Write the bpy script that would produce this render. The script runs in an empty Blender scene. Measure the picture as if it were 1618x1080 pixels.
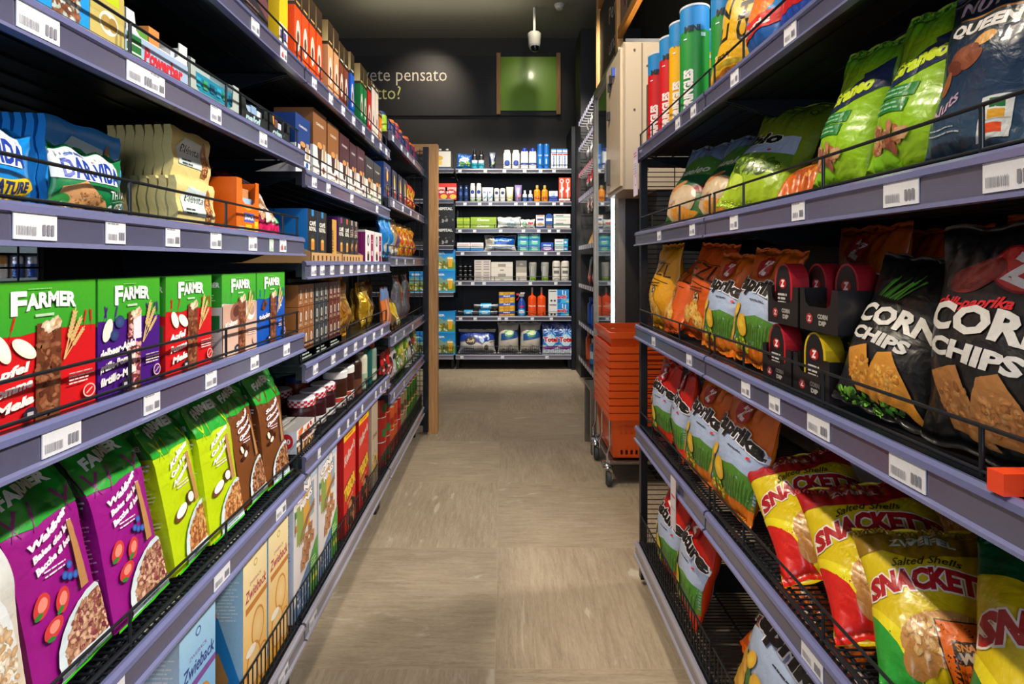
import bpy, math, random
import numpy as np
from mathutils import Matrix
from mathutils.geometry import tessellate_polygon

# ------------------------------------------------------------------ camera, world, lights, exposure
SC = bpy.context.scene
COL = SC.collection
PI = math.pi
F_PX = 823.0; VX = 795.0; VY = 415.0; CAM_H = 1.10       # focal length in pixels of the 1618 px wide frame, vanishing point
cam = bpy.data.cameras.new('camera'); cam_o = bpy.data.objects.new('camera', cam); COL.objects.link(cam_o)
cam_o.location = (0, 0, CAM_H); cam_o.rotation_euler = (PI/2, 0, 0)
cam.sensor_width = 36.0; cam.lens = F_PX/1618*36.0
cam.shift_x = (809-VX)/1618; cam.shift_y = (VY-540)/1618
cam.clip_start = 0.02
SC.camera = cam_o
SC.view_settings.view_transform = 'Standard'; SC.view_settings.look = 'None'
SC.view_settings.gamma = 1.0; SC.view_settings.use_curve_mapping = False
SC.view_settings.exposure = 0.35
SC.cycles.max_bounces = 6
w = bpy.data.worlds.new('world'); SC.world = w; w.use_nodes = True
w.node_tree.nodes['Background'].inputs[0].default_value = (0.62, 0.70, 1.0, 1)
w.node_tree.nodes['Background'].inputs[1].default_value = 0.05

def area(name, loc, rot, sx, sy, power, col, spread=PI):
    l = bpy.data.lights.new(name, 'AREA'); l.shape = 'RECTANGLE'; l.size = sx; l.size_y = sy
    l.energy = power; l.color = col; l.spread = spread
    o = bpy.data.objects.new(name, l); o.location = loc; o.rotation_euler = rot; COL.objects.link(o); return o
def spot(name, loc, target, power, col, size=60, blend=.6, rad=.05):
    l = bpy.data.lights.new(name, 'SPOT'); l.energy = power; l.color = col; l.spot_size = math.radians(size)
    l.spot_blend = blend; l.shadow_soft_size = rad
    o = bpy.data.objects.new(name, l); o.location = loc; COL.objects.link(o)
    from mathutils import Vector
    o.rotation_euler = (Vector(target)-Vector(loc)).to_track_quat('-Z', 'Y').to_euler(); return o
WARM = (1.0, 0.86, 0.68); NEUT = (1.0, 0.93, 0.84); COOL = (0.72, 0.80, 1.0)
# track spots above the aisle, two each for the racks, and an added cool fill from an assumed, unseen window behind the camera
for k, y in enumerate((0.15, 1.0, 1.9, 2.8)):
    spot('track_spot', (1.22, y, 2.78), (-0.55, y+.10, .85), 165, NEUT, 62, .8, .07)
for k, y in enumerate((0.25, 0.95, 1.6)):
    spot('track_spot', (-0.95, y, 3.15), (0.52, y+.05, .85), 88, WARM, 56, .8, .05)
for x in (-.3, .45):
    spot('track_spot', (x, 3.6, 3.2), (x+.05, 5.4, 1.25), 200, NEUT, 62, .8, .06)
for y in (.45, 1.5, 2.6, 3.7, 4.6):
    spot('ceiling_spot', (0.0, y, 3.4), (0.0, y+.12, 0), 50, WARM, 50, .7, .08)
spot('wall_spot', (-0.75, 5.05, 3.55), (-.85, 5.75, 2.95), 26, WARM, 75, .9, .04)
spot('wall_spot', (0.35, 4.7, 3.55), (0.3, 5.78, 2.95), 9, (1, .93, .7), 50, .9, .04)
spot('cabinet_spot', (0.0, 1.6, 3.1), (.75, 2.9, 1.9), 120, WARM, 40, .8, .05)
area('shop_window_daylight', (0.2, -2.6, 1.9), (math.radians(80), 0, 0), 3.0, 2.0, 80, COOL)  # window only assumed from bluish rails; added as frontal fill and cool sheen
area('ceiling_bounce_light', (0.0, 1.2, 3.35), (0, 0, 0), 0.9, 3.0, 14, NEUT)
area('back_ceiling_light', (-0.6, 4.9, 3.3), (PI, 0, 0), 1.6, 0.4, 2, WARM)

# ------------------------------------------------------------------ small tools
def srgb(h):
    if isinstance(h, (tuple, list, np.ndarray)): return tuple(h)
    h = h.lstrip('#'); c = [int(h[i:i+2], 16)/255 for i in (0, 2, 4)]
    return tuple(x/12.92 if x <= .04045 else ((x+.055)/1.055)**2.4 for x in c)

def tag(o, label=None, cat=None, group=None, kind=None):
    if label: o['label'] = label
    if cat: o['category'] = cat
    if group: o['group'] = group
    if kind: o['kind'] = kind
    return o

def nodes_mat(name):
    m = bpy.data.materials.new(name); m.use_nodes = True
    nt = m.node_tree; return m, nt, nt.nodes['Principled BSDF']

def plain(name, col, rough=.5, metal=0., coat=0., noise=0., emit=0, spec=.5, trans=0., nscale=60):
    m, nt, b = nodes_mat(name)
    c = srgb(col)
    b.inputs['Roughness'].default_value = rough; b.inputs['Metallic'].default_value = metal
    b.inputs['Coat Weight'].default_value = coat; b.inputs['Coat Roughness'].default_value = .12
    b.inputs['Specular IOR Level'].default_value = spec
    b.inputs['Transmission Weight'].default_value = trans
    b.inputs['Base Color'].default_value = (*c, 1)
    if noise:
        tc = nt.nodes.new('ShaderNodeTexCoord'); n = nt.nodes.new('ShaderNodeTexNoise'); n.inputs['Scale'].default_value = nscale
        nt.links.new(tc.outputs['Object'], n.inputs['Vector'])
        r = nt.nodes.new('ShaderNodeMapRange'); r.inputs['To Min'].default_value = 1-noise; r.inputs['To Max'].default_value = 1+noise
        nt.links.new(n.outputs['Fac'], r.inputs['Value'])
        mx = nt.nodes.new('ShaderNodeVectorMath'); mx.operation = 'SCALE'; mx.inputs[0].default_value = c
        nt.links.new(r.outputs[0], mx.inputs['Scale']); nt.links.new(mx.outputs[0], b.inputs['Base Color'])
    if emit:
        b.inputs['Emission Color'].default_value = (*c, 1); b.inputs['Emission Strength'].default_value = emit
    return m

def printed(name, rough=.45, metal=0., coat=0., bump=0., bscale=40, trans=0., spec=.5, hue=1.0):
    """printed packaging: the colours of the print are stored on the mesh, the surface finish is procedural"""
    m, nt, b = nodes_mat(name)
    a = nt.nodes.new('ShaderNodeAttribute'); a.attribute_name = 'Print'
    n = nt.nodes.new('ShaderNodeTexNoise'); tc = nt.nodes.new('ShaderNodeTexCoord'); n.inputs['Scale'].default_value = 220; n.inputs['Detail'].default_value = 3
    nt.links.new(tc.outputs['Object'], n.inputs['Vector'])
    r = nt.nodes.new('ShaderNodeMapRange'); r.inputs['To Min'].default_value = .90; r.inputs['To Max'].default_value = 1.08
    nt.links.new(n.outputs['Fac'], r.inputs['Value'])
    mx = nt.nodes.new('ShaderNodeVectorMath'); mx.operation = 'SCALE'
    nt.links.new(a.outputs['Color'], mx.inputs[0]); nt.links.new(r.outputs[0], mx.inputs['Scale'])
    nt.links.new(mx.outputs[0], b.inputs['Base Color'])
    b.inputs['Roughness'].default_value = rough; b.inputs['Metallic'].default_value = metal
    b.inputs['Coat Weight'].default_value = coat; b.inputs['Coat Roughness'].default_value = .15
    b.inputs['Transmission Weight'].default_value = trans
    b.inputs['Specular IOR Level'].default_value = spec
    if bump:
        n2 = nt.nodes.new('ShaderNodeTexNoise'); n2.inputs['Scale'].default_value = bscale; n2.inputs['Detail'].default_value = 4; n2.inputs['Distortion'].default_value = .8
        nt.links.new(tc.outputs['Object'], n2.inputs['Vector'])
        bp = nt.nodes.new('ShaderNodeBump'); bp.inputs['Strength'].default_value = bump; bp.inputs['Distance'].default_value = .01
        nt.links.new(n2.outputs['Fac'], bp.inputs['Height']); nt.links.new(bp.outputs[0], b.inputs['Normal'])
    return m

MT = dict(
    card=printed('printed_carton', .42, coat=.15),
    film=printed('printed_film', .36, coat=.35, bump=.30, bscale=26),
    foil=printed('printed_foil', .28, metal=.55, coat=.4, bump=.6, bscale=30),
    clear=printed('clear_wrap', .18, coat=.8, bump=.5, bscale=30),
    plastic=printed('moulded_plastic', .32, coat=.2),
    rail=printed('price_rail_plastic', .22, coat=.6),
    paper=printed('printed_paper', .6),
    black=plain('black_steel', '#0f161d', .42, .3, .1, .25),
    dark=plain('dark_shelf_steel', '#0e1822', .38, .4, .2, .25),
    wire=plain('black_wire', '#1e242a', .35, .5, .3, .1),
    chrome=plain('chrome', '#c9ccce', .18, 1.0),
    steel=plain('brushed_steel', '#8d8a83', .35, .9, noise=.15),
    basesteel=plain('grey_base_strip', '#8d8b94', .35, .5, .3, .1),
    orange=plain('orange_plastic', '#ef5a12', .38, 0, .2, .06),
    rubber=plain('grey_rubber', '#3c3f42', .6, noise=.1),
    cream=plain('cream_enamel', '#cdbb9f', .4, 0, .2, .03, nscale=8),
    panel_black=plain('matt_black_panel', '#2b2a28', .55, 0, 0, .06, nscale=6),
    wall_black=plain('dark_wall_paint', '#3a3833', .6, 0, 0, .06, nscale=4),
    ceiling=plain('ceiling_paint', '#8f8f7f', .8, 0, 0, .04, nscale=3),
    white=plain('white_plastic', '#e4e1da', .4, noise=.03),
    green=plain('green_panel', '#8fbe35', .35, 0, .3, .05, nscale=3),
    led=plain('led_tube', '#f4fbff', .3, emit=6),
    glass=plain('door_glass', '#dfeae6', .03, 0, 0, 0, trans=1.0, spec=.25),
    frame=plain('brushed_door_frame', '#a89f92', .35, .5, noise=.08),
    lens=plain('smoked_dome', '#10141f', .08, 0, 1.0, .1),
)

def wood(name, c1, c2, axis='Z'):
    m, nt, b = nodes_mat(name)
    tc = nt.nodes.new('ShaderNodeTexCoord'); mp = nt.nodes.new('ShaderNodeMapping')
    s = [60, 60, 60]; s['XYZ'.index(axis)] = 3.0; mp.inputs['Scale'].default_value = s
    n = nt.nodes.new('ShaderNodeTexNoise'); n.inputs['Scale'].default_value = 1.6; n.inputs['Detail'].default_value = 6; n.inputs['Distortion'].default_value = .5
    cr = nt.nodes.new('ShaderNodeValToRGB'); cr.color_ramp.elements[0].position = .3; cr.color_ramp.elements[1].position = .7
    cr.color_ramp.elements[0].color = (*srgb(c1), 1); cr.color_ramp.elements[1].color = (*srgb(c2), 1)
    nt.links.new(tc.outputs['Object'], mp.inputs[0]); nt.links.new(mp.outputs[0], n.inputs['Vector'])
    nt.links.new(n.outputs['Fac'], cr.inputs[0]); nt.links.new(cr.outputs[0], b.inputs['Base Color'])
    b.inputs['Roughness'].default_value = .5
    return m
MT['wood'] = wood('oak_board', '#b9844a', '#dba766')
MT['woodx'] = wood('oak_board_long', '#b9844a', '#dba766', 'X')
MT['woody'] = wood('oak_board_deep', '#a86a26', '#cf9038', 'Y')

# ------------------------------------------------------------------ mesh building
class MB:
    """collects surfaces (position, normal, print colour) and solids and links them as ONE mesh"""
    def __init__(s): s.V = []; s.N = []; s.C = []; s.F = []; s.n = 0
    def add(s, P, N, C, F):
        P = np.asarray(P, float).reshape(-1, 3); k = len(P)
        C = np.asarray(C, float)
        if C.ndim == 1: C = np.tile(C, (k, 1))
        s.V.append(P); s.N.append(np.asarray(N, float).reshape(-1, 3)); s.C.append(C[:, :3])
        s.F += [tuple(int(i)+s.n for i in f) for f in F]; s.n += k
    def flat(s, pts, col=(.5, .5, .5)):          # one planar polygon, own normal
        P = np.asarray(pts, float)
        nn = np.cross(P[1]-P[0], P[2]-P[0]); l = np.linalg.norm(nn)
        if l < 1e-14: nn = np.cross(P[2]-P[0], P[-1]-P[0]); l = np.linalg.norm(nn) or 1
        s.add(P, np.tile(nn/l, (len(P), 1)), col, [range(len(P))])
    def box(s, x0, y0, z0, x1, y1, z1, col=(.5, .5, .5)):
        c = srgb(col)
        a = [(x0,y0,z0),(x1,y0,z0),(x1,y1,z0),(x0,y1,z0),(x0,y0,z1),(x1,y0,z1),(x1,y1,z1),(x0,y1,z1)]
        for f in ((0,1,5,4),(1,2,6,5),(2,3,7,6),(3,0,4,7),(4,5,6,7),(3,2,1,0)): s.flat([a[i] for i in f], c)
    def prism(s, prof, x0, x1, col=(.5, .5, .5), axis='x'):
        """extrude a closed convex-ish profile [(a,b)..] (ccw seen from +axis) between x0 and x1"""
        c = srgb(col)
        def p(a, b, t): return {'x': (t, a, b), 'y': (b, t, a), 'z': (a, b, t)}[axis]
        n = len(prof)
        for i in range(n):
            a, b = prof[i], prof[(i+1) % n]
            s.flat([p(*a, x0), p(*b, x0), p(*b, x1), p(*a, x1)][::-1], c)
        A = [p(*q, x1) for q in prof]; B = [p(*q, x0) for q in prof][::-1]
        tri = tessellate_polygon([[tuple(q)+(0,) for q in prof]])
        for t in tri:
            q = [A[i] for i in t]
            for pts, sgn in ((q, 1), ([[*p(*prof[i], x0)] for i in t], -1)):
                P = np.array(pts, float); nn = np.cross(P[1]-P[0], P[2]-P[0])
                ax = {'x': 0, 'y': 1, 'z': 2}[axis]
                if nn[ax]*sgn < 0: P = P[::-1]
                s.flat(P, c)
    def tube(s, pts, r, col=(.1, .1, .1), n=8, closed=False):
        c = srgb(col)
        pts = [np.array(p, float) for p in pts]
        if closed: pts = pts+[pts[0]]
        for i in range(len(pts)-1):
            a, b = pts[i], pts[i+1]; d = b-a; L = np.linalg.norm(d)
            if L < 1e-9: continue
            d = d/L; u = np.cross(d, (0, 0, 1.0)) if abs(d[2]) < .9 else np.cross(d, (1.0, 0, 0))
            u /= np.linalg.norm(u); v = np.cross(d, u)
            e = r*.35 if 0 < i else 0; e2 = r*.35 if i < len(pts)-2 else 0
            th = np.arange(n)*2*PI/n; ring = np.outer(np.cos(th), u)+np.outer(np.sin(th), v)
            P = np.vstack([a-d*e+ring*r, b+d*e2+ring*r]); N = np.vstack([ring, ring])
            s.add(P, N, c, [(j, (j+1) % n, n+(j+1) % n, n+j) for j in range(n)])
            for q, dd, o in ((a-d*e, -d, -1), (b+d*e2, d, 1)):
                R = q+ring*r
                s.add(R if o > 0 else R[::-1], np.tile(dd, (n, 1)), c, [range(n)])
    def build(s, name, mat, parent=None, loc=None):
        me = bpy.data.meshes.new(name)
        V = np.vstack(s.V); N = np.vstack(s.N); C = np.vstack(s.C)
        me.from_pydata(V.tolist(), [], s.F)
        a = me.color_attributes.new('Print', 'FLOAT_COLOR', 'POINT')
        a.data.foreach_set('color', np.hstack([C, np.ones((len(C), 1))]).astype(np.float32).ravel())
        me.polygons.foreach_set('use_smooth', np.ones(len(me.polygons), bool))
        L = np.linalg.norm(N, axis=1, keepdims=True); L[L < 1e-9] = 1
        me.normals_split_custom_set_from_vertices((N/L).tolist())
        me.materials.append(MT[mat] if isinstance(mat, str) else mat)
        me.update()
        o = bpy.data.objects.new(name, me); COL.objects.link(o)
        if parent: o.parent = parent
        if loc is not None: o.location = loc
        return o

def empty(name, loc=(0, 0, 0), rz=0):
    o = bpy.data.objects.new(name, None); o.empty_display_size = .05
    o.location = loc; o.rotation_euler = (0, 0, rz); COL.objects.link(o); return o

def surf(mapf, u, v, eps=2e-4):
    """points and outward normals of a mapped surface (u to the right, v up, seen from outside)"""
    P = mapf(u, v)
    du = mapf(u+eps, v)-mapf(u-eps, v); dv = mapf(u, v+eps)-mapf(u, v-eps)
    N = np.cross(du, dv); L = np.linalg.norm(N, axis=1, keepdims=True)
    bad = L[:, 0] < 1e-13; L[L < 1e-13] = 1; N = N/L
    N[bad] = (0, 0, 1)
    return P, N

# ------------------------------------------------------------------ printed artwork (units: cm on the face)
_txt = {}
def text2d(s, bold=0., shear=0.):
    k = (s, round(bold, 3), round(shear, 2))
    if k not in _txt:
        c = bpy.data.curves.new('t', 'FONT'); c.body = s; c.offset = bold; c.shear = shear; c.resolution_u = 2
        o = bpy.data.objects.new('t', c); m = bpy.data.meshes.new_from_object(o); m.calc_loop_triangles()
        V = np.array([v.co[:2] for v in m.vertices]).reshape(-1, 2); T = [tuple(t.vertices) for t in m.loop_triangles]
        bpy.data.objects.remove(o); bpy.data.curves.remove(c); bpy.data.meshes.remove(m)
        _txt[k] = (V, np.array(T, int).reshape(-1, 3))
    return _txt[k]

_lift = {}
def text_lift(s, bold, shear):
    """neighbouring letters that touch lie a hair apart"""
    k = (s, round(bold, 3), round(shear, 2))
    if k not in _lift:
        V, T = text2d(s, bold, shear); par = list(range(len(V)))
        def find(a):
            while par[a] != a: par[a] = par[par[a]]; a = par[a]
            return a
        for a, b, c in T: par[find(a)] = find(b); par[find(b)] = find(c)
        roots = {}; rt = [find(i) for i in range(len(V))]
        for i, r in enumerate(rt): roots.setdefault(r, []).append(V[i, 0])
        order = {r: j for j, r in enumerate(sorted(roots, key=lambda r: min(roots[r])))}
        _lift[k] = np.array([(order[r] % 3)*3e-5 for r in rt])
    return _lift[k]

class Art:
    def __init__(s, W, H): s.W, s.H, s.p = W, H, []
    def add(s, V, T, C, Z=None):
        V = np.asarray(V, float).reshape(-1, 2); T = np.asarray(T, int).reshape(-1, 3)
        C = np.asarray(srgb(C) if isinstance(C, str) else C, float)
        if C.ndim == 1: C = np.tile(C, (len(V), 1))
        s.p.append((V, T, np.hstack([C[:, :3], (np.zeros(len(V)) if Z is None else np.asarray(Z, float))[:, None]]))); return s
    def R(s, x0, y0, x1, y1, c, c2=None):
        a, b = srgb(c), srgb(c2 or c)
        return s.add([(x0,y0),(x1,y0),(x1,y1),(x0,y1)], [(0,1,2),(0,2,3)], np.array([a, a, b, b]))
    def P(s, pts, c):
        T = tessellate_polygon([[(x, y, 0) for x, y in pts]])
        return s.add(pts, T, c)
    def E(s, cx, cy, rx, ry, c, rot=0, n=22, c2=None):
        t = np.arange(n)*2*PI/n; r = math.radians(rot)
        x, y = rx*np.cos(t), ry*np.sin(t)
        V = np.stack([cx+x*math.cos(r)-y*math.sin(r), cy+x*math.sin(r)+y*math.cos(r)], 1)
        V = np.vstack([[(cx, cy)], V])
        C = np.array([srgb(c2 or c)]+[srgb(c)]*n)
        return s.add(V, [(0, i+1, (i+1) % n+1) for i in range(n)], C)
    def L(s, pts, w, c):
        for (x0, y0), (x1, y1) in zip(pts[:-1], pts[1:]):
            d = math.hypot(x1-x0, y1-y0) or 1; nx, ny = -(y1-y0)/d*w/2, (x1-x0)/d*w/2
            s.add([(x0-nx,y0-ny),(x1-nx,y1-ny),(x1+nx,y1+ny),(x0+nx,y0+ny)], [(0,1,2),(0,2,3)], c)
        return s
    def T(s, txt, cx, cy, h, c, rot=0, bold=0., shear=0., w=None, arch=0., align='c', outline=None, ow=.03):
        if outline: s.T(txt, cx, cy, h, outline, rot, bold+ow, shear, w, arch, align)
        V0, T0 = text2d(txt, bold, shear)
        if not len(V0): return s
        B0, _ = text2d(txt, 0., shear); x0, x1 = B0[:, 0].min(), B0[:, 0].max()
        k = h/.70; V = V0.copy(); V[:, 0] = (V[:, 0]-x0)
        W = x1-x0; kx = (w/W) if w else k
        V = V*np.array([kx, k]); W *= kx
        if align == 'c': V[:, 0] -= W/2
        elif align == 'r': V[:, 0] -= W
        if arch: V[:, 1] += arch*(1-(2*V[:, 0]/max(W, 1e-6))**2)
        r = math.radians(rot); M = np.array([[math.cos(r), math.sin(r)], [-math.sin(r), math.cos(r)]])
        return s.add(V@M+np.array([cx, cy]), T0, c, text_lift(txt, bold, shear))
    def B(s, cx, cy, rx, ry, n, cols, size, rot=0, seed=1, asp=1.6, half=None):
        """blobs of food scattered in an ellipse; half keeps those below a height"""
        g = random.Random(seed); VV = []; TT = []; CC = []; ZZ = []; r = math.radians(rot)
        for i in range(n):
            a = g.random()*2*PI; q = math.sqrt(g.random())
            x, y = rx*q*math.cos(a), ry*q*math.sin(a)
            if half is not None and y > half: continue
            X, Y = cx+x*math.cos(r)-y*math.sin(r), cy+x*math.sin(r)+y*math.cos(r)
            t0 = g.random()*PI; sz = size*g.uniform(.6, 1.2); m = 6; b = len(VV); VV.append((X, Y))
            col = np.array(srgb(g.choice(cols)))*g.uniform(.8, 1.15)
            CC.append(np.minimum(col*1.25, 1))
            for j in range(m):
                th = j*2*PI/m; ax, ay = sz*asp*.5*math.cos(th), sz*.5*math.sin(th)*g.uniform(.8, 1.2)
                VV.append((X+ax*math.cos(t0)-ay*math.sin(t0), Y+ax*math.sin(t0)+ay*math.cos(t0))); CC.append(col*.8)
            TT += [(b, b+1+j, b+1+(j+1) % m) for j in range(m)]; ZZ += [(i % 25)*1.4e-5]*(m+1)
        if VV: s.add(VV, TT, np.minimum(np.array(CC), 1), ZZ)
        return s
    def ear(s, x, y, L, rot, c):     # an ear of grain on a stalk
        r = math.radians(rot)
        q = Art(1, 1); q.L([(x, y), (x+L*math.cos(r), y+L*math.sin(r))], L*.03, c)
        for k in range(7):
            t = L*(.45+.075*k)
            for sg in (-1, 1):
                q.E(x+t*math.cos(r)-sg*L*.03*math.sin(r), y+t*math.sin(r)+sg*L*.03*math.cos(r), L*.055, L*.02, c, rot+sg*25, 6)
        return s.merge(q)
    def merge(s, q):
        V, T, C, n = [], [], [], 0
        for i, (v, t, c) in enumerate(q.p):
            c = c.copy(); c[:, 3] += (i % 16)*1.6e-5; V.append(v); T.append(t+n); C.append(c); n += len(v)
        s.p.append((np.vstack(V), np.vstack(T), np.vstack(C))); return s
    def lines(s, x0, y0, x1, n, dy, th, c, rot=0, seed=3):   # small print: too small to read
        g = random.Random(seed); q_ = Art(1, 1); s, s0 = q_, s
        for k in range(n):
            y = y0-k*dy; x = x0
            e = x0+(x1-x0)*g.uniform(.7, 1)
            while x < e:
                q = min(e, x+g.uniform(.25, .8)*(th/.12)); s.R(x, y, q, y+th, c); x = q+th*.6
        return s0.merge(q_) if q_.p else s0
    def bars(s, x0, y0, x1, y1, seed=2):
        s.R(x0, y0, x1, y1, '#e9ecef'); s, s0 = Art(1, 1), s; g = random.Random(seed); w = x1-x0; x = x0+w*.1
        while x < x1-w*.1:
            q = g.uniform(.015, .04)*w; s.R(x, y0+(y1-y0)*.12, min(x+q, x1), y1-(y1-y0)*.12, '#22303a'); x += q+g.uniform(.02, .045)*w
        return s0.merge(s)

def subdivide(V, T, C, m):
    for _ in range(14):
        A, B, D = V[T[:, 0]], V[T[:, 1]], V[T[:, 2]]
        l = np.stack([np.linalg.norm(A-B, axis=1), np.linalg.norm(B-D, axis=1), np.linalg.norm(D-A, axis=1)], 1)
        k = l.argmax(1); big = l.max(1) > m
        if not big.any(): break
        keep = T[~big]; t = T[big]; k = k[big]; i = np.arange(len(t))
        a, b, c = t[i, k], t[i, (k+1) % 3], t[i, (k+2) % 3]
        mi = len(V)+np.arange(len(t))
        V = np.vstack([V, (V[a]+V[b])/2]); C = np.vstack([C, (C[a]+C[b])/2])
        T = np.vstack([keep, np.stack([a, mi, c], 1), np.stack([mi, b, c], 1)])
    return V, T, C

def face(mb, mapf, W, H, base, art=None, nu=1, nv=1, fine=None, lift=None):
    """one face of a pack: ground colour grid, then the artwork laid over it (W, H in metres)"""
    u, v = np.meshgrid(np.linspace(0, W, nu+1), np.linspace(0, H, nv+1)); u = u.ravel(); v = v.ravel()
    P, N = surf(mapf, u, v)
    if isinstance(base, (tuple, list)) and isinstance(base[0], (str, tuple)):
        a, b = np.array(srgb(base[0])), np.array(srgb(base[1])); t = (v/H)[:, None]; C = a*(1-t)+b*t
    else: C = np.tile(srgb(base), (len(u), 1))
    n = nu+1
    mb.add(P, N, C, [(j*n+i, j*n+i+1, (j+1)*n+i+1, (j+1)*n+i) for j in range(nv) for i in range(nu)])
    if not art: return
    step = lift or (.00004 if not fine else .00010); off = .0002 if not fine else .0011
    for k, (V, T, Cc) in enumerate(art.p):
        V = np.clip(V/100., (0, 0), (W, H))
        if fine: V, T, Cc = subdivide(V, T, Cc, fine)
        A = V[T]; ar = (A[:,1,0]-A[:,0,0])*(A[:,2,1]-A[:,0,1])-(A[:,2,0]-A[:,0,0])*(A[:,1,1]-A[:,0,1])
        T = T.copy(); T[ar < 0] = T[ar < 0][:, ::-1]; T = T[np.abs(ar) > 1e-11]
        P, N = surf(mapf, V[:, 0], V[:, 1])
        mb.add(P+N*(off+Cc[:, 3:4]), N, Cc[:, :3], T); off += step+Cc[:, 3].max()

def box_faces(W, H, D, y0=0.):
    S = lambda a, b, c: np.stack([a, b, c], 1)
    o = lambda u: np.ones_like(u)
    return dict(front=(lambda u, v: S(u-W/2, -D/2*o(u), v), W, H), back=(lambda u, v: S(W/2-u, D/2*o(u), v), W, H),
        left=(lambda u, v: S(-W/2*o(u), D/2-u, v), D, H), right=(lambda u, v: S(W/2*o(u), -D/2+u, v), D, H),
        top=(lambda u, v: S(u-W/2, v-D/2, H*o(u)), W, D), bottom=(lambda u, v: S(u-W/2, D/2-v, 0*o(u)), W, D))

KIND = {}
def reg(key, name, parts, prototype=None):
    """parts: list of (part name, MB, material); a single part makes a thing of one mesh"""
    KIND[key] = dict(name=name, parts=[], used=False)
    if len(parts) == 1:
        o = parts[0][1].build(name, parts[0][2]); KIND[key]['root'] = o
        KIND[key]['pts'] = np.vstack(parts[0][1].V)
    else:
        r = empty(name); KIND[key]['root'] = r
        for pn, mb, mt in parts: mb.build(pn, mt, r)
        KIND[key]['pts'] = np.vstack([np.vstack(m.V) for _, m, _ in parts])

def carton(key, name, W, H, D, base, front=None, side=None, top=None, sidec=None, topc=None, mat='card', back=None):
    mb = MB(); fc = box_faces(W, H, D)
    for k, (f, a, b) in fc.items():
        art = {'front': front, 'left': side, 'right': side, 'top': top, 'back': back}.get(k)
        c = {'left': sidec, 'right': sidec, 'top': topc}.get(k) or base
        face(mb, f, a, b, c, art)
    reg(key, name, [(name, mb, mat)])

def ss(a, b, x):
    t = np.clip((x-a)/(b-a), 0, 1); return t*t*(3-2*t)

def wrinkle(x, z, seed, k=1.0):
    g = random.Random(seed); r = 0
    for i in range(6):
        a = g.uniform(0, PI); f = g.uniform(45, 150)*k; ph = g.uniform(0, 6)
        s = np.sin(f*(x*math.cos(a)+z*math.sin(a))+ph+2*np.sin(25*x+18*z+ph))
        r = r+(1-np.abs(s))**2*g.uniform(.3, 1)*(-1 if i % 2 else 1)/(f/60)
    return r*.0011

def pillow(key, name, W, H, D, base, front=None, back=None, seed=1, mat='film', curl=0., wr=1.0, sealc=None, fold=0., fine=.006, res=.005):
    """a filled film bag: fat in the middle, flat crimped seals at top and bottom, creases running from the seals"""
    g = random.Random(seed*7+1); p1, p2, p3, p4 = [g.uniform(0, 6) for _ in range(4)]
    def mk(sg):
        def f(u, v):
            s = 2*u/W-1; t = v/H
            e = np.clip(1-np.abs(s)**2.6, 0, 1)**.62
            q = np.clip((t-.045)/.91, 0, 1); k = np.clip(np.sin(PI*q), 0, 1)**.5
            low = 1+.18*np.cos(PI*t)
            x = s*W/2*sg*(1-.085*k+.012*np.sin(9*t+p1))
            z = v
            y = -sg*D/2*e*k*low
            dt = np.minimum(t, 1-t)*H
            y = y+wr*.0032*np.sin(2*PI*x/(.026)+p2+1.5*np.sin(40*x))*np.exp(-((dt-.028)/.024)**2)*(.6+.4*np.sin(23*x+p3))
            y = y+wr*wrinkle(x, z, seed)*1.9*(.28+.72*np.exp(-dt/.05))*np.clip(k*1.4, 0, 1)
            y = y+wr*.0045*np.sin(14*x/ W*.2+11*t+p4)*k
            y = y+np.where(dt < .011, .0007*np.sin(2*PI*dt/.0022), 0)
            y = y+curl*((t-.5)**2*4)*.5+fold*ss(.80, 1.0, t)*.05
            z = z-abs(fold)*ss(.84, 1.0, t)*.035 + .004*np.sin(8*s+p1)*(t-.5)*2
            return np.stack([x, y, z], 1)
        return f
    mb = MB(); nu, nv = max(6, int(W/res)), max(8, int(H/res))
    face(mb, mk(1), W, H, base, front, nu, nv, fine)
    face(mb, mk(-1), W, H, base, back, max(6, nu//2), max(8, nv//2), .012)
    reg(key, name, [(name, mb, mat)])

def gusset(key, name, W, H, D, base, front=None, side=None, seed=1, mat='film', fine=.006, lean=0.):
    """a block-bottomed bag of muesli: square foot, side gussets, pinched and folded top"""
    fc = box_faces(W, H, D); g = random.Random(seed); p = [g.uniform(0, 6) for _ in range(4)]
    def wrap(f):
        def h(u, v):
            P = f(u, v); x, y, z = P[:, 0], P[:, 1], P[:, 2]; t = z/H
            k = 1-.93*ss(.60, .955, t)
            b = np.sin(PI*np.clip(t*1.15, 0, 1))
            yy = y*k*(1+.16*b*np.cos(PI*np.clip(x/W, -.5, .5)))
            sd = np.clip(np.abs(x)/(W/2), 0, 1)
            xx = x*(1-.06*b+.03*ss(.8, 1, t)) - np.sign(x)*(.016*sd**8*ss(.25, .9, t)*(1-np.clip(np.abs(y)/(D/2), 0, 1)**2))
            yy = yy+wrinkle(xx+y*.7, z, seed, .8)*1.7*(.2+.8*ss(.45, .9, t))+.005*np.sin(9*x/W+6*t+p[0])*ss(.3, 1, t)
            yy = yy+.020*ss(.90, 1.0, t)*math.copysign(1, math.sin(p[1]))+lean*t*t
            zz = z-.010*ss(.93, 1, t)+.006*np.sin(6*x/W+p[2])*ss(.8, 1, t)
            return np.stack([xx, yy, zz], 1)
        return h
    mb = MB()
    for kf, (f, a, b) in fc.items():
        art = {'front': front, 'left': side, 'right': side}.get(kf)
        face(mb, wrap(f), a, b, base, art, max(4, int(a/.007)), max(4, int(b/.006)), fine if art else None)
    reg(key, name, [(name, mb, mat)])

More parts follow.
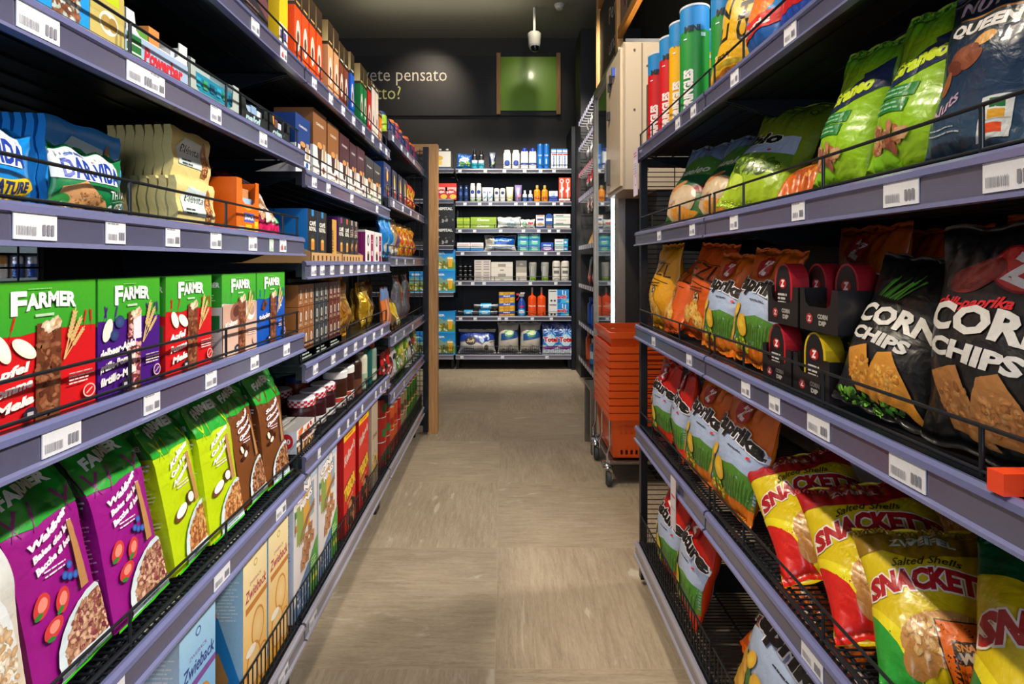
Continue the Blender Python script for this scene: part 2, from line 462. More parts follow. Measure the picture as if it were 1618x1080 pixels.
def lathe_map(prof, R, sy=1.0):
    pr = np.array(prof, float); d = np.r_[0, np.cumsum(np.hypot(np.diff(pr[:, 0]), np.diff(pr[:, 1])))]
    Lh = d[-1]
    def f(u, v):
        r = np.interp(v, d, pr[:, 0]); z = np.interp(v, d, pr[:, 1]); th = u/R-PI-PI/2
        return np.stack([r*np.cos(th), sy*r*np.sin(th), z], 1)
    return f, 2*PI*R, Lh, d
def lathe(mb, prof, base, art=None, n=24, sy=1.0, bands=None, fine=.004):
    """turned body; bands = [(z0, z1, colour)] colours heights of the print; art in cm (round the body, up the body)"""
    R = max(p[0] for p in prof); f, W, H, d = lathe_map(prof, R, sy)
    z = np.interp
    rows = []
    for i in range(len(prof)-1):
        m = max(1, int((d[i+1]-d[i])/.02)); rows += list(np.linspace(d[i], d[i+1], m, endpoint=False))
    rows.append(d[-1]); pz = np.array([p[1] for p in prof])
    for v0, v1 in zip(rows[:-1], rows[1:]):
        if v1-v0 < 1e-7: continue
        zc = np.interp((v0+v1)/2, d, pz); c = srgb(base)
        for b in bands or []:
            if b[0] <= zc <= b[1]: c = srgb(b[2])
        u = np.linspace(0, W, n+1); uu = np.r_[u, u]; vv = np.r_[np.full(n+1, v0), np.full(n+1, v1)]
        e = min(2e-4, (v1-v0)*.3)
        P = f(uu, vv); vm = np.clip(vv, v0+e*1.01, v1-e*1.01)
        du = f(uu+2e-4, vm)-f(uu-2e-4, vm); dv = f(uu, vm+e)-f(uu, vm-e); N = np.cross(du, dv); Ln = np.linalg.norm(N, axis=1, keepdims=True); Ln[Ln < 1e-14] = 1
        mb.add(P, N/Ln, c, [(i, i+1, n+2+i, n+1+i) for i in range(n)])
    if art:
        for k, (V, T, Cc) in enumerate(art.p):
            V, T, Cc = subdivide(np.clip(V/100., (0, 0), (W, H)), T, Cc, fine)
            A = V[T]; ar = (A[:,1,0]-A[:,0,0])*(A[:,2,1]-A[:,0,1])-(A[:,2,0]-A[:,0,0])*(A[:,1,1]-A[:,0,1])
            T = T.copy(); T[ar < 0] = T[ar < 0][:, ::-1]; T = T[np.abs(ar) > 1e-11]
            P, N = surf(f, V[:, 0], V[:, 1]); mb.add(P+N*(.0005+.0001*k+Cc[:, 3:4]), N, Cc[:, :3], T)

def put(key, side, along, z, X=None, label=None, cat=None, group=None, yaw=0, lean=0, roll=0, s=1.0, sy=1.0):
    """stand a pack on a surface at height z. side L / R = racks beside the aisle, B = faces the camera; X is the
    distance of its foremost point from the aisle's middle line (for B the y of its front), along = its middle along the rack"""
    K = KIND[key]; root = K['root']
    if K['used']:
        r = root.copy(); COL.objects.link(r)
        for ch in root.children:
            c = ch.copy(); c.parent = r; COL.objects.link(c)
    else: r = root; K['used'] = True
    S = Matrix.Diagonal((s, s*sy, s)).to_3x3()
    M = Matrix.Rotation(math.radians(yaw), 3, 'Z') @ Matrix.Rotation(-math.radians(lean), 3, 'X') @ Matrix.Rotation(math.radians(roll), 3, 'Y')
    G = Matrix.Rotation({'L': PI/2, 'R': -PI/2, 'B': 0}[side], 3, 'Z') @ M
    A = np.array(G @ S); P = K['pts'] @ A.T
    lo, hi = P.min(0), P.max(0)
    if side == 'L': loc = (-X-hi[0], along-(lo[1]+hi[1])/2, z-lo[2])
    elif side == 'R': loc = (X-lo[0], along-(lo[1]+hi[1])/2, z-lo[2])
    else: loc = (along-(lo[0]+hi[0])/2, X-lo[1], z-lo[2])
    r.matrix_world = Matrix.Translation(loc) @ G.to_4x4() @ Matrix.Diagonal((s, s*sy, s, 1))
    for k in ('label', 'category', 'group', 'kind'):
        if k in r: del r[k]
    tag(r, label, cat, group)
    return r
ORD = ['nearest', 'second nearest', 'third nearest', 'fourth nearest', 'fifth nearest', 'sixth nearest', 'seventh nearest', 'eighth nearest', 'ninth nearest', 'tenth nearest']
LR = ['leftmost', 'second from left', 'third from left', 'fourth from left', 'fifth from left', 'sixth from left', 'seventh from left', 'eighth from left']
def LZ(px, X=.53): return X*F_PX/(VX-px)
def RZ(px, X=.475): return X*F_PX/(px-VX)
# ------------------------------------------------------------------ the setting
def struct(name, mb, mat): return tag(mb.build(name, mat), kind='structure')
ROOM = dict(x0=-3.4, x1=1.32, y0=-3.2, y1=5.80, h=3.6)
def slab(name, mat, *b): m = MB(); m.box(*b); return struct(name, m, mat)

def floor_material():
    m, nt, b = nodes_mat('stone_tile_floor'); N = nt.nodes; L = nt.links
    def new(t, **k):
        n = N.new(t)
        for a, v in k.items(): setattr(n, a, v)
        return n
    def math_(op, a, b_=None, c=None):
        n = new('ShaderNodeMath', operation=op)
        for i, q in enumerate((a, b_, c)):
            if q is None: continue
            if isinstance(q, (int, float)): n.inputs[i].default_value = q
            else: L.new(q, n.inputs[i])
        return n.outputs[0]
    tc = new('ShaderNodeTexCoord'); sp = new('ShaderNodeSeparateXYZ'); L.new(tc.outputs['Object'], sp.inputs[0])
    X = math_('DIVIDE', math_('ADD', sp.outputs[0], .022), .6); Y = math_('DIVIDE', math_('ADD', sp.outputs[1], -1.412), .6)
    ix = math_('FLOOR', X); iy = math_('FLOOR', Y); fx = math_('SUBTRACT', X, ix); fy = math_('SUBTRACT', Y, iy)
    cv = new('ShaderNodeCombineXYZ'); L.new(ix, cv.inputs[0]); L.new(iy, cv.inputs[1])
    wn = new('ShaderNodeTexWhiteNoise', noise_dimensions='3D'); L.new(cv.outputs[0], wn.inputs['Vector'])
    chk = math_('MODULO', math_('ABSOLUTE', math_('ADD', math_('ADD', ix, iy), 1)), 2)     # alternate laying direction
    chk = math_('GREATER_THAN', chk, .5)
    # swapped coordinates on every second tile
    a = new('ShaderNodeCombineXYZ'); L.new(sp.outputs[0], a.inputs[0]); L.new(sp.outputs[1], a.inputs[1])
    c = new('ShaderNodeCombineXYZ'); L.new(sp.outputs[1], c.inputs[0]); L.new(sp.outputs[0], c.inputs[1])
    mv = new('ShaderNodeMix', data_type='VECTOR'); L.new(chk, mv.inputs['Factor']); L.new(a.outputs[0], mv.inputs[4]); L.new(c.outputs[0], mv.inputs[5])
    off = new('ShaderNodeVectorMath', operation='MULTIPLY_ADD'); L.new(wn.outputs['Color'], off.inputs[0]); off.inputs[1].default_value = (37, 23, 11); L.new(mv.outputs[1], off.inputs[2])
    def noise(scale, sc, detail=4, dist=.3, rough=.6):
        mp = new('ShaderNodeMapping'); mp.inputs['Scale'].default_value = sc; L.new(off.outputs[0], mp.inputs[0])
        n = new('ShaderNodeTexNoise'); n.inputs['Scale'].default_value = scale; n.inputs['Detail'].default_value = detail; n.inputs['Distortion'].default_value = dist; n.inputs['Roughness'].default_value = rough
        L.new(mp.outputs[0], n.inputs['Vector']); return n.outputs['Fac']
    streak = noise(9, (1, 9, 1), 8, .6, .7); grain = noise(60, (1, 5, 1), 5, 0, .7); cloud = noise(3.0, (1, 2, 1), 3)
    vein = noise(2.2, (1.0, 3.2, 1), 6, 1.8, .55)
    t = math_('ADD', math_('MULTIPLY', streak, .55), math_('ADD', math_('MULTIPLY', grain, .35), math_('MULTIPLY', cloud, .25)))
    cr = new('ShaderNodeValToRGB'); e = cr.color_ramp.elements
    e[0].position = .38; e[0].color = (*srgb('#7c6f5d'), 1); e[1].position = .78; e[1].color = (*srgb('#b6a992'), 1)
    q = cr.color_ramp.elements.new(.56); q.color = (*srgb('#9d8e78'), 1)
    L.new(t, cr.inputs[0])
    vr = new('ShaderNodeValToRGB'); ve = vr.color_ramp.elements; ve[0].position = .635; ve[0].color = (0, 0, 0, 1); ve[1].position = .70; ve[1].color = (1, 1, 1, 1)
    L.new(vein, vr.inputs[0])
    mx = new('ShaderNodeMix', data_type='RGBA'); L.new(math_('MULTIPLY', vr.outputs[0], .55), mx.inputs['Factor']); L.new(cr.outputs[0], mx.inputs[6]); mx.inputs[7].default_value = (*srgb('#cdc4b4'), 1)
    tint = math_('ADD', .93, math_('MULTIPLY', wn.outputs['Value'], .13))
    ms = new('ShaderNodeVectorMath', operation='SCALE'); L.new(mx.outputs[2], ms.inputs[0]); L.new(tint, ms.inputs['Scale'])
    gx = math_('MINIMUM', fx, math_('SUBTRACT', 1, fx)); gy = math_('MINIMUM', fy, math_('SUBTRACT', 1, fy))
    g = math_('LESS_THAN', math_('MINIMUM', gx, gy), .0022)
    mg = new('ShaderNodeMix', data_type='RGBA'); L.new(math_('MULTIPLY', g, .6), mg.inputs['Factor']); L.new(ms.outputs[0], mg.inputs[6]); mg.inputs[7].default_value = (*srgb('#a99a7c'), 1)
    L.new(mg.outputs[2], b.inputs['Base Color'])
    b.inputs['Roughness'].default_value = .48; b.inputs['Specular IOR Level'].default_value = .35
    bp = new('ShaderNodeBump'); bp.inputs['Strength'].default_value = .12; bp.inputs['Distance'].default_value = .003; L.new(t, bp.inputs['Height']); L.new(bp.outputs[0], b.inputs['Normal'])
    return m
MT['floor'] = floor_material()
R = ROOM
slab('floor', 'floor', R['x0']-.1, R['y0']-.1, -.10, R['x1']+.1, R['y1']+.1, 0)
slab('ceiling', 'ceiling', R['x0']-.1, R['y0']-.1, R['h'], R['x1']+.1, R['y1']+.1, R['h']+.1)
slab('wall_back', 'wall_black', R['x0'], R['y1'], 0, R['x1'], R['y1']+.1, R['h'])
slab('wall_left', 'wall_black', R['x0']-.1, R['y0'], 0, R['x0'], R['y1'], R['h'])
slab('wall_right', 'wall_black', R['x1'], R['y0'], 0, R['x1']+.1, R['y1'], R['h'])
slab('wall_front', 'wall_black', R['x0'], R['y0']-.1, 0, R['x1'], R['y0'], R['h'])
slab('trim_1', 'ceiling', R['x0'], 4.52, R['h']-.012, .78, 4.60, R['h'])          # faint joint of the ceiling boards
# the pillar and boxed wall right of the back shelf
slab('wall_pillar', 'panel_black', .745, 5.00, 0, R['x1'], 5.36, 3.35)

# upper wall board with its lettering and the green field
def wallboard():
    r = empty('wall_sign_board', (-1.0, 5.80, 2.73)); tag(r, 'wide matt black sign board with pale lettering high on the back wall', 'sign board')
    m = MB(); m.box(-1.6, -.03, 0, 1.63, 0, .665); m.build('board', 'panel_black', r)
    for txt, h, c, x0, zc, wd, nm in (('Avete pensato', .150, '#e9dccb', -.683, .382, 1.06, 'lettering'), ('a tutto?', .150, '#d6d889', -.683, .180, .55, 'lettering')):
        a = Art(330, 66).T(txt, 160+x0*100, zc*100, h*100, c, w=wd*100, align='l', bold=-.004)
        m = MB(); V, T, C = a.p[0]; C = C[:, :3]
        P = np.stack([V[:, 0]/100-1.6, np.full(len(V), -.033), V[:, 1]/100], 1); m.add(P, np.tile((0, -1, 0), (len(V), 1)), C, T)
        # thin letters stand 3 mm off the board
        m.build(nm, 'paper', r)
wallboard()
g = empty('green_wall_panel', (.272, 5.766, 2.745)); tag(g, 'lime green backlit-style square panel between two wooden posts on the wall', 'wall panel')
m = MB(); m.box(-.315, -.012, .035, .315, .004, .630); m.build('panel', 'green', g)
for x in (-.345, .315):
    m = MB(); m.box(x-.0, -.035, -.01, x+.045, .004, .665); m.build('side_post', 'wood', g)

# security camera on its rod
sc = empty('dome_camera', (.305, 5.10, 3.6)); tag(sc, 'white security camera hanging from the ceiling on a rod', 'camera')
m = MB(); m.tube([(0, 0, -.005), (0, 0, -.26)], .013, '#d7d3ca', 12); m.build('rod', 'white', sc)
m = MB(); lathe(m, [(0, -.245), (.05, -.248), (.066, -.262), (.064, -.30), (.058, -.375), (.05, -.40), (0, -.405)][::-1], '#d9d5cc'); m.build('housing', 'plastic', sc)
m = MB(); lathe(m, [(0, -.442), (.024, -.436), (.038, -.418), (.043, -.395), (0, -.39)], '#10141f'); m.build('lens_dome', 'lens', sc)
for o in sc.children:
    if o.name.startswith('lens'): o.location = (.004, -.02, 0)
sd = MB(); lathe(sd, [(0, -.045), (.03, -.042), (.045, -.02), (.05, 0), (0, 0)], '#d7d3c8')
tag(sd.build('smoke_detector', 'plastic', None, (.545, 5.05, 3.6)), 'small round white detector on the ceiling beside the camera', 'detector')

# ------------------------------------------------------------------ shop shelving
TAG = {}
def tag_mesh(kind):
    if kind in TAG: return TAG[kind]
    mb = MB(); W, H = {'w': (.052, .034), 'n': (.034, .030), 's': (.020, .026)}[kind[0]]
    a = Art(W*100, H*100); w_, h_ = W*100, H*100
    a.lines(.25, h_-.55, w_*.8, 1, .3, .18, '#8f9097', seed=hash(kind) % 7)
    g = random.Random(len(TAG)); x = .3
    while x < w_*.5: q = g.uniform(.04, .10); a.R(x, .45, x+q, h_*.42, '#9a9ba4'); x += q+g.uniform(.05, .12)
    for i in range(3): a.R(w_*(.64+.1*i), .5, w_*(.64+.1*i)+w_*.07, h_*.5, '#7d7e88')
    if kind.endswith('r'): a.E(w_*.3, h_*.35, w_*.10, h_*.22, '#d8402e')
    if kind.endswith('g'):
        a.p = []; a.L([(w_*.15, h_*.2), (w_*.3, h_*.8), (w_*.7, h_*.3), (w_*.9, h_*.8)], h_*.12, '#f4fbf2')
    fc = box_faces(W, H, .0012)
    for k, (f, x_, y_) in fc.items(): face(mb, f, x_, y_, '#a8bda9' if kind.endswith('g') else '#dcdde2', a if k == 'front' else None)
    TAG[kind] = mb.build('price_tag', 'paper'); TAG[kind]['used'] = 0
    return TAG[kind]

def price_rail(parent, w, y=0., z=0., h=.046, tags=(), steel=False, grey=False):
    """front strip of a shelf: clear lilac channel with rounded lips; (0, y, z) = its upper edge"""
    m = MB()
    if steel: lip, mid, lip2 = '#8b8995', '#75727c', '#8b8995'
    elif grey: lip, mid, lip2 = '#8d8d94', '#43434d', '#9a9aa0'
    else: lip, mid, lip2 = '#62668f', '#53536a', '#6b6e94'  # lilac plastic; the bluer lips carry reflected light in their colour
    th = .010
    pr = [(y, z), (y-.006, z+.001), (y-.011, z-.003), (y-.012, z-.010), (y-.008, z-.012), (y-.0085, z-h+.006), (y-.0145, z-h+.004), (y-.015, z-h), (y, z-h)]
    cols = [lip, lip, lip, lip, mid, lip2, lip2, lip2, lip2]
    n = len(pr)
    for i in range(n):
        a, b = pr[i], pr[(i+1) % n]; m.flat([(0, *a), (w, *a), (w, *b), (0, *b)][::-1], srgb(cols[i]))
    for x, s_ in ((0, 1), (w, -1)):
        for t in tessellate_polygon([[(q[0], q[1], 0) for q in pr]]):
            m.flat([(x, *pr[i]) for i in t], srgb(mid))
    r = m.build('price_rail', 'rail' if not steel else 'rail', parent)
    for x, k in tags:
        o = tag_mesh(k); 
        if o['used']: o = o.copy(); COL.objects.link(o)
        else: o['used'] = 1
        o.parent = parent; o.location = (x, y-.0095, z-h+.0075); 
    return r

def guard(parent, w, z, hh=.05, step=.25, r=.0024, y=.006, vstep=None, extra=()):
    m = MB(); c = '#23282e'
    m.tube([(.006, y, z+hh), (w-.006, y, z+hh)], r, c); m.tube([(.006, y, z+.006), (w-.006, y, z+.006)], r, c)
    if vstep:
        m.tube([(.006, y+.004, z+.012), (w-.006, y+.004, z+.012)], r*.8, c)
        x = .012
        while x < w-.006: m.tube([(x, y, z), (x, y, z+hh)], r*.62, c, 6); x += vstep
    else:
        for x in [.012]+list(np.arange(step*.6, w-.05, step))+[w-.012]: m.tube([(x, y, z+.001), (x, y, z+hh)], r, c)
    m.build('wire_guard', 'wire', parent)

def bay(label, side, loc, w, levels, depth=.45, H=1.86, base=.19, back='panel', group=None, name='gondola_shelving', basetags=(), guard_h=.085, feet=True, mesh_to=0):
    r = empty(name, (loc[0], loc[1], 0), {'L': PI/2, 'R': -PI/2, 'B': 0}[side]); tag(r, label, 'shelf rack', group)
    def shelf(z, tags, gh, deck, isbase=False, rail=True):
        if deck == 'wire':
            m = MB(); c = '#1b2126'
            m.box(0, 0, z-.030, w, .010, z-.004); m.tube([(0, .018, z-.004), (w, .018, z-.004)], .004, c); m.tube([(0, .034, z-.007), (w, .034, z-.007)], .003, c)
            for yy in (.15, .3, depth-.02): m.tube([(0, yy, z-.008), (w, yy, z-.008)], .004, c)
            x = .008
            while x < w-.004: m.tube([(x, .006, z-.003), (x, depth-.01, z-.003)], .0017, c, 5); x += .0125
            m.box(0, .012, z-.028, .012, depth, z-.006); m.box(w-.012, .012, z-.028, w, depth, z-.006)
        else:
            m = MB(); m.box(0, 0, z-.022, w, depth, z-.006); m.box(0, 0, z-.040, w, .016, z-.022)
            for k in range(1, 8): m.box(.01, depth*k/8, z-.025, w-.01, depth*k/8+.006, z-.022)
        s = m.build('base_shelf' if isbase else 'shelf', 'black', r)
        price_rail(s, w-.004, -.0, z, .046, tags, steel=isbase, grey=side == 'B')
        if gh: guard(s, w, z, gh, vstep=.019 if isbase else None)
        if not isbase:
            for x in (.001, w-.005):
                m = MB(); m.prism([(.02, z-.024), (.05, z-.030), (.15, z-.062), (depth, z-.075), (depth, z-.024)], x, x+.004); m.build('shelf_bracket', 'dark', s)
        return s
    shelf(base, basetags, guard_h, 'wire' if side != 'B' else 'plate', True)
    for lv in levels: shelf(lv['z'], lv.get('tags', ()), lv.get('g', .05), lv.get('deck', 'plate'))
    for x in (.002, w-.032):
        m = MB(); m.box(x, depth, 0, x+.03, depth+.028, H)
        zz = .08
        while zz < H-.03: m.box(x+.011, depth-.0012, zz, x+.019, depth+.0, zz+.014, '#000000'); zz += .03
        m.build('upright', 'black', r)
        m = MB(); m.box(x, .045, 0, x+.03, depth, .075); m.box(x, .045, .075, x+.03, .075, base-.046); m.build('foot', 'black', r)
    if back == 'panel' or mesh_to:
        m = MB(); m.box(max(.034, mesh_to), depth+.006, .08, w-.034, depth+.016, H-.01); m.build('back_panel', 'panel_black', r)
    if back == 'mesh':
        m = MB(); x1 = mesh_to or w-.034
        zz = .1
        while zz < H-.02: m.tube([(.034, depth+.01, zz), (x1, depth+.01, zz)], .002, '#111519', 5); zz += .05 if not mesh_to else .09
        for x in np.arange(.05, x1, .045): m.tube([(x, depth+.013, .08), (x, depth+.013, H-.02)], .002, '#111519', 5)
        m.build('mesh_back', 'wire', r)
    return r

def tl(Y0, pxs, kind='n', X=.515):      # tags of a left-hand rail from their pixel places
    return [(X*F_PX/(VX-p)-Y0, kind) for p in pxs]
def tr(Y1, pxs, kind='n', X=.455): return [(Y1-X*F_PX/(p-VX), kind) for p in pxs]
LY = [.32, 1.320, 2.312, 3.322]
bay('near left rack of cereal, cereal bars and crackers beside the aisle', 'L', (-.51, LY[0]), .996, [
    dict(z=1.60, tags=tl(LY[0], [392], 'n')+tl(LY[0], [438], 'nr')),
    dict(z=1.382, tags=tl(LY[0], [40], 'w')+tl(LY[0], [205], 'w')+tl(LY[0], [232, 328, 405], 'n')),
    dict(z=1.163, tags=tl(LY[0], [35], 'w')+tl(LY[0], [165, 258, 328, 388], 'n')+tl(LY[0], [418], 'sg')+tl(LY[0], [437], 'nr')),
    dict(z=.925, tags=tl(LY[0], [78], 'w')+tl(LY[0], [224, 320, 391, 443], 'n'), g=.052),
    dict(z=.568, tags=tl(LY[0], [155, 338, 434], 'w'), deck='wire')], base=.188, basetags=tl(LY[0], [380, 448], 'w', .5), back='mesh', mesh_to=.775)
bay('middle left rack of coffee, jam and breakfast cereal cartons', 'L', (-.51, LY[1]), .988, [
    dict(z=1.60, tags=tl(LY[1], [488, 515, 535, 552, 568, 583, 596, 605])),
    dict(z=1.338, tags=tl(LY[1], [488, 511, 549, 590])),
    dict(z=1.104, tags=tl(LY[1], [487, 501, 517, 533, 548, 560, 572, 582, 592, 602]), g=0),
    dict(z=.842, tags=tl(LY[1], [490, 519, 539, 555, 570, 585, 598])),
    dict(z=.608, tags=tl(LY[1], [496, 528, 543, 555, 566, 588, 596, 604], 's'), deck='wire')], base=.188, basetags=tl(LY[1], [495], 'w', .5))
bay('far left rack of pasta, sauces and snack pouches before the wooden post', 'L', (-.51, LY[2]), 1.0, [
    dict(z=1.690, tags=tl(LY[2], [616, 630, 640, 650])),
    dict(z=1.395, tags=tl(LY[2], [617, 632, 645, 657])),
    dict(z=1.130, tags=tl(LY[2], [622, 636, 650])),
    dict(z=.772, tags=tl(LY[2], [620, 634, 648])),
    dict(z=.518, tags=tl(LY[2], [618, 634], 's'))], base=.188)
RY = [1.155, 1.77]
bay('far right rack of crisps ending at the mesh side panel', 'R', (.458, RY[1]), .612, [
    dict(z=1.483, tags=tr(RY[1], [1100, 1075], 'n')),
    dict(z=1.203, tags=tr(RY[1], [1045, 1098], 'n')),
    dict(z=.892, tags=tr(RY[1], [1036, 1093], 'n')),
    dict(z=.548, deck='wire')], base=.156, guard_h=.095, H=1.55)
bay('near right rack of crisps and corn chips beside the aisle', 'R', (.458, RY[0]), .996, [
    dict(z=1.483, tags=tr(RY[0], [1166, 1255], 'n')),
    dict(z=1.203, tags=tr(RY[0], [1165, 1268], 'n')+tr(RY[0], [1432, 1608], 'w')),
    dict(z=.892, tags=tr(RY[0], [1184, 1230], 'n')+tr(RY[0], [1300, 1442], 'w')),
    dict(z=.548, tags=tr(RY[0], [1290], 'w'), deck='wire')], base=.156, guard_h=.095, H=1.95)

# mesh side panel closing the right rack
r = empty('rack_side_panel', (.470, 1.775, 0)); tag(r, 'black post and wire side panel closing the far end of the right rack', 'side panel')
m = MB(); m.box(0, 0, .02, .022, .024, 1.46); m.box(.45, 0, .02, .472, .024, 1.46); m.box(.022, .004, 1.43, .45, .02, 1.455); m.box(.022, .004, .10, .45, .02, .12); m.build('frame', 'black', r)
m = MB(); z = .14
while z < 1.43: m.tube([(.02, .012, z), (.452, .012, z)], .0016, '#14181c', 5); z += .0165
for x in (.12, .24, .36): m.tube([(x, .016, .12), (x, .016, 1.44)], .002, '#14181c', 5)
m.build('wire_grid', 'wire', r)
# left gondola: slotted end panel and oak end frame
r = empty('rack_end_panel', (-.50, 3.326, 0)); tag(r, 'black slotted end panel of the left rack behind the wooden post', 'side panel')
m = MB(); m.box(-.012, 0, .02, .022, .024, 1.84); m.box(-.46, 0, .02, -.43, .024, 1.84); m.box(-.43, .004, .06, -.012, .020, .10); m.build('frame', 'black', r)
m = MB(); z = .12
while z < 1.84: m.tube([(-.44, .012, z), (0, .012, z)], .0022, '#14181c', 5); z += .032
for x in np.arange(-.42, 0, .035): m.tube([(x, .016, .08), (x, .016, 1.83)], .002, '#14181c', 5)
m.build('wire_grid', 'wire', r)
r = empty('wooden_end_frame', (-.455, 3.385, 0)); tag(r, 'light oak portal frame standing round the far end of the left rack', 'wooden frame')
m = MB(); m.box(-.032, -.03, 0, .032, .03, 1.865); m.build('post', 'wood', r)
m = MB(); m.box(-.60, -.03, 1.80, -.032, .03, 1.865); m.build('top_beam', 'woodx', r)
m = MB(); m.box(-.66, -.03, 0, -.60, .03, 1.865); m.build('post', 'wood', r)

# wall shelves at the back
bz = [(2.065, 0), (1.728, 1), (1.452, 2), (1.220, 3), (.914, 4), (.552, 5)]
BX0, BW = -.488, 1.19
def tb(pxs, x0=BX0, kind='n'): return [((p-VX)/153.6-x0, kind) for p in pxs]
backtags = [tb([727, 767, 797, 829, 854, 875]), tb([735, 758, 775, 815, 830, 849, 875, 887]), tb([727, 750, 791, 827, 851, 868, 882]), tb([731, 773, 824, 862, 882]), tb([727, 747, 765, 838, 878]), tb([728, 751, 789, 800, 841, 871])]
bay('tall black wall shelf of toiletries and cleaning goods at the end of the aisle', 'B', (BX0, 5.35), BW,
    [dict(z=z, tags=backtags[i], g=.045) for (z, i) in bz], depth=.40, H=2.28, base=.158, basetags=tb([730, 794, 864]), guard_h=.085, name='wall_shelving')
bay('wall shelf of beer packs and hanging goods left of the toiletries', 'B', (-1.50, 5.35), .995,
    [dict(z=z, g=0) for z in (2.065, 1.755, 1.28, .80)], depth=.40, H=2.05, base=.158, guard_h=.085, name='wall_shelving')
# side walls of the shelf niche
slab('wall_niche', 'black', .703, 5.352, 0, .742, 5.798, 2.5)
# ------------------------------------------------------------------ goods of the left racks
GRAINS = ['#c98a4e', '#a8622f', '#e0b070', '#8c4a26', '#d99a5a']
def farmer_carton(key, W, low, words, deco, H=15.9):
    a = Art(W, H); g0, g1 = '#3f9f2c', '#4fae35'
    a.R(0, H*.64, W, H, '#35a02c', '#45a824')
    a.P([(0, H*.645), (W*.3, H*.62), (W*.6, H*.655), (W, H*.63), (W, H*.66), (0, H*.67)], '#35a02c')
    for x, r in ((.06, 70), (.13, 100), (.22, 75), (.80, 105), (.86, 80), (.95, 95)):
        a.ear(W*x, H*.60, H*.17, r, low if deco != 'coco' else '#5e9a4c')
    a.T('F', W*.29, H*.775, H*.155, '#eef5f0', bold=.045, w=W*.10).T('ARMER', W*.565, H*.80, H*.105, '#eef5f0', bold=.05, w=W*.42, arch=.25)
    a.R(W*.42, H*.745, W*.58, H*.765, '#b9dcb0'); a.lines(W*.36, H*.945, W*.62, 1, .3, .10, '#8fcf7c')
    bar = '#6d3a22'; bx = W*.53
    if deco == 'apple':
        for cx, cy, r in ((.16, .55, -62), (.33, .53, -38)):
            a.E(W*cx, H*cy, W*.115, H*.05, '#e8ead6', r); a.E(W*cx+.1, H*cy+.1, W*.09, H*.033, '#f6f6ea', r)
    if deco == 'berry':
        a.E(W*.12, H*.56, W*.13, H*.05, '#e9ecd8', 70); a.E(W*.3, H*.62, W*.07, H*.055, '#2b3f6e', c2='#42588c'); a.E(W*.22, H*.51, W*.065, H*.05, '#26386a', c2='#3b4f86')
    if deco == 'coco':
        a.R(0, 0, W, H*.62, '#d9b7a2', '#c29a86'); a.E(W*.35, H*.52, W*.17, H*.11, '#8b5a49', 30); a.E(W*.37, H*.53, W*.10, H*.07, '#5b2d22', 30)
        a.E(W*.80, H*.50, W*.14, H*.12, '#efe6e0', 60); a.E(W*.83, H*.52, W*.09, H*.09, '#b69084', 60)
    if deco == 'choc':
        for q in range(6): a.E(W*(.18+.05*(q % 3)), H*(.50+.04*(q//2)), W*.06, H*.025, ['#4a2416', '#6b3a22'][q % 2], 25*q, 5)
        for q in range(5): a.E(W*(.78+.03*math.cos(q)), H*(.50+.035*math.sin(q*2)), W*.04, H*.02, '#c9dcf0', 40*q, 6)
    tilt = -1.5
    a.P([(bx-W*.115, 0), (bx+W*.10, 0), (bx+W*.115, H*.70), (bx-W*.10, H*.695)], bar)
    cols = ['#8a5033', '#5c2f1c', '#9b6242'] if deco != 'berry' else ['#d98aa0', '#7d3038', '#e6b9a6', '#58251f']
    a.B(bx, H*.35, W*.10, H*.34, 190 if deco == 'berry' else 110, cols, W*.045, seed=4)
    if deco == 'berry': a.R(bx-W*.02, H*.44, bx+W*.11, H*.70, '#e6dfe6').R(bx-W*.10, H*.42, bx+W*.11, H*.445, low)
    a.B(bx+W*.03, H*.68, W*.10, H*.03, 30, ['#e2c9a8', '#c99a68', '#f0dfc6'], W*.05, seed=9)
    for r, l in ((62, .36), (74, .40), (50, .30)): a.ear(W*.66, H*.40, H*l, r, '#d8b878')
    for k, t in enumerate(words): a.T(t, W*(.20+.02*k), H*(.355-.115*k), H*.062, '#f6ece8', rot=8, bold=.05, shear=.25, w=W*.033*len(t)+W*.16)
    a.lines(W*.70, H*.27, W*.96, 4, H*.025, H*.011, '#f3d9d4', seed=5)
    a.E(W*.90, H*.11, W*.065, H*.055, '#e9b9b0').E(W*.90, H*.11, W*.052, H*.044, low).L([(W*.87, H*.09), (W*.93, H*.13)], W*.012, '#e9b9b0')
    a.E(W*.36, H*.07, W*.055, H*.045, '#2a2430').R(W*.335, H*.055, W*.385, H*.08, '#b9b9c0')
    s = Art(5.2, H); s.R(0, H*.6, 5.2, H, '#35a02c'); s.T('FARMER', 2.6, H*.84, .9, '#eef5f0', bold=.04, w=4.2); s.lines(.5, H*.74, 4.6, 3, .5, .16, '#d9efd2')
    s.R(.4, H*.30, 4.8, H*.50, '#1d6a34' if deco in ('apple', 'coco') else '#d7dbe0'); s.lines(.6, H*.25, 4.7, 7, .5, .12, '#e8d9d6')
    carton(key, 'muesli_bar_carton', W/100, H/100, .052, low if deco != 'coco' else '#cfc3bf', a, s, None, None, '#3f9a34')
farmer_carton('f_apple', 15.5, '#d0161c', ['Apfel', 'Pomme', 'Mela'], 'apple')
farmer_carton('f_berry', 12.4, '#45167c', ['Heidelbeer-Apfel', 'Myrtille-Pomme', 'Mirtillo-Mela'], 'berry')
farmer_carton('f_apple2', 13.0, '#c8151b', ['Apfel', 'Pomme', 'Mela'], 'apple')
farmer_carton('f_coco', 13.6, '#cdb0a0', ['Kokos'], 'coco')
farmer_carton('f_choc', 14.4, '#0d4fb0', ['Schoko'], 'choc')
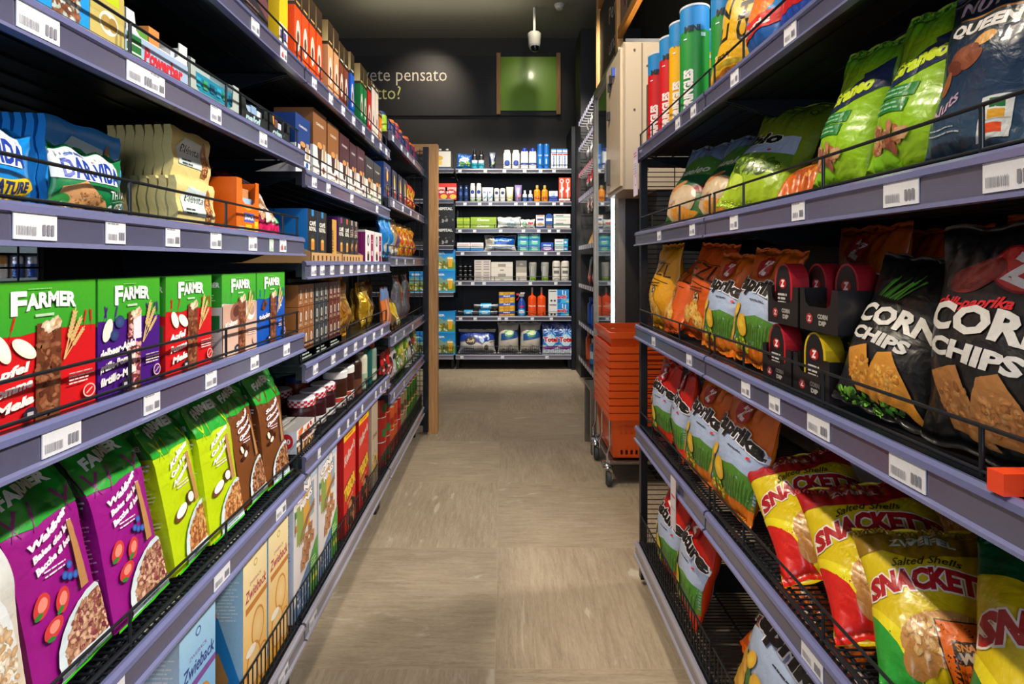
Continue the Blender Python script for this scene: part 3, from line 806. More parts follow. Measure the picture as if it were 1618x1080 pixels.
for key, z0, z1, lab in (('f_apple', .529, .687, 'large red and green muesli bar carton with apple slices, nearest on its shelf'),
        ('f_berry', .689, .814, 'purple and green muesli bar carton with blueberries and a pink bar'),
        ('f_apple2', .828, .958, 'red and green apple muesli bar carton between purple and beige cartons'),
        ('f_coco', .992, 1.131, 'beige and green coconut muesli bar carton beside the blue one'),
        ('f_choc', 1.134, 1.279, 'blue and green chocolate muesli bar carton at the shelf end')):
    put(key, 'L', (z0+z1)/2, .9195, .532, lab, 'carton')

# --- muesli bags, wire deck shelf
def muesli_bag(key, W, low, words, deco, seed, bowlcols):
    H = 30.; a = Art(W, H); D = 7.6
    a.R(0, H*.655, W, H, '#1f9a2c', '#178f2c').P([(0, H*.66), (W*.35, H*.645), (W*.7, H*.675), (W, H*.69), (W, H*.73), (0, H*.73)], '#1f9a2c')
    for x, r in ((.10, 60), (.2, 110), (.32, 75), (.80, 60), (.9, 110)): a.ear(W*x, H*.63, H*.13, r, low)
    a.T('FARMER', W*.52, H*.77, H*.052, '#eef6ef', bold=.055, w=W*.68, rot=6, arch=.3)
    for k, t in enumerate(words): a.T(t, W*.52, H*(.60-.052*k), H*.026, '#f4e6f0', rot=18, bold=.06, shear=.3, w=W*.60)
    a.lines(W*.30, H*.455, W*.66, 2, .55, .20, '#f0dcea', seed=seed)
    if deco == 'berry':
        for x, y, r in ((.20, .345, 60), (.44, .315, 70), (.28, .235, 25)):
            a.E(W*x, H*y, W*.13, H*.034, '#c93a3a', r); a.E(W*x+.1, H*y+.1, W*.07, H*.02, '#e98a78', r); a.E(W*(x-.05), H*(y-.032), W*.05, H*.010, '#2f7d35', r-40)
        for x, y in ((.52, .40), (.60, .43), (.58, .385), (.66, .375)): a.E(W*x, H*y, W*.042, H*.017, '#1f4fa4', c2='#4a78c8')
    if deco == 'coconut':
        a.E(W*.30, H*.30, W*.17, H*.035, '#6b3f26', 20); a.E(W*.31, H*.31, W*.14, H*.028, '#f4efe6', 20); a.E(W*.58, H*.345, W*.10, H*.045, '#5b3420', 70); a.E(W*.59, H*.345, W*.075, H*.035, '#f4efe6', 70)
    if deco == 'choc':
        for q in range(5): a.E(W*(.22+.1*(q % 3)), H*(.34+.02*q), W*.08, H*.017, ['#3c1c10', '#e9dfd4'][q % 2], 35*q, 6)
    a.P([(W*.70, H*.60), (W*.78, H*.60), (W*.84, H*.30), (W*.70, H*.30)], '#b98552')
    a.E(W*.86, H*.075, W*.60, H*.205, '#cfdde2'); a.E(W*.90, H*.07, W*.54, H*.185, '#8d5a3a')
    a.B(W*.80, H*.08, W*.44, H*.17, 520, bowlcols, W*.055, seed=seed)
    a.P([(W*.22, 0), (W, 0), (W, H*.05), (W*.42, H*.06), (W*.30, H*.035)], '#cfe2ea'); a.lines(W*.45, H*.025, W*.9, 2, .5, .2, '#55707c')
    a.R(0, 0, W, H*.012, '#3cc01a')
    s = Art(D, H); s.R(0, H*.66, D, H, '#168a2a'); s.T('FARMER', D*.5, H*.71, .9, '#e6f3e8', bold=.03, w=D*.55)
    s.lines(D*.15, H*.62, D*.9, 2, .7, .3, '#e8d6ea', seed=2); s.lines(D*.12, H*.55, D*.92, 15, .62, .2, '#c98ccc' if deco == 'berry' else '#dfe7b0' if deco == 'coconut' else '#b89a86', seed=seed)
    s.bars(D*.15, H*.10, D*.8, H*.22)
    gusset(key, 'muesli_bag', W/100, H/100, D/100, low, a, s, seed, 'film')
PB = ['#b98a6c', '#8e4a4c', '#d8b092', '#73313a', '#c9a084', '#9a6a52']
muesli_bag('m_berry', 11.6, '#93137f', ['Waldbeer', 'Baies des bois', 'Bacche di bosco'], 'berry', 3, PB)
muesli_bag('m_coco', 11.6, '#b4cc0d', ['Kokos', 'Coco & noix', 'Amandorla'], 'coconut', 5, GRAINS)
muesli_bag('m_choc', 11.2, '#6f401f', ['Schoko', 'Chocolat', 'Cioccolato'], 'choc', 8, ['#6b3a24', '#a8714a', '#52281a', '#c09066'])
a = Art(12, 30); a.R(0, 0, 12, 30, '#d9c3a4', '#c9d6dc').E(6, 10, 5, 8, '#e3e8ea').B(6.5, 8, 4.2, 6.5, 300, ['#e0c09a', '#c9a578', '#f0e2cc'], .8, seed=3).L([(2, 4), (1.2, 10), (2, 16)], .35, '#f4f6f7')
gusset('m_plain', 'muesli_bag', .115, .27, .075, '#d6c6ae', a, None, 11)
bagX = .535
for key, zc, ln, yw, lab in (('m_plain', .535, 7, 0, 'pale beige muesli bag at the very front corner of the rack'),
        ('m_berry', .660, 12, 3, 'magenta and green berry muesli bag, nearer of the two large ones'),
        ('m_berry', .782, 11, 2, 'magenta and green berry muesli bag beside the lime green bag'),
        ('m_coco', .915, 11, 5, 'lime green coconut muesli bag, nearer one, next to the magenta bag'),
        ('m_coco', 1.022, 8, 0, 'lime green coconut muesli bag, farther one, half hidden behind its twin'),
        ('m_choc', 1.141, 11, 3, 'brown chocolate muesli bag with white side print, nearer one'),
        ('m_choc', 1.256, 6, -3, 'brown chocolate muesli bag, farther one, at the shelf end')):
    put(key, 'L', zc, .5665, bagX, lab, 'muesli bag', lean=ln, yaw=yw, s=(1.0 if key != 'm_plain' else 1))

# --- crackers and biscuits, shelf with white barcode tags
def cracker(key, name, W, H, D, base, art, side=None, seed=2):
    pillow(key, name, W, H, D, base, art, None, seed, 'film', wr=.25)
def darvida(low, fl, flc):
    W, H = 12.4, 8.4; a = Art(W, H)
    a.P([(0, 4.3), (9.9, 4.3), (10.4, 8.0), (0, 8.0)], '#e6edf2'); a.lines(1.6, 7.15, 5, 1, .4, .25, '#3b5a9c'); a.R(5.4, 7.1, 6.2, 7.5, '#d0302c')
    a.T('DAR-VIDA', 5.6, 4.55, 2.3, '#1339a0', bold=.035, w=9.2)
    a.P([(.3, .2), (.8, 3.2), (3.6, 4.3), (8.0, .5), (7.4, .2)], '#c89463'); a.P([(1.5, .2), (2.0, 2.0), (6.8, 2.2), (8.3, .8), (7.4, .2)], '#e0a468'); a.B(4, 1.7, 2.6, 1.2, 60, ['#a87444', '#dcb078'], .25)
    a.E(.9, 1.6, .9, .7, '#2f8a3c', 20).E(1.5, .9, .7, .5, '#d9e9e0')
    if fl == 'NATURE': a.P([(4.2, 2.6), (10.5, 3.2), (11.3, 2.2), (10.6, 1.4), (10.5, .2), (6.5, .2), (5.0, 1.6)], '#f2cf1c'); a.T(fl, 7.8, 1.6, 1.1, '#2a3a6e', bold=.05, w=5.0)
    else: a.T('THYM', 9.2, 2.6, .95, '#dff2e6', bold=.02, w=3.2).R(8, 2.2, 11.2, 2.28, '#9ed4b4').T('& SEL', 9.2, .9, 1.0, '#eef8f2', bold=.05, w=3.4)
    cracker('dv_'+fl, 'cracker_packet', W/100, H/100, .040, low, a)
darvida('#0d86d8', 'NATURE', 0); darvida('#0c7a43', 'THYM', 0)
put('dv_NATURE', 'L', .548, 1.158, .530, 'blue cracker packet with a yellow flash, front corner of the shelf', 'cracker packet')
put('dv_THYM', 'L', .692, 1.158, .530, 'green and white cracker packet in front of the blue biscuit packs', 'cracker packet')
def blevita(key, c, W, H, D, cc):
    a = Art(W, H); a.P([(W*.12, H*.30), (W*.10, H*.62), (W*.3, H*.86), (W*.74, H*.80), (W*.74, H*.28)], cc)
    a.T('Blévita', W*.44, H*.54, H*.17, '#2b2326', bold=.01, shear=.3, w=W*.50, rot=-2); a.lines(W*.2, H*.38, W*.5, 2, H*.07, H*.035, '#3d4446')
    a.P([(W*.72, H*.15), (W*.86, H*.12), (W*.93, H*.5), (W*.86, H*.72), (W*.78, H*.88), (W*.72, H*.6)], '#a2683c'); a.B(W*.82, H*.42, W*.09, H*.26, 70, ['#d69a5e', '#7c4a2a'], W*.035)
    s = Art(D*100, H)
    mb = MB(); fc = box_faces(W/100, H/100, D)
    for k, (f, p, q) in fc.items():
        def wv(u, v, f=f):
            P = f(u, v); t = P[:, 2]/(H/100); k2 = np.sin(PI*np.clip(t, 0, 1))
            P[:, 1] *= .70+.30*np.clip(k2*1.6, 0, 1); P[:, 0] *= 1.0-.03*k2; P[:, 1] += .0022*np.sin(P[:, 2]*130+1)
            P[:, 2] += .002*np.sin(P[:, 0]*90)*(t > .9)
            return P
        face(mb, wv, p, q, c, a if k == 'front' else None, max(2, int(p/.01)), max(4, int(q/.01)), .01)
    reg(key, 'biscuit_packet', [('biscuit_packet', mb, 'film')])
blevita('bl_blue', '#2490e6', 13.4, 13.6, .0118, '#a9c9d6')
blevita('bl_cream', '#e0d08a', 11.6, 8.8, .0158, '#cfe0dc')
for k in range(6):
    put('bl_blue', 'L', .744-.002*k, 1.158, .590+.0136*k, 'blue biscuit packet standing upright, %s of its row' % ['front one', 'second', 'third', 'fourth', 'fifth', 'hindmost'][k], 'biscuit packet', 'blue biscuit packets on edge', lean=1)
for lv, zz, X0 in ((0, 1.158, .545), (1, 1.2465, .560)):
    for k in range(7):
        put('bl_cream', 'L', .945+.0015*k-.012*(1-lv), zz, X0+.0172*k, 'cream biscuit packet in the %s row, %s behind the front' % (['lower', 'upper'][lv], ['none', 'first', 'second', 'third', 'fourth', 'fifth', 'sixth'][k]) if k else 'cream biscuit packet at the front of the %s row' % ['lower', 'upper'][lv], 'biscuit packet', 'cream biscuit packets on edge', lean=1)
# orange display carton with a cut-out front
def display_box(key, name, W, H, D, base, cut, inner, art=None, side=None, inside='#2b2b2b', slope=False, mat='card'):
    """open carton; front with a U-shaped cut-out (cut = x0, x1, depth from the top), inner = thing parts shown inside"""
    mb = MB(); x0, x1, cd = cut; t = .0016; c = srgb(base); hh = H-cd
    def fr(y, n):
        pts = [(-W/2, 0), (W/2, 0), (W/2, H), (x1, H), (x1-.004, hh+.006), (x1-.012, hh), (x0+.012, hh), (x0+.004, hh+.006), (x0, H), (-W/2, H)]
        for tr_ in tessellate_polygon([[(a, b, 0) for a, b in pts]]):
            q = [(pts[i][0], y, pts[i][1]) for i in tr_]; P = np.array(q); nn = np.cross(P[1]-P[0], P[2]-P[0])
            if nn[1]*n < 0: q = q[::-1]
            mb.flat(q, c)
    fr(-D/2, -1); fr(-D/2+t, 1)
    if art:
        f = box_faces(W, H, D)['front'][0]
        for k, (V, T, Cc) in enumerate(art.p):
            V = V/100; A = V[T]; ar = (A[:,1,0]-A[:,0,0])*(A[:,2,1]-A[:,0,1])-(A[:,2,0]-A[:,0,0])*(A[:,1,1]-A[:,0,1]); T = T.copy(); T[ar < 0] = T[ar < 0][:, ::-1]
            P, N = surf(f, V[:, 0], V[:, 1]); mb.add(P+N*(.0002+.0001*k+Cc[:, 3:4]), N, Cc[:, :3], T)
    Hb = H*(1.35 if slope else 1)
    for x in (-W/2, W/2-t):
        mb.prism([(-D/2, 0), (D/2, 0), (D/2, Hb), (-D/2, H)], x, x+t, base)
    mb.box(-W/2, D/2-t, 0, W/2, D/2, Hb, base); mb.box(-W/2, -D/2, 0, W/2, D/2, t, base)
    parts = [('carton', mb, mat)]
    if inner:
        mi = MB(); inner(mi); parts.append(('contents', mi, 'film'))
    reg(key, name, parts)
a = Art(9.8, 11); a.T('mini', 5.4, 3.3, 1.0, '#e9e4f2', bold=.05, w=3.4).R(3.2, 2.7, 7.6, 4.6, '#4a54a8').T('SNACK', 5.4, 3.2, .9, '#f2eef8', bold=.04, w=3.8).R(3.8, 1.0, 6.4, 2.2, '#f2b41c').R(.9, .7, 3.3, 1.7, '#8fb4ae').R(7.6, .7, 9.2, 3.0, '#f2c61c').E(4.8, 5.6, 1.5, .5, '#f0a020').T('20', 8.4, 1.3, .8, '#3c6a2c', w=1.1)
def inn(mi): mi.box(-.045, -.040, .002, .045, .045, .078, '#9fc2d8'); mi.box(-.044, -.03, .078, .044, .046, .094, '#3c2a26'); mi.box(-.02, -.036, .07, .03, -.01, .098, '#c98a5a')
display_box('orange_disp', 'display_carton', .098, .114, .10, '#f0690c', (-.026, .034, .050), inn, a)
put('orange_disp', 'L', 1.088, 1.158, .532, 'orange open display carton with a cut-out front', 'carton')
a = Art(16, 19); a.R(0, 12, 16, 19, '#7a1440', '#5f1034').E(8, 9, 5.5, 3.6, '#c9d4e4').B(8, 6, 6, 3.6, 90, ['#d8b694', '#b98a62', '#efe0cc', '#9c6a4a'], 1.5, asp=1.5).T('NUTS', 8, 12.6, 1.6, '#e6d4de', bold=.03, w=6).R(0, 0, 16, 2.2, '#d01c5a').E(12.5, 3, 1.6, .9, '#3c9a4c')
pillow('maroon', 'snack_bag', .14, .175, .055, '#8c1446', a, None, 6)
put('maroon', 'L', 1.205, 1.158, .535, 'maroon nut bag slumped back beside the orange display carton', 'snack bag', lean=34, roll=2)
put('maroon', 'L', 1.165, 1.158, .655, 'maroon nut bag standing upright behind the slumped one', 'snack bag', lean=6)

# --- second shelf from the top: bars in cartons and trays
a = Art(8, 9); a.R(2.4, 0, 6.4, 9, '#7a4a30').B(4.4, 4.5, 1.9, 4.4, 130, ['#a8b4a8', '#6b3c28', '#c9d4cc', '#8c5a40'], .7).R(0, 5, 2.4, 7, '#0b74c4')
carton('bar_blue', 'snack_bar_carton', .080, .090, .05, '#1590e0', a, None)
a = Art(6, 9); a.R(0, 5.5, 6, 9, '#b9a85a').E(3.2, 4.6, 1.7, 1.6, '#e9e2cc').E(2.7, 4.6, .9, 1, '#b08f4e').E(3.9, 4.6, .8, 1, '#a08040').R(2.4, 7.4, 5, 8.6, '#b4c81c').T('choco', 2.6, 1.6, .55, '#332c18', w=3, rot=-10).T('crisp', 3.1, .8, .55, '#332c18', w=3.2, rot=-10)
carton('bar_beige', 'snack_bar_carton', .060, .095, .05, '#bfae66', a)
a = Art(14.5, 9); a.R(0, 0, 14.5, 5.4, '#9fb4d0'); a.R(.2, 1.3, 3.2, 5.2, '#1f6a36'); a.L([(.2, 2.6), (3.2, 2.6)], .25, '#cfe6d0').L([(.2, 3.9), (3.2, 3.9)], .25, '#cfe6d0').T('Powerbar', 8.4, 2.2, 2.2, '#c42838', bold=.05, w=9, shear=.1)
def inn(mi):
    for k, c in enumerate(('#d9d0a0', '#5f9a3c', '#d98a4a', '#e9e6dc', '#c9d6dc')): mi.box(-.066+.026*k, -.018, .002, -.042+.026*k, .02, .06+.012*(k % 3), c)
display_box('bar_green', 'snack_bar_carton', .145, .085, .05, '#d6dcda', (-.055, .050, .030), inn, a)
a = Art(17, 8); a.L([(5.5, .8), (5.9, .6), (5.9, 1.1)], .12, '#4a6a6c')
def inn(mi):
    mi.box(-.075, -.026, .003, .06, .028, .058, '#12809c'); mi.box(-.075, .0, .058, .065, .028, .075, '#8fb9d6')
    for k in range(6): mi.box(-.06+.022*k, -.0275, .034, -.046+.022*k, -.0262, .050, ['#1fa4c4', '#3c9a6c', '#0f5a7c'][k % 3])
display_box('tray_grey', 'snack_bar_tray', .165, .074, .06, '#a9b4ae', (-.068, .060, .050), inn, a, slope=True)
def darktray(key, W, cs, word):
    a = Art(W*100, 6); a.T(word, W*42, 2.0, 1.6, '#a9c9d0', bold=.05, w=W*52, shear=.2).E(W*86, 1.0, .6, .5, '#3c8fc0')
    def inn(mi):
        g = random.Random(len(word))
        for k in range(len(cs)): 
            x = -W/2+.008+(W-.016)/len(cs)*k; mi.box(x, -.02, .003, x+(W-.02)/len(cs)-.002, .026, .055+.018*g.random(), cs[k])
    display_box(key, 'snack_bar_tray', W, .066, .058, '#161b1e', (-W*.36, W*.36, .026), inn, a, slope=True)
darktray('tray_d1', .12, ['#e08a2c', '#9fb9d6', '#8fb0d4', '#dfe6ea'], 'nakd')
darktray('tray_d2', .115, ['#5a3a2a', '#e0962c', '#6b4a3c', '#c9d4e6', '#3c2a26'], 'crispy')
for key, z0, z1, lab in (('bar_blue', .593, .668, 'blue snack bar carton with a grain picture on the second shelf from top'), ('bar_beige', .672, .731, 'beige choco crisp bar carton beside the blue one'),
        ('bar_green', .734, .880, 'pale bar carton with green stripes and red lettering'), ('tray_grey', .888, 1.048, 'light grey tray of teal snack bars with a sloping side'),
        ('tray_d1', 1.060, 1.178, 'black bar tray with pale blue and orange bars'), ('tray_d2', 1.186, 1.300, 'black bar tray at the far end of its shelf')):
    put(key, 'L', (z0+z1)/2, 1.3765, .532, lab, 'snack bars')
carton('bar_edge', 'snack_bar_carton', .075, .085, .05, '#2a6ca0', Art(7.5, 8.5).R(1, 2, 6, 6, '#c9a060'))
put('bar_edge', 'L', .545, 1.3765, .532, 'blue carton with a tan patch at the front end of the second shelf', 'snack bars')
# --- top shelf of the near rack
a = Art(10, 15); a.R(0, 0, 10, 15, '#8fb0d0', '#5c8ab8').B(6, 3, 3, 2.4, 40, ['#4a342c', '#8c7464', '#2c2420'], 1.2)
pillow('top_blue', 'snack_bag', .11, .16, .04, '#7fa8cc', a, None, 9)
a = Art(11, 14); a.P([(0, 9), (11, 5), (11, 9), (0, 14)], '#6c4048').R(1, 2, 5, 3.2, '#a02c30').R(0, 12, 11, 14, '#e8c418').lines(1, 5, 8, 2, .8, .3, '#8c6a6c')
carton('top_black', 'chocolate_carton', .11, .15, .06, '#2a282c', a)
a = Art(5, 17); a.R(0, 3, 5, 8, '#e6e0e0').R(.6, 4.5, 4, 6.5, '#5a4a90').R(0, 9, 5, 17, '#f0c814')
carton('top_yellow', 'chocolate_carton', .048, .17, .09, '#efc912', a)
put('top_blue', 'L', 1.00, 1.594, .532, 'pale blue snack bag on the top shelf', 'snack bag', lean=4)
put('top_black', 'L', 1.125, 1.594, .532, 'black chocolate carton with a red mark on the top shelf', 'carton')
put('top_black', 'L', .86, 1.594, .532, 'black chocolate carton nearer than the pale blue bag', 'carton')
put('top_yellow', 'L', 1.262, 1.594, .532, 'yellow chocolate carton at the end of the top shelf', 'carton')

# --- zwieback cartons and the red cereal cartons in the bottom tray
def zwieback(key, c1, c2, word2, toast):
    W, H, D = 10.6, 31, 7.2; a = Art(W, H)
    a.R(0, 0, W, H, c2, c1); a.E(W*.5, H*.90, .8, .8, '#3c5fa0' if key == 'z_blue' else '#c9a04a').E(W*.5, H*.90, .5, .5, c1)
    a.T('ZWIEBACK', W*.5, H*.78, .7, '#7c4a9c' if key == 'z_blue' else '#a8507c', w=5.2); a.T('Zwieback', W*.52, H*.69, 2.2, '#2c3c8c' if key == 'z_blue' else '#a82c4c', bold=.02, shear=.2, w=9.2)
    a.P([(W*.1, H*.655), (W, H*.66), (W, H*.62), (W*.1, H*.61)], '#7c4a9c' if key == 'z_blue' else '#c07a30')
    for x, y, s_ in ((.60, .44, 1.0), (.42, .22, 1.1), (.80, .16, .9)):
        a.E(W*x, H*y, W*.27*s_, H*.135*s_, '#c98a3c'); a.E(W*x, H*y, W*.235*s_, H*.118*s_, '#e6bc74', c2='#eccb90')
    a.E(W*.30, H*.34, W*.20, H*.03, '#efe9dc')
    if key == 'z_blue': a.R(0, 0, W, H*.05, '#f0c01c').E(W*.9, H*.34, .9, .9, '#d8283c')
    s = Art(D, H); s.R(0, 0, D, H, '#8fc0e0', '#a8d0e8'); s.lines(.8, H*.90, D-.8, 14, .7, .28, '#d6e8f2')
    if key != 'z_blue': s.P([(0, H*.70), (0, H*.15), (D*.95, 0), (D, H*.15), (D*.30, H*.62)], '#1f86d0').P([(0, H*.35), (D*.3, H*.40), (D*.6, H*.22), (D*.4, H*.12), (0, H*.12)], '#b98a4e').P([(0, 0), (0, H*.13), (D, H*.10), (D, 0)], '#f0b01c').E(D*.55, H*.1, 1.0, 1.0, '#c9285c').R(D*.05, H*.62, D*.25, H*.66, '#d83038')
    t = Art(W, D); t.R(1.2, 1.2, W-1.2, D-1.6, '#a8561c').E(3, 3, 1.2, 1, '#e0a860').E(7, 3.3, 1.6, 1, '#6b2f1c')
    carton(key, 'rusk_carton', W/100, H/100, D/100, c1, a, s, t, '#9fcbe6', '#e6ddd0')
zwieback('z_blue', '#a4d0ec', '#2f9ade', '', 1); zwieback('z_gold', '#efe2b0', '#e8a41c', '', 1)
put('z_blue', 'L', .900, .186, .526, 'light blue rusk carton in the bottom tray', 'carton')
put('z_gold', 'L', 1.108, .186, .526, 'yellow rusk carton with toast pictures, nearer of the two', 'carton')
put('z_gold', 'L', 1.222, .186, .526, 'yellow rusk carton with toast pictures, farther of the two', 'carton')
a = Art(14, 20); a.R(0, 0, 14, 20, '#3c8c34', '#e0761c').B(7, 10, 6, 9, 60, ['#e0761c', '#2c7c3c', '#f0c81c', '#3c8fd0', '#8c3c1c', '#d02c24'], 3.0).R(8, 12, 13, 18, '#e6ddea').E(10, 4, 2, 1.5, '#4a94d4')
pillow('mixed', 'snack_bag', .15, .23, .06, '#d8741c', a, None, 13)
put('mixed', 'L', .74, .186, .528, 'orange and green patterned snack bag in the bottom tray', 'snack bag', lean=8)
put('mixed', 'L', .58, .186, .528, 'orange patterned snack bag nearest in the bottom tray', 'snack bag', lean=5)
def cini(key):
    W, H, D = 16.6, 36, 6; a = Art(W, H)
    a.R(0, H*.90, W, H, '#a8c4e0', '#d8d4d6').R(W*.12, H*.52, W*.40, H*.80, '#8aa04c').R(W*.40, H*.58, W*.66, H*.84, '#d8a040').R(W*.66, H*.62, W*.86, H*.88, '#8fa4b4')
    a.T('CINI', W*.42, H*.845, H*.062, '#f4f1ee', rot=10, bold=.06, w=W*.56, outline='#7c4a34', ow=.06); a.T('MINIS', W*.52, H*.77, H*.05, '#f4f1ee', rot=10, bold=.05, w=W*.5, outline='#7c4a34', ow=.05)
    for k in range(3): a.L([(W*(.22+.07*k), H*.50), (W*(.32+.07*k), H*.58), (W*(.52+.06*k), H*.65), (W*.88, H*(.72-.02*k))], .5, '#9a6a48')
    for k, (x, y) in enumerate(((.5, .50), (.68, .54), (.42, .42), (.60, .43), (.76, .46), (.52, .36), (.36, .34))):
        a.P([(W*x-1.4, H*y-1.5), (W*x+1.3, H*y-1.8), (W*x+1.6, H*y+1.3), (W*x-1.2, H*y+1.7)], ['#b98458', '#a8714a'][k % 2]); a.L([(W*x-.9, H*y-.8), (W*x+.9, H*y-.2), (W*x-.7, H*y+.6)], .35, '#7c4a2c')
    a.P([(0, H*.10), (W*.25, H*.22), (W*.62, H*.30), (W*.62, 0), (0, 0)], '#5c7ca4').B(W*.35, H*.12, W*.25, H*.08, 60, ['#8ea8c8', '#d0dce8', '#46648c'], 1.0)
    a.P([(W*.60, 0), (W*.66, H*.30), (W, H*.42), (W, 0)], '#4c9a34').R(W*.70, H*.10, W*.96, H*.14, '#e8d84c').lines(W*.68, H*.28, W*.96, 4, .9, .35, '#cfe8c0')
    a.R(W*.03, H*.62, W*.09, H*.80, '#c9d0c0').R(W*.03, H*.74, W*.09, H*.79, '#3c8c4c').R(W*.03, H*.64, W*.09, H*.69, '#c96a3c')
    s = Art(D, H).R(0, 0, D, H, '#c9d4e2', '#d6dce6').E(3, H*.92, 2, 1.6, '#2f8a3c').lines(.8, H*.8, 5.2, 20, .9, .3, '#a8b4c8')
    t = Art(W, D).R(.5, .5, W-.5, D-.5, '#d6c8ba').B(8, 3, 6, 2, 20, ['#a8714a', '#7c4a2c'], 1)
    carton(key, 'cereal_carton', W/100, H/100, D/100, '#dcd5d2', a, s, t, None, '#ded8d4')
cini('cini')
def tresor():
    W, H, D = 13.6, 36, 6.4; a = Art(W, H)
    a.R(0, H*.88, W, H, '#e8bc14').lines(W*.2, H*.93, W*.85, 2, 1, .5, '#c8401c'); a.T("Kellogg's", W*.5, H*.70, H*.085, '#d9c8b8', rot=16, bold=.03, shear=.4, w=W*.92)
    a.T('TRESOR', W*.52, H*.36, H*.115, '#e8b818', rot=14, bold=.07, w=W*.88, outline='#3c1c14', ow=.06); a.B(W*.6, H*.16, W*.36, H*.10, 60, ['#6b3418', '#b9763c', '#3c1c10', '#d8a060'], 2.2)
    a.T('choco nut', W*.5, H*.29, .9, '#f0d8a0', rot=14, w=W*.5)
    carton('tresor', 'cereal_carton', W/100, H/100, D/100, '#cf1b14', a, Art(D, H).R(0, 0, D, H, '#b90f12', '#c41214'), None, '#b90f12', '#c01014')
tresor()
for key, z0, z1, zz, lab in (('cini', 1.322, 1.470, .186, 'white cereal carton with cinnamon squares, nearer of the pair'), ('cini', 1.486, 1.66, .186, 'white cereal carton with cinnamon squares, farther of the pair'),
        ('tresor', 1.722, 1.86, .186, 'red cereal carton with a yellow top band, nearer one'), ('tresor', 1.892, 2.05, .186, 'red cereal carton with a yellow top band, farther one')):
    put(key, 'L', (z0+z1)/2, zz, .526, lab, 'carton', s=.985 if key == 'cini' else 1)
a = Art(10, 33); a.R(0, 0, 10, 33, '#cbb8a0', '#b8a48c').T('GRAN', 5, 20, 1.6, '#6b4a34', bold=.03, w=7).B(5, 9, 4, 5, 60, ['#8c6a44', '#d8b888', '#e8c020'], 1.4)
carton('gran', 'cereal_carton', .10, .34, .06, '#c4b096', a)
put('gran', 'L', 2.135, .186, .526, 'pale cereal carton beyond the red ones', 'carton')

# --- middle rack: coffee cartons
def podbox(key, low, W, gold='#c8a85c', H=.215, lid=.30):
    w_, h_ = W*100, H*100; a = Art(w_, h_); z0 = h_*(1-lid)
    a.R(0, z0, w_, h_, '#2c1c10', '#3a2814').R(0, z0, w_, z0+.35, '#14100c').E(w_*.5, h_*.40, w_*.30, h_*.17, '#e4ddd2').E(w_*.5, h_*.41, w_*.24, h_*.14, '#cfc8bc').E(w_*.5, h_*.38, w_*.17, h_*.07, '#6b3c1c').R(w_*.2, z0+1.0, w_*.8, z0+1.5, gold).R(w_*.1, .4, w_*.6, 2.4, '#e6e2dc')
    D = 9.5; s = Art(D, h_); s.R(0, z0, D, h_, '#e9d898', '#8c6c30'); s.R(D*.30, z0+.6, D*.45, h_-.6, '#f8f0c8').R(D*.6, z0+.6, D*.68, h_-.6, '#5c4420').R(0, z0, D, z0+.9, '#3a2a14').R(.6, 1, 3.4, 4.2, '#e0dce0').R(D*.35, h_*.40, D*.8, h_*.43, '#ffffff20' if 0 else gold)
    carton(key, 'coffee_carton', W, H, D/100, low, a, s)
podbox('pod_o', '#ea4b10', .046, H=.238); podbox('pod_b', '#d99a68', .046, H=.245); podbox('pod_br', '#7a3a26', .043, '#e9e0d0', H=.228); podbox('pod_bl', '#1158c8', .044, '#d8d8dc', H=.243)
podbox('pod_g', '#0a7a3c', .044, H=.25); podbox('pod_r', '#c41c1c', .055, '#e9e4dc', H=.236, lid=.2); podbox('pod_w', '#e8dccc', .05, '#f0e8dc', H=.245, lid=.1); podbox('pod_or', '#e0781c', .05, H=.16, lid=.15)
tops = [('pod_o', 1.352, 'orange'), ('pod_o', 1.402, 'orange'), ('pod_o', 1.455, 'orange'), ('pod_o', 1.508, 'orange'), ('pod_b', 1.606, 'tan'), ('pod_b', 1.664, 'tan'), ('pod_br', 1.718, 'brown'), ('pod_br', 1.768, 'brown'), ('pod_bl', 1.84, 'blue'),
        ('pod_g', 1.962, 'green'), ('pod_g', 2.012, 'green'), ('pod_r', 2.075, 'red'), ('pod_w', 2.14, 'cream'), ('pod_w', 2.196, 'cream'), ('pod_or', 2.262, 'orange')]
cnt = {}
for key, zc, cn in tops:
    i = cnt.get(cn, 0); cnt[cn] = i+1; n = sum(1 for t in tops if t[2] == cn)
    o = ORD[i]+' of its colour' if n > 1 else 'only one of its colour'
    put(key, 'L', zc, 1.594, .532, '%s coffee carton with dark metallic top, top shelf, %s' % (cn, o) if key != 'pod_or' else 'small orange coffee carton at the far end of the top coffee shelf', 'carton', 'tall coffee cartons on the top shelf')
def cupbox(key, top, low, W, H=.205, word='CARUSO', split=.50, cup='#3c1f14', mark='#8c4a24'):
    w_, h_ = W*100, H*100; a = Art(w_, h_)
    a.R(0, h_*split, w_, h_, top).T(word, w_*.5, h_*.80, h_*.035, '#e6dcd0', bold=.02, w=w_*.55)
    a.P([(w_*.30, h_*.52), (w_*.66, h_*.52), (w_*.60, h_*.28), (w_*.53, h_*.24), (w_*.43, h_*.24), (w_*.36, h_*.28)], cup).E(w_*.48, h_*.53, w_*.18, h_*.045, '#d89048')
    a.R(w_*.72, h_*.32, w_*.90, h_*.58, '#b8946a').E(w_*.78, h_*.20, w_*.09, h_*.05, mark); a.lines(w_*.3, h_*.13, w_*.75, 1, .4, .25, '#8c8480').lines(w_*.3, h_*.09, w_*.7, 1, .4, .15, '#a8a4a0')
    s = Art(11, h_); s.R(0, h_*split, 11, h_, top)
    carton(key, 'coffee_carton', W, H, .11, low, a, s)
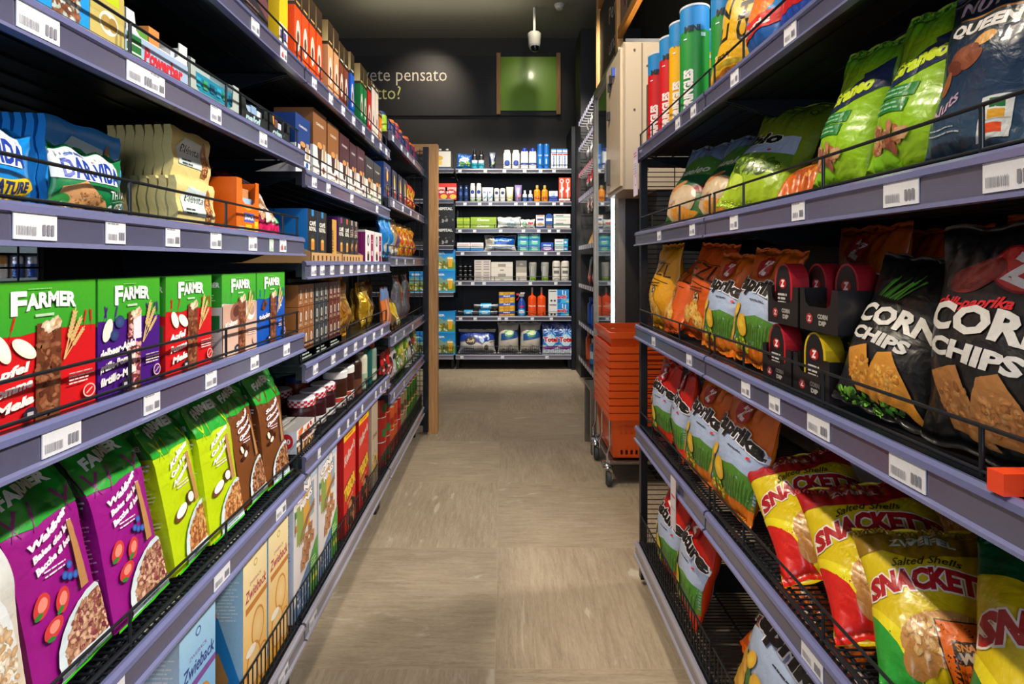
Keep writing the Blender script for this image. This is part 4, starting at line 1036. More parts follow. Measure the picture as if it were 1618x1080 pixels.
cupbox('cup_n', '#123a7c', '#e2e4e8', .10, .155, mark='#1f5aa8'); cupbox('cup_b', '#86562e', '#e4e0dc', .11); cupbox('cup_b2', '#8c5a2c', '#e4e0dc', .105, .20); cupbox('cup_m', '#4a2024', '#e2deda', .105, .195, mark='#7c1c2c'); cupbox('cup_m2', '#431c22', '#e2deda', .085, .19)
cupbox('cup_d', '#33302e', '#dcd8cc', .125, .185, 'lungo', .52, '#5c4430', '#4c9a3c')
for key, zc, X, lab in (('cup_n', 1.387, .532, 'navy and white coffee carton at the near end of its shelf'), ('cup_b', 1.520, .534, 'brown and white coffee carton with a cup picture, nearer one'), ('cup_b2', 1.640, .534, 'brown and white coffee carton, farther one'),
        ('cup_m', 1.756, .534, 'wine red and white coffee carton, nearest of three'), ('cup_m2', 1.858, .534, 'wine red and white coffee carton, middle of three'), ('cup_m', 1.960, .534, 'wine red and white coffee carton, farthest of three'), ('cup_d', 2.084, .534, 'charcoal and cream coffee carton, nearer of two'), ('cup_d', 2.216, .534, 'charcoal and cream coffee carton, farther of two')):
    put(key, 'L', zc, 1.3325, X, lab, 'carton')
# dark slim boxes standing in card trays
def royal(key, W, side, acc, word='CAFÉ', w2='ROYAL', H=.148, berries=None):
    w_, h_ = W*100, H*100; a = Art(w_, h_)
    a.R(w_*.38, h_*.88, w_*.62, h_, acc).T(word, w_*.5, h_*.70, h_*.075, '#e8e4da', bold=.05, w=w_*.62).T(w2, w_*.5, h_*.60, h_*.075, '#e8e4da', bold=.05, w=w_*.68)
    a.E(w_*.5, h_*.34, w_*.30, h_*.19, '#2f3a2c').R(w_*.34, h_*.24, w_*.66, h_*.42, '#d8893c').E(w_*.5, h_*.42, w_*.16, h_*.03, '#f0b468').R(0, h_*.085, w_, h_*.125, acc).lines(w_*.1, h_*.04, w_*.9, 1, .3, .35, '#b0aca8')
    if berries: a.B(w_*.5, h_*.45, w_*.42, h_*.40, 60, berries, .8)
    D = 9.2; s = Art(D, h_); s.T(word, D*.42, h_*.10, .9, '#a8d0ec', rot=90, w=4, align='l').T(w2, D*.60, h_*.10, .9, '#a8d0ec', rot=90, w=5, align='l')
    carton(key, 'capsule_carton', W, H, D/100, '#26221f', a, s, None, side, '#26221f')
royal('roy_b', .073, '#0f78c8', '#1f8ad4'); royal('roy_p', .066, '#6c0f80', '#a02c84'); royal('roy_o', .060, '#5a2a14', '#d8642c'); royal('roy_k', .050, '#2c2426', '#c8b8a8', berries=['#1c1a20', '#58404c', '#a86a4c', '#2c2c38'])
for key, zc, X, lab in (('roy_b', 1.462, .534, 'black capsule carton with a blue side, nearest in the card tray'), ('roy_b', 1.540, .534, 'black capsule carton with blue marks, second in the card tray'),
        ('roy_b', 1.462, .628, 'blue sided capsule carton standing one row back'), ('roy_b', 1.462, .722, 'blue sided capsule carton standing two rows back'),
        ('roy_p', 1.721, .534, 'black capsule carton with a purple side in the card tray'), ('roy_o', 1.784, .534, 'black capsule carton with orange marks'), ('roy_k', 1.842, .534, 'dark berry capsule carton, nearer one'), ('roy_k', 1.894, .534, 'dark berry capsule carton, farther one')):
    put(key, 'L', zc, 1.1012, X, lab, 'carton')
carton('gold_edge', 'capsule_carton', .042, .135, .09, '#2b1c1c', Art(4.2, 13.5).R(0, 0, 4.2, 13.5, '#d0a044').T('INTENSO', 1.2, 2, 1.4, '#3a2a10', rot=90, w=8, align='l', bold=.03), None)
put('gold_edge', 'L', 1.648, 1.1012, .534, 'gold capsule carton with upright lettering beside the purple one', 'carton')
# card tray front: low strip in front of the boxes
def cardtray(W, lab, zc):
    m = MB(); c = '#c49a66'; k = 'tray%d' % int(zc*100)
    m.box(-W/2, 0, 0, W/2, .0015, .030, c); m.box(-W/2, .30, 0, W/2, .3015, .055, c); m.box(-W/2, 0, 0, W/2, .30, .001, c)
    for x in (-W/2, W/2-.0015): m.prism([(0, 0), (.30, 0), (.30, .055), (.05, .055), (0, .030)], x, x+.0015, c)
    x = -W/2+.012
    while x < W/2-.03: m.box(x, -.0006, .008, x+.004, 0, .022, '#4a341c'); m.box(x+.006, -.0006, .008, x+.010, 0, .022, '#4a341c'); x += .035
    reg(k, 'card_tray', [('card_tray', m, 'card')]); put(k, 'L', zc, 1.0985, .519, lab, 'tray')
cardtray(.268, 'brown card tray under the blue sided capsule cartons', 1.545)
cardtray(.246, 'brown card tray under the purple and berry capsule cartons', 1.808)
a = Art(13.5, 13); a.R(8.2, 0, 12.4, 11.6, '#8c1444').E(4.2, 9, 1.6, 2.3, '#1c1a1c').E(4.2, 9, .9, 1.4, '#c8c4c0').R(2.8, 1, 5.8, 4.2, '#3c2018').E(4.3, 4.2, 1.5, .6, '#c88a5c').lines(9, 9, 11.8, 2, 1, .4, '#e0b0c4').R(9.2, 3, 11, 5, '#e0d4dc')
carton('magenta', 'tea_carton', .135, .130, .10, '#ddd9d8', a, Art(10, 13).R(0, 0, 10, 12.2, '#8c1c6c'))
put('magenta', 'L', 2.088, 1.099, .534, 'white tea carton with a magenta stripe, nearer one', 'carton'); put('magenta', 'L', 2.228, 1.099, .534, 'white tea carton with a magenta stripe, farther one', 'carton')
carton('bluebag', 'tea_carton', .14, .19, .12, '#1a7cc4', Art(14, 19).R(7, 0, 14, 19, '#3fa0dc').E(10, 5, 3, 3, '#d8d4c4'))
put('bluebag', 'L', 2.16, 1.099, .655, 'tall blue carton standing behind the magenta striped cartons', 'carton')

# capsule packs, three across and three up, in dark trays
def capsule(key, c, side):
    a = Art(3.6, 5.8); a.E(1.8, 3.2, .62, 1.25, '#d8d8cc').E(1.8, 3.2, .42, .95, c).L([(1.8, 2.3), (1.8, 4.1)], .22, '#d8d8cc').lines(.7, 1.2, 2.9, 2, .4, .18, '#c9b8a0').L([(3.5, 5.6), (3.3, 2.4), (3.0, 2), (3.5, .2)], .12, '#d8c0a0')
    carton(key, 'capsule_pack', .036, .058, .08, c, a, None, None, side)
capsule('cap_b', '#8a5428', '#a0652f'); capsule('cap_d', '#2c3438', '#233c44'); capsule('cap_r', '#5c2618', '#6b2c1a')
names = {'cap_b': 'brown', 'cap_d': 'slate', 'cap_r': 'dark red'}
for key, z0 in (('cap_b', 1.376), ('cap_d', 1.496), ('cap_r', 1.616)):
    for c in range(3):
        for rr in range(3):
            put(key, 'L', z0+.0375*c, .866+.0590*rr, .534, '%s capsule pack, %s layer, %s column from the camera' % (names[key], ['bottom', 'middle', 'top'][rr], ['first', 'second', 'third'][c]), 'capsule pack', 'stacked capsule packs')
for key, zc, lab in (('ct1', 1.4135, 'low dark tray under the brown capsule packs'), ('ct2', 1.5335, 'low dark tray under the slate capsule packs'), ('ct3', 1.6535, 'low dark tray under the dark red capsule packs')):
    m = MB(); m.box(-.058, 0, 0, .058, .10, .0285, '#1c2426'); a_ = Art(11.6, 2.85).lines(.8, 1.7, 9, 2, .9, .45, '#a8b4ac', seed=4)
    face(m, box_faces(.116, .0285, 0)['front'][0], .116, .0285, '#1c2426', a_); 
    reg(key, 'card_tray', [('card_tray', m, 'card')]); put(key, 'L', zc, .8365, .531, lab, 'tray')

def foilbag(key, base, W, H, D, art=None, seed=1, mat='foil', wr=1.6, name='snack_bag'): pillow(key, name, W, H, D, base, art, None, seed, mat, wr=wr, fine=.009, res=.0065)
foilbag('gold1', '#c78a1c', .22, .235, .09, Art(22, 23).B(11, 9, 7, 6, 22, ['#8c5410', '#e0b040', '#a86a14'], 3).lines(6, 16, 16, 2, 1.4, .7, '#7c4a10'), 21)
foilbag('gold2', '#b8901c', .16, .225, .08, Art(16, 22).E(8, 10, 5, 6, '#d8a828').B(8, 9, 4, 4, 18, ['#7c5410', '#e8c050'], 2.4), 22)
put('gold1', 'L', 1.815, .836, .534, s=.88, label= 'large golden coffee bag, nearer one, beside the capsule packs', cat='coffee bag', lean=4)
put('gold1', 'L', 1.99, .836, .625, s=.88, label= 'large golden coffee bag, farther one, set back behind the first', cat='coffee bag', lean=2)
put('gold2', 'L', 2.13, .836, .534, s=.80, label= 'smaller golden green coffee bag at the shelf end', cat='coffee bag', lean=8)
put('gold2', 'L', 2.25, .836, .61, s=.68, label= 'smaller golden coffee bag behind the one at the shelf end', cat='coffee bag', lean=0)

# --- jam jars, spread jars, small flat cartons
def jar(key, name, Rr, H, body, lidc, lidk=None, label=None, labelc=None, lid_h=.018, taper=.9):
    b = MB(); hb = H-lid_h
    lathe(b, [(0, 0), (Rr*.85, .001), (Rr, .008), (Rr, hb*.80), (Rr*taper, hb*.93), (Rr*taper, hb)], body, label, bands=[(hb*.15, hb*.72, labelc)] if labelc else None)
    l = MB(); rl = Rr*taper*1.07
    la = None
    if lidk == 'gingham':
        la = Art(2*PI*rl*100, 8); n = int(2*PI*rl*100/.9)
        off = rl*70
        for i in range(n):
            for j in range(3):
                if (i+j) % 2: la.R(i*.9, j*.6, i*.9+.9, j*.6+.6, '#b81420')
    lathe(l, [(rl, hb-.004), (rl, H-.003), (rl-.003, H), (0, H)], lidc, la)
    reg(key, name, [('jar', b, 'plastic'), ('lid', l, 'card')])
jl = Art(25, 12); jl.R(8, 2.2, 17, 6.6, '#d8d4cc').lines(9.5, 5.5, 16, 1, .8, .5, '#3c5a8c').E(10, 3.4, 1, .8, '#b81c2c').E(14.5, 3.4, 1.2, .8, '#2c6a34')
jar('jam', 'jam_jar', .040, .105, '#2e0a10', '#e6e0e4', 'gingham', jl)
nl = Art(25, 14); nl.R(4, 2.2, 21, 7.4, '#e2dcd4').T('nu', 11.2, 4.2, 1.6, '#2a1c1c', bold=.06, w=2.4).T('tella', 14.6, 4.2, 2.0, '#c01c20', bold=.05, w=4.4).R(7, 5.8, 10.6, 7.2, '#c03c2c').E(12, 3, 2.8, .8, '#6b3c20')
jar('spread', 'spread_jar', .040, .125, '#33160c', '#d9d8d4', None, nl, None, .020, .95)
jar('honey', 'honey_jar', .038, .12, '#8c3c14', '#1c2c68', None, Art(24, 10).R(7, 2, 17, 6.5, '#d89a3c'), None)
for i, (X, zc) in enumerate(((.548, 1.522), (.655, 1.528), (.548, 1.612), (.655, 1.618), (.548, 1.702))):
    put('jam', 'L', zc, .604, X, 'jam jar with a red gingham lid, %s' % ['nearest in the front row', 'nearest in the second row', 'middle of the front row', 'farther one in the second row', 'last of the front row'][i], 'jar', 'jam jars with gingham lids')
put('honey', 'L', 1.752, .604, .655, 'amber jar with a dark blue lid behind the jam jars', 'jar')
put('spread', 'L', 1.800, .604, .540, 'hazelnut spread jar with a white lid, nearer one', 'jar'); put('spread', 'L', 1.886, .604, .540, 'hazelnut spread jar with a white lid, farther one', 'jar')
a = Art(12.6, 6.2); a.R(0, 0, 12.6, 6.2, '#d8d0c6', '#e4e0dc').B(6.5, 4.3, 5.5, 1.3, 16, ['#c8341c', '#a82c3c', '#d86a2c'], 1.6).T('Branches', 6.4, 2.4, 1.2, '#7c3c34', bold=.04, w=9).R(0, 0, 12.6, 1.8, '#4a3c34').B(6, 1, 5.5, .7, 20, ['#b9854c', '#e0b880'], 1)
s = Art(10, 6.2); s.E(7.4, 3.2, 1.7, 2.0, '#c81c28').T('20', 7.4, 2.6, 1.3, '#f0e8e8', bold=.04, w=1.8).R(0, 0, 4.5, 6.2, '#7fa8d0')
t = Art(12.6, 10); t.R(0, 0, 12.6, 10, '#8f8c88', '#a5a19b').R(0, 4.7, 12.6, 5.3, '#4a4846').lines(1, 8, 11, 4, 1.5, .3, '#c9c6c0')
carton('flat', 'chocolate_bar_carton', .126, .060, .10, '#d9dade', a, s, t)
put('flat', 'L', 1.412, .604, .534, 'low white chocolate bar carton with a red dot on its side', 'carton')
def bottle(key, name, Rr, H, body, cap, label=None, neck=.35, shoulder=.62, capn='cap', sy=1., mat='plastic'):
    b = MB(); lathe(b, [(0, 0), (Rr*.9, .001), (Rr, .008), (Rr, H*shoulder), (Rr*.92, H*(shoulder+.05)), (Rr*neck, H*.84), (Rr*neck, H*.90)], body, label, sy=sy)
    l = MB(); lathe(l, [(Rr*neck*1.15, H*.88), (Rr*neck*1.15, H*.99), (Rr*neck, H), (0, H)], cap, n=16, sy=1)
    reg(key, name, [('bottle', b, mat), (capn, l, 'plastic')])
bottle('b_brown', 'sauce_bottle', .033, .185, '#2c1810', '#8c5a2c', Art(20, 18).R(4, 2, 17, 9, '#5c3424'))
bottle('b_white', 'sauce_bottle', .030, .165, '#c4c0aa', '#6b2430', Art(19, 18).R(5, 3, 14, 9, '#8ea48c').T('TEA', 9.4, 5, 2, '#3c2c24', bold=.02, w=4), .5, .75)
bottle('b_teal', 'sauce_bottle', .031, .175, '#14504c', '#2c3c34', None, .5, .8)
bottle('b_grey', 'sauce_bottle', .031, .160, '#7c9484', '#c0542c', Art(19, 18).R(4, 3, 15, 8, '#b9c4a8'), .6, .8)
for key, zc, lab in (('b_brown', 1.975, 'dark brown bottle beyond the spread jars'), ('b_white', 2.055, 'pale bottle with a green label on the jam shelf'), ('b_teal', 2.130, 'dark teal bottle on the jam shelf'), ('b_grey', 2.205, 'grey green bottle at the end of the jam shelf')):
    put(key, 'L', zc, .604, .536, lab, 'bottle')
for key, zc, lab in (('b_brown', 2.02, 'dark brown bottle in the second row of the jam shelf'), ('b_grey', 2.27, 'grey green bottle in the second row at the end of the jam shelf')):
    put(key, 'L', zc, .604, .62, lab, 'bottle')

# --- far left rack
def pot(key, name, Rr, H, c1, c2, c3): 
    m = MB(); lathe(m, [(0, 0), (Rr*.85, .001), (Rr, .02), (Rr, H-.02), (Rr*.8, H-.004), (0, H)], c1, Art(2*PI*Rr*100, H*100).B(PI*Rr*100, H*45, PI*Rr*90, H*38, 36, [c2, c3, '#e0dce0'], 1.8), bands=[(H*.82, H, c3)])
    reg(key, name, [(name, m, 'film')])
pot('pot1', 'snack_pot', .04, .10, '#1c2c6c', '#e8761c', '#1c2f70'); pot('pot2', 'snack_pot', .04, .105, '#9cc41c', '#e8b01c', '#1c3c78'); pot('pot3', 'snack_pot', .04, .12, '#2c2c64', '#e84c1c', '#e8761c'); pot('pot4', 'snack_pot', .04, .13, '#8c2454', '#2c3c84', '#e8641c')
pots = [('pot2', 2.375), ('pot1', 2.470), ('pot3', 2.565), ('pot4', 2.66), ('pot3', 2.755), ('pot1', 2.85), ('pot4', 2.945), ('pot3', 3.04), ('pot4', 3.135), ('pot3', 3.225)]
for i, (key, zc) in enumerate(pots):
    put(key, 'L', zc, 1.684, .532, 'colourful round snack pot on the highest far shelf, %s' % ORD[i], 'snack pot', 'snack pots on the highest shelf')
a = Art(14, 16); a.E(7, 11, 1.6, 2.6, '#e8a83c').E(7, 5, 1.8, 2.2, '#e8c040').E(7.6, 3, 2, 1.2, '#d8442c').T('Pasta', 7, 13.6, 1, '#c8c4d0', w=6)
carton('pasta', 'pasta_carton', .14, .165, .07, '#232a52', a, Art(7, 16).R(0, 0, 7, 16.5, '#2350a0'), None, None, '#1c4a98')
a = Art(11, 16); a.E(5.5, 9, 1.2, 5, '#e8c83c', 6).E(5.5, 5.4, 2.0, 3, '#d8342c').E(5.5, 7, 1.0, 1.6, '#f0e0d8')
carton('spag', 'pasta_carton', .11, .16, .06, '#2c2f44', a)
for i, (key, zc) in enumerate((('pasta', 2.395), ('spag', 2.555), ('spag', 2.70), ('spag', 2.83))):
    put(key, 'L', zc, 1.389, .532, 'navy pasta carton with a red and yellow picture, %s the camera' % ORD[i], 'carton')
foilbag('redyel', '#d8401c', .13, .175, .05, Art(13, 17).B(6.5, 8, 5, 7, 60, ['#e8b020', '#c81c14', '#f0d050'], 1.8), 31, 'film')
put('redyel', 'L', 3.00, 1.389, .532, 'red and yellow pasta bag on the pasta shelf, nearer one', 'bag'); put('redyel', 'L', 3.14, 1.389, .532, 'red and yellow pasta bag on the pasta shelf, farther one', 'bag')
foilbag('bluepk', '#1d7cc8', .12, .20, .05, Art(12, 20).R(6, 0, 12, 20, '#5ab0e0').E(6, 4, 3.4, 2.4, '#d8c8a0'), 32, 'film')
foilbag('brownpk', '#b08a5c', .15, .195, .06, Art(15, 20).R(5, 5, 12, 11, '#5c3c7c').R(0, 0, 15, 4, '#d8d0c8').E(7, 14, 4, 3, '#8c6434'), 33, 'clear')
foilbag('orpk', '#c8901c', .15, .185, .06, Art(15, 18).B(7.5, 8, 6, 7, 60, ['#c81c1c', '#e8b428', '#d8501c'], 2.4), 34, 'clear')
for key, zc, lab in (('bluepk', 2.42, 'blue biscuit bag at the near end of the far middle shelf'), ('bluepk', 2.53, 'blue biscuit bag just beyond the first blue one'), ('brownpk', 2.67, 'clear brown bag with a purple label'), ('orpk', 2.83, 'red and amber sweet bag, nearest of three'), ('orpk', 2.99, 'red and amber sweet bag, middle of three'), ('orpk', 3.15, 'red and amber sweet bag, farthest of three')):
    put(key, 'L', zc, 1.124, .532, lab, 'bag', lean=2)
foilbag('orstripe', '#dc7a3c', .15, .215, .04, Art(15, 21).R(0, 16, 15, 21, '#6c8cc0').P([(2, 0), (5, 0), (7, 16), (4, 16)], '#e8a070').P([(8, 0), (11, 0), (13, 16), (10, 16)], '#f0b080'), 35, 'film', .6)
foilbag('yelfan', '#6c4a24', .20, .19, .06, Art(20, 19).E(6, 8, 2.2, 7, '#e8c020', 25).E(12, 7, 2.2, 7, '#f0d040', 40).E(9, 3, 4, 1.6, '#f4f0d8').E(15, 3, 2, 2, '#9cc43c'), 36, 'film')
foilbag('silvor', '#8c8c94', .17, .26, .07, Art(17, 26).R(7.5, 0, 17, 26, '#d8641c').B(11, 14, 3.5, 9, 30, ['#e8a01c', '#c83c14', '#f0c850'], 2.6), 37, 'foil')
foilbag('amber', '#a86a14', .16, .24, .07, Art(16, 24).B(8, 9, 5, 6, 30, ['#7c4410', '#e0a030'], 2.6), 38, 'foil')
for key, zc, X, lab, ln in (('amber', 2.385, .60, 'amber foil bag set back at the near end of its shelf', 4), ('orstripe', 2.45, .532, 'orange striped carton shaped bag with a blue top', 3), ('yelfan', 2.66, .532, 'brown bag with yellow fans leaning back', 22), ('amber', 2.68, .66, 'amber foil bag behind the yellow fan bag', 2), ('silvor', 2.90, .56, 'tall silver and orange snack bag, nearer one', 2), ('silvor', 3.12, .56, 'tall silver and orange snack bag, farther one', 0)):
    put(key, 'L', zc, .766, X, lab, 'bag', lean=ln)
def spice(key, c, c2, seed, H=.19): foilbag(key, c, .115, H, .045, mat='film', wr=1.2, seed=seed, art= Art(11.5, H*100).B(5.7, H*45, 4.6, H*36, 40, [c2, '#e6e2da', c], 1.8).R(2, H*62, 9, H*78, c2))
spice('sp_r', '#c8241c', '#1c1c1c', 41); spice('sp_w', '#c8c8c4', '#2c2c2c', 42); spice('sp_g', '#4c8c24', '#d8c838', 43, .20); spice('sp_y', '#a8a83c', '#e0d84c', 44); spice('sp_d', '#34502c', '#c8342c', 45)
sp = [('sp_r', 2.40, 'red'), ('sp_r', 2.51, 'red'), ('sp_w', 2.61, 'silver white'), ('sp_g', 2.715, 'green'), ('sp_y', 2.82, 'olive'), ('sp_g', 2.925, 'green'), ('sp_w', 3.03, 'silver white'), ('sp_d', 3.135, 'dark green'), ('sp_y', 3.235, 'olive')]
cnt = {}
for key, zc, cn in sp:
    i = cnt.get(cn, 0); cnt[cn] = i+1; n = sum(1 for t in sp if t[2] == cn)
    put(key, 'L', zc, .512, .532, '%s seasoning pouch on the far shelf%s' % (cn, ', the '+('nearer' if i == 0 else 'farther')+' of its colour' if n > 1 else ''), 'pouch', 'seasoning pouches', s=.9)
def can(key, c, lc, H=.11, Rr=.038, name='food_can', c2='#2c6a34'):
    m = MB(); lathe(m, [(0, 0), (Rr, .001), (Rr, H-.003), (Rr*.97, H), (Rr*.93, H-.004), (0, H-.004)], c, Art(2*PI*Rr*100, H*100).R(PI*Rr*100-3, H*55, PI*Rr*100+3, H*85, c2).E(PI*Rr*100, H*32, 2.4, H*20, lc).B(PI*Rr*100, H*30, 2.2, H*16, 12, [lc, '#e0603c', '#a01c14'], 1.2), bands=[(H-.006, H, '#b8b4ac'), (0, .004, '#b8b4ac')])
    reg(key, name, [(name, m, 'film')])
can('can_r', '#9c1c14', '#e04c30'); can('can_o', '#c8501c', '#e89a3c', c2='#a82414'); can('can_d', '#a81c20', '#d85040', c2='#7c1014'); can('can_b', '#8c7c54', '#c8b48c', c2='#5c3c24'); can('can_g', '#2c6418', '#e0c020', c2='#1c4a14')
cans = [('can_r', 2.36, 'dark red'), ('can_r', 2.445, 'dark red'), ('can_o', 2.53, 'orange'), ('can_o', 2.615, 'orange'), ('can_d', 2.70, 'bright red'), ('can_b', 2.785, 'beige'), ('can_b', 2.87, 'beige'), ('can_g', 2.955, 'green'), ('can_g', 3.04, 'green'), ('can_g', 3.125, 'green'), ('can_g', 3.21, 'green')]
cnt = {}
for key, zc, cn in cans:
    i = cnt.get(cn, 0); cnt[cn] = i+1
    for lv in range(3 if cn in ('dark red', 'green') else 2):
        put(key, 'L', zc, .186+.1105*lv if cn not in () else .186, .530, '%s food can, %s of its colour, %s layer of the stack' % (cn, ORD[i], ['bottom', 'second', 'third'][lv]), 'can', 'stacked food cans')
# ------------------------------------------------------------------ goods of the right racks
def zlogo(a, x, y, r, rot=-12, ring='#b8161e'):
    a.E(x, y, r*1.25, r, '#8c1016', rot).E(x, y, r*1.15, r*.9, ring, rot); a.T('Z', x, y-r*.55, r*1.15, '#f2ece8', rot=rot, bold=.07, shear=.15, w=r*1.0); return a
def chips_scene(a, W, H, sky, hill, chip, seed, low=.0):
    a.P([(0, H*.30), (W*.08, H*.56), (W*.5, H*.66), (W, H*.60), (W, H*.20), (0, H*.15)], sky)
    a.P([(W*.25, H*.16), (W*.35, H*.36), (W*.7, H*.42), (W, H*.38), (W, H*.15)], hill)
    for k in range(26): a.L([(W*(.45+.02*k), H*.15), (W*(.50+.019*k), H*(.33+.03*math.sin(k)))], .12, '#2c5a1c' if k % 2 else '#6c9434')
    a.P([(W*.04, H*.12), (W*.06, H*.36), (W*.18, H*.45), (W*.26, H*.40), (W*.24, H*.16)], '#c8962c').E(W*.16, H*.30, W*.09, H*.12, '#dca83c', 12)
    a.E(W*.34, H*.27, W*.06, H*.12, '#2f6a2c', 20).E(W*.42, H*.20, W*.14, H*.035, '#3c7a2c', -20).E(W*.46, H*.31, W*.12, H*.095, chip, 25, c2='#f0cc3c').E(W*.30, H*.43, W*.06, H*.065, chip, -35, c2='#f0cc3c')
    a.B(W*.46, H*.15, W*.16, H*.05, 46, ['#e8c81c', '#f2dc3c', '#a8b41c', '#6c8c1c'], .75, seed=seed, asp=1.1)
    return a
def crisp_bag(key, base, low, word, sky, hill, chip, W, H, D, seed, white='#dfe3ea', wrot=-4):
    a = Art(W, H); a.R(0, 0, W, H*.22, low, base)
    chips_scene(a, W, H, sky, hill, chip, seed)
    a.P([(W*.02, H*.52), (W*.1, H*.66), (W*.5, H*.74), (W*.98, H*.68), (W, H*.56), (W*.5, H*.60), (W*.15, H*.50)], white) if 0 else None
    a.T(word, W*.51, H*.575, H*.115, '#15120f', rot=wrot, bold=.055, w=W*.92, arch=H*.035, outline='#dfe0e4', ow=.05)
    a.lines(W*.52, H*.53, W*.82, 1, .4, .22, '#2c2c34').R(W*.84, H*.51, W*.88, H*.53, '#d8242c')
    zlogo(a, W*.50, H*.82, W*.13)
    a.lines(W*.12, H*.93, W*.8, 1, .4, .3, '#7c3414').lines(W*.3, H*.07, W*.8, 2, .6, .25, '#7c3414')
    b = Art(W, H); b.R(W*.15, H*.25, W*.85, H*.75, '#dfd8cc').lines(W*.2, H*.7, W*.8, 14, .8, .25, '#8c7c70').R(0, 0, W*.1, H, low)
    pillow(key, 'crisp_bag', W/100, H/100, D/100, base, a, b, seed, 'film')
crisp_bag('c_pap', '#d8660f', '#e8861c', 'Paprika', '#9fb0cc', '#4c8028', '#dca31c', 21, 29, 8.5, 3)
crisp_bag('c_pap2', '#d0600f', '#e27c18', 'Paprika', '#9fb0cc', '#4c8028', '#dca31c', 20, 28, 9, 14)
crisp_bag('c_nat', '#c41c10', '#d83c14', 'Nature', '#a8b6d0', '#4c8a2c', '#e8cc1c', 19, 27, 8.5, 5)
def ezl(key, base, c2, ink, seed, W=20, H=27):
    a = Art(W, H); a.R(0, 0, W, H*.4, c2, base)
    a.T('EZL', W*.5, H*.62, H*.16, ink, bold=-.0, shear=.1, w=W*.8, rot=-6); a.L([(W*.1, H*.60), (W*.86, H*.53)], .25, ink).L([(W*.14, H*.82), (W*.85, H*.76)], .2, ink)
    a.E(W*.50, H*.42, W*.09, H*.07, ink).E(W*.50, H*.42, W*.08, H*.06, '#c8a878').B(W*.5, H*.42, W*.06, H*.04, 12, [ink, '#e8d8a8'], .7)
    for x, y, r in ((.30, .24, -20), (.48, .30, 35), (.62, .20, 0)): a.E(W*x, H*y, W*.13, H*.09, '#d89a34', r, c2='#eccb6c').B(W*x, H*y, W*.1, H*.06, 10, ['#c07c24', '#f0d488'], .6)
    a.lines(W*.2, H*.52, W*.8, 2, .8, .3, ink)
    pillow(key, 'crisp_bag', W/100, H/100, .085, base, a, None, seed, 'film')
ezl('ez_o', '#d85a10', '#cc5410', '#3c1808', 17); ezl('ez_y', '#e0a010', '#d89410', '#3c2c08', 18, 18, 27)

# third shelf: crisps, dip trays, corn chips
put('ez_y', 'R', 1.683, .886, .478, 'yellow crisp bag with thin black lettering, at the far end of its shelf', 'crisp bag', lean=7, yaw=4)
put('ez_o', 'R', 1.535, .886, .480, 'orange crisp bag with thin black lettering, next to the yellow one', 'crisp bag', lean=24, yaw=-6, roll=-5, s=.88)
put('ez_o', 'R', 1.375, .886, .495, 'orange crisp bag with thin black lettering, leaning against the paprika bags', 'crisp bag', lean=10, yaw=8, roll=4, s=.95)
put('c_pap', 'R', 1.215, .886, .482, 'orange paprika crisp bag on the third shelf, farther one', 'crisp bag', lean=13, yaw=5, roll=3, s=.80)
put('c_pap', 'R', 1.050, .886, .482, 'orange paprika crisp bag on the third shelf, nearer one, beside the dip trays', 'crisp bag', lean=13, yaw=5, roll=4, s=.82)
put('c_pap2', 'R', 1.02, .886, .66, 'orange paprika crisp bag in the back row of the third shelf', 'crisp bag', lean=4)
put('ez_o', 'R', .93, .886, .74, 'orange crisp bag behind the black dip trays', 'crisp bag', lean=0)
put('c_pap2', 'R', .72, .886, .74, 'orange paprika crisp bag behind the green corn chip bag', 'crisp bag', lean=0)
def dip(key, ring):
    m = MB(); W, H, D = .058, .105, .030; n = 12; pts = [(-W/2, 0), (W/2, 0)]
    arc = [(W/2*math.cos(t), H-W*.62+W*.62*math.sin(t)) for t in np.linspace(0, PI, n)]
    pts = pts+arc
    m.prism([(q[0], q[1]) for q in pts], 0, 1, ring) if 0 else None
    def pr(p, y0, y1, c):
        c = srgb(c)
        for i in range(len(p)):
            a, b = p[i], p[(i+1) % len(p)]; m.flat([(a[0], y0, a[1]), (b[0], y0, b[1]), (b[0], y1, b[1]), (a[0], y1, a[1])], c)
        for t in tessellate_polygon([[(x, z, 0) for x, z in p]]):
            q = [(p[i][0], y0, p[i][1]) for i in t]; P = np.array(q); nn = np.cross(P[1]-P[0], P[2]-P[0])
            if nn[1] > 0: q = q[::-1]
            m.flat(q, c); m.flat([(x, y1, z) for x, y, z in q][::-1], c)
    pr(pts, -D/2, D/2, ring)
    inner = [(x*.80, .004+z*.93) for x, z in pts]; pr(inner, -D/2-.0008, -D/2, '#17161a')
    a = Art(W*100, H*100); zlogo(a, W*50, H*66, .95, 0); a.lines(1.3, H*45, 4.5, 3, .7, .4, '#c8c4c0', seed=6).B(W*50, H*16, 1.9, 1.0, 16, ['#c8641c', '#3c7c2c', '#e0a02c'], .7)
    f = lambda u, v: np.stack([u-W/2, -D/2-.0009+0*u, v], 1)
    off = .0001
    for V, T, Cc in a.p:
        V = V/100; A = V[T]; ar = (A[:,1,0]-A[:,0,0])*(A[:,2,1]-A[:,0,1])-(A[:,2,0]-A[:,0,0])*(A[:,1,1]-A[:,0,1]); T = T.copy(); T[ar < 0] = T[ar < 0][:, ::-1]
        P, N = surf(f, V[:, 0], V[:, 1]); m.add(P+N*(off+Cc[:, 3:4]), N, Cc[:, :3], T); off += .00005+Cc[:, 3].max()
    reg(key, 'dip_pack', [('dip_pack', m, 'card')])
dip('dip_r', '#b8202c'); dip('dip_y', '#d8b81c')
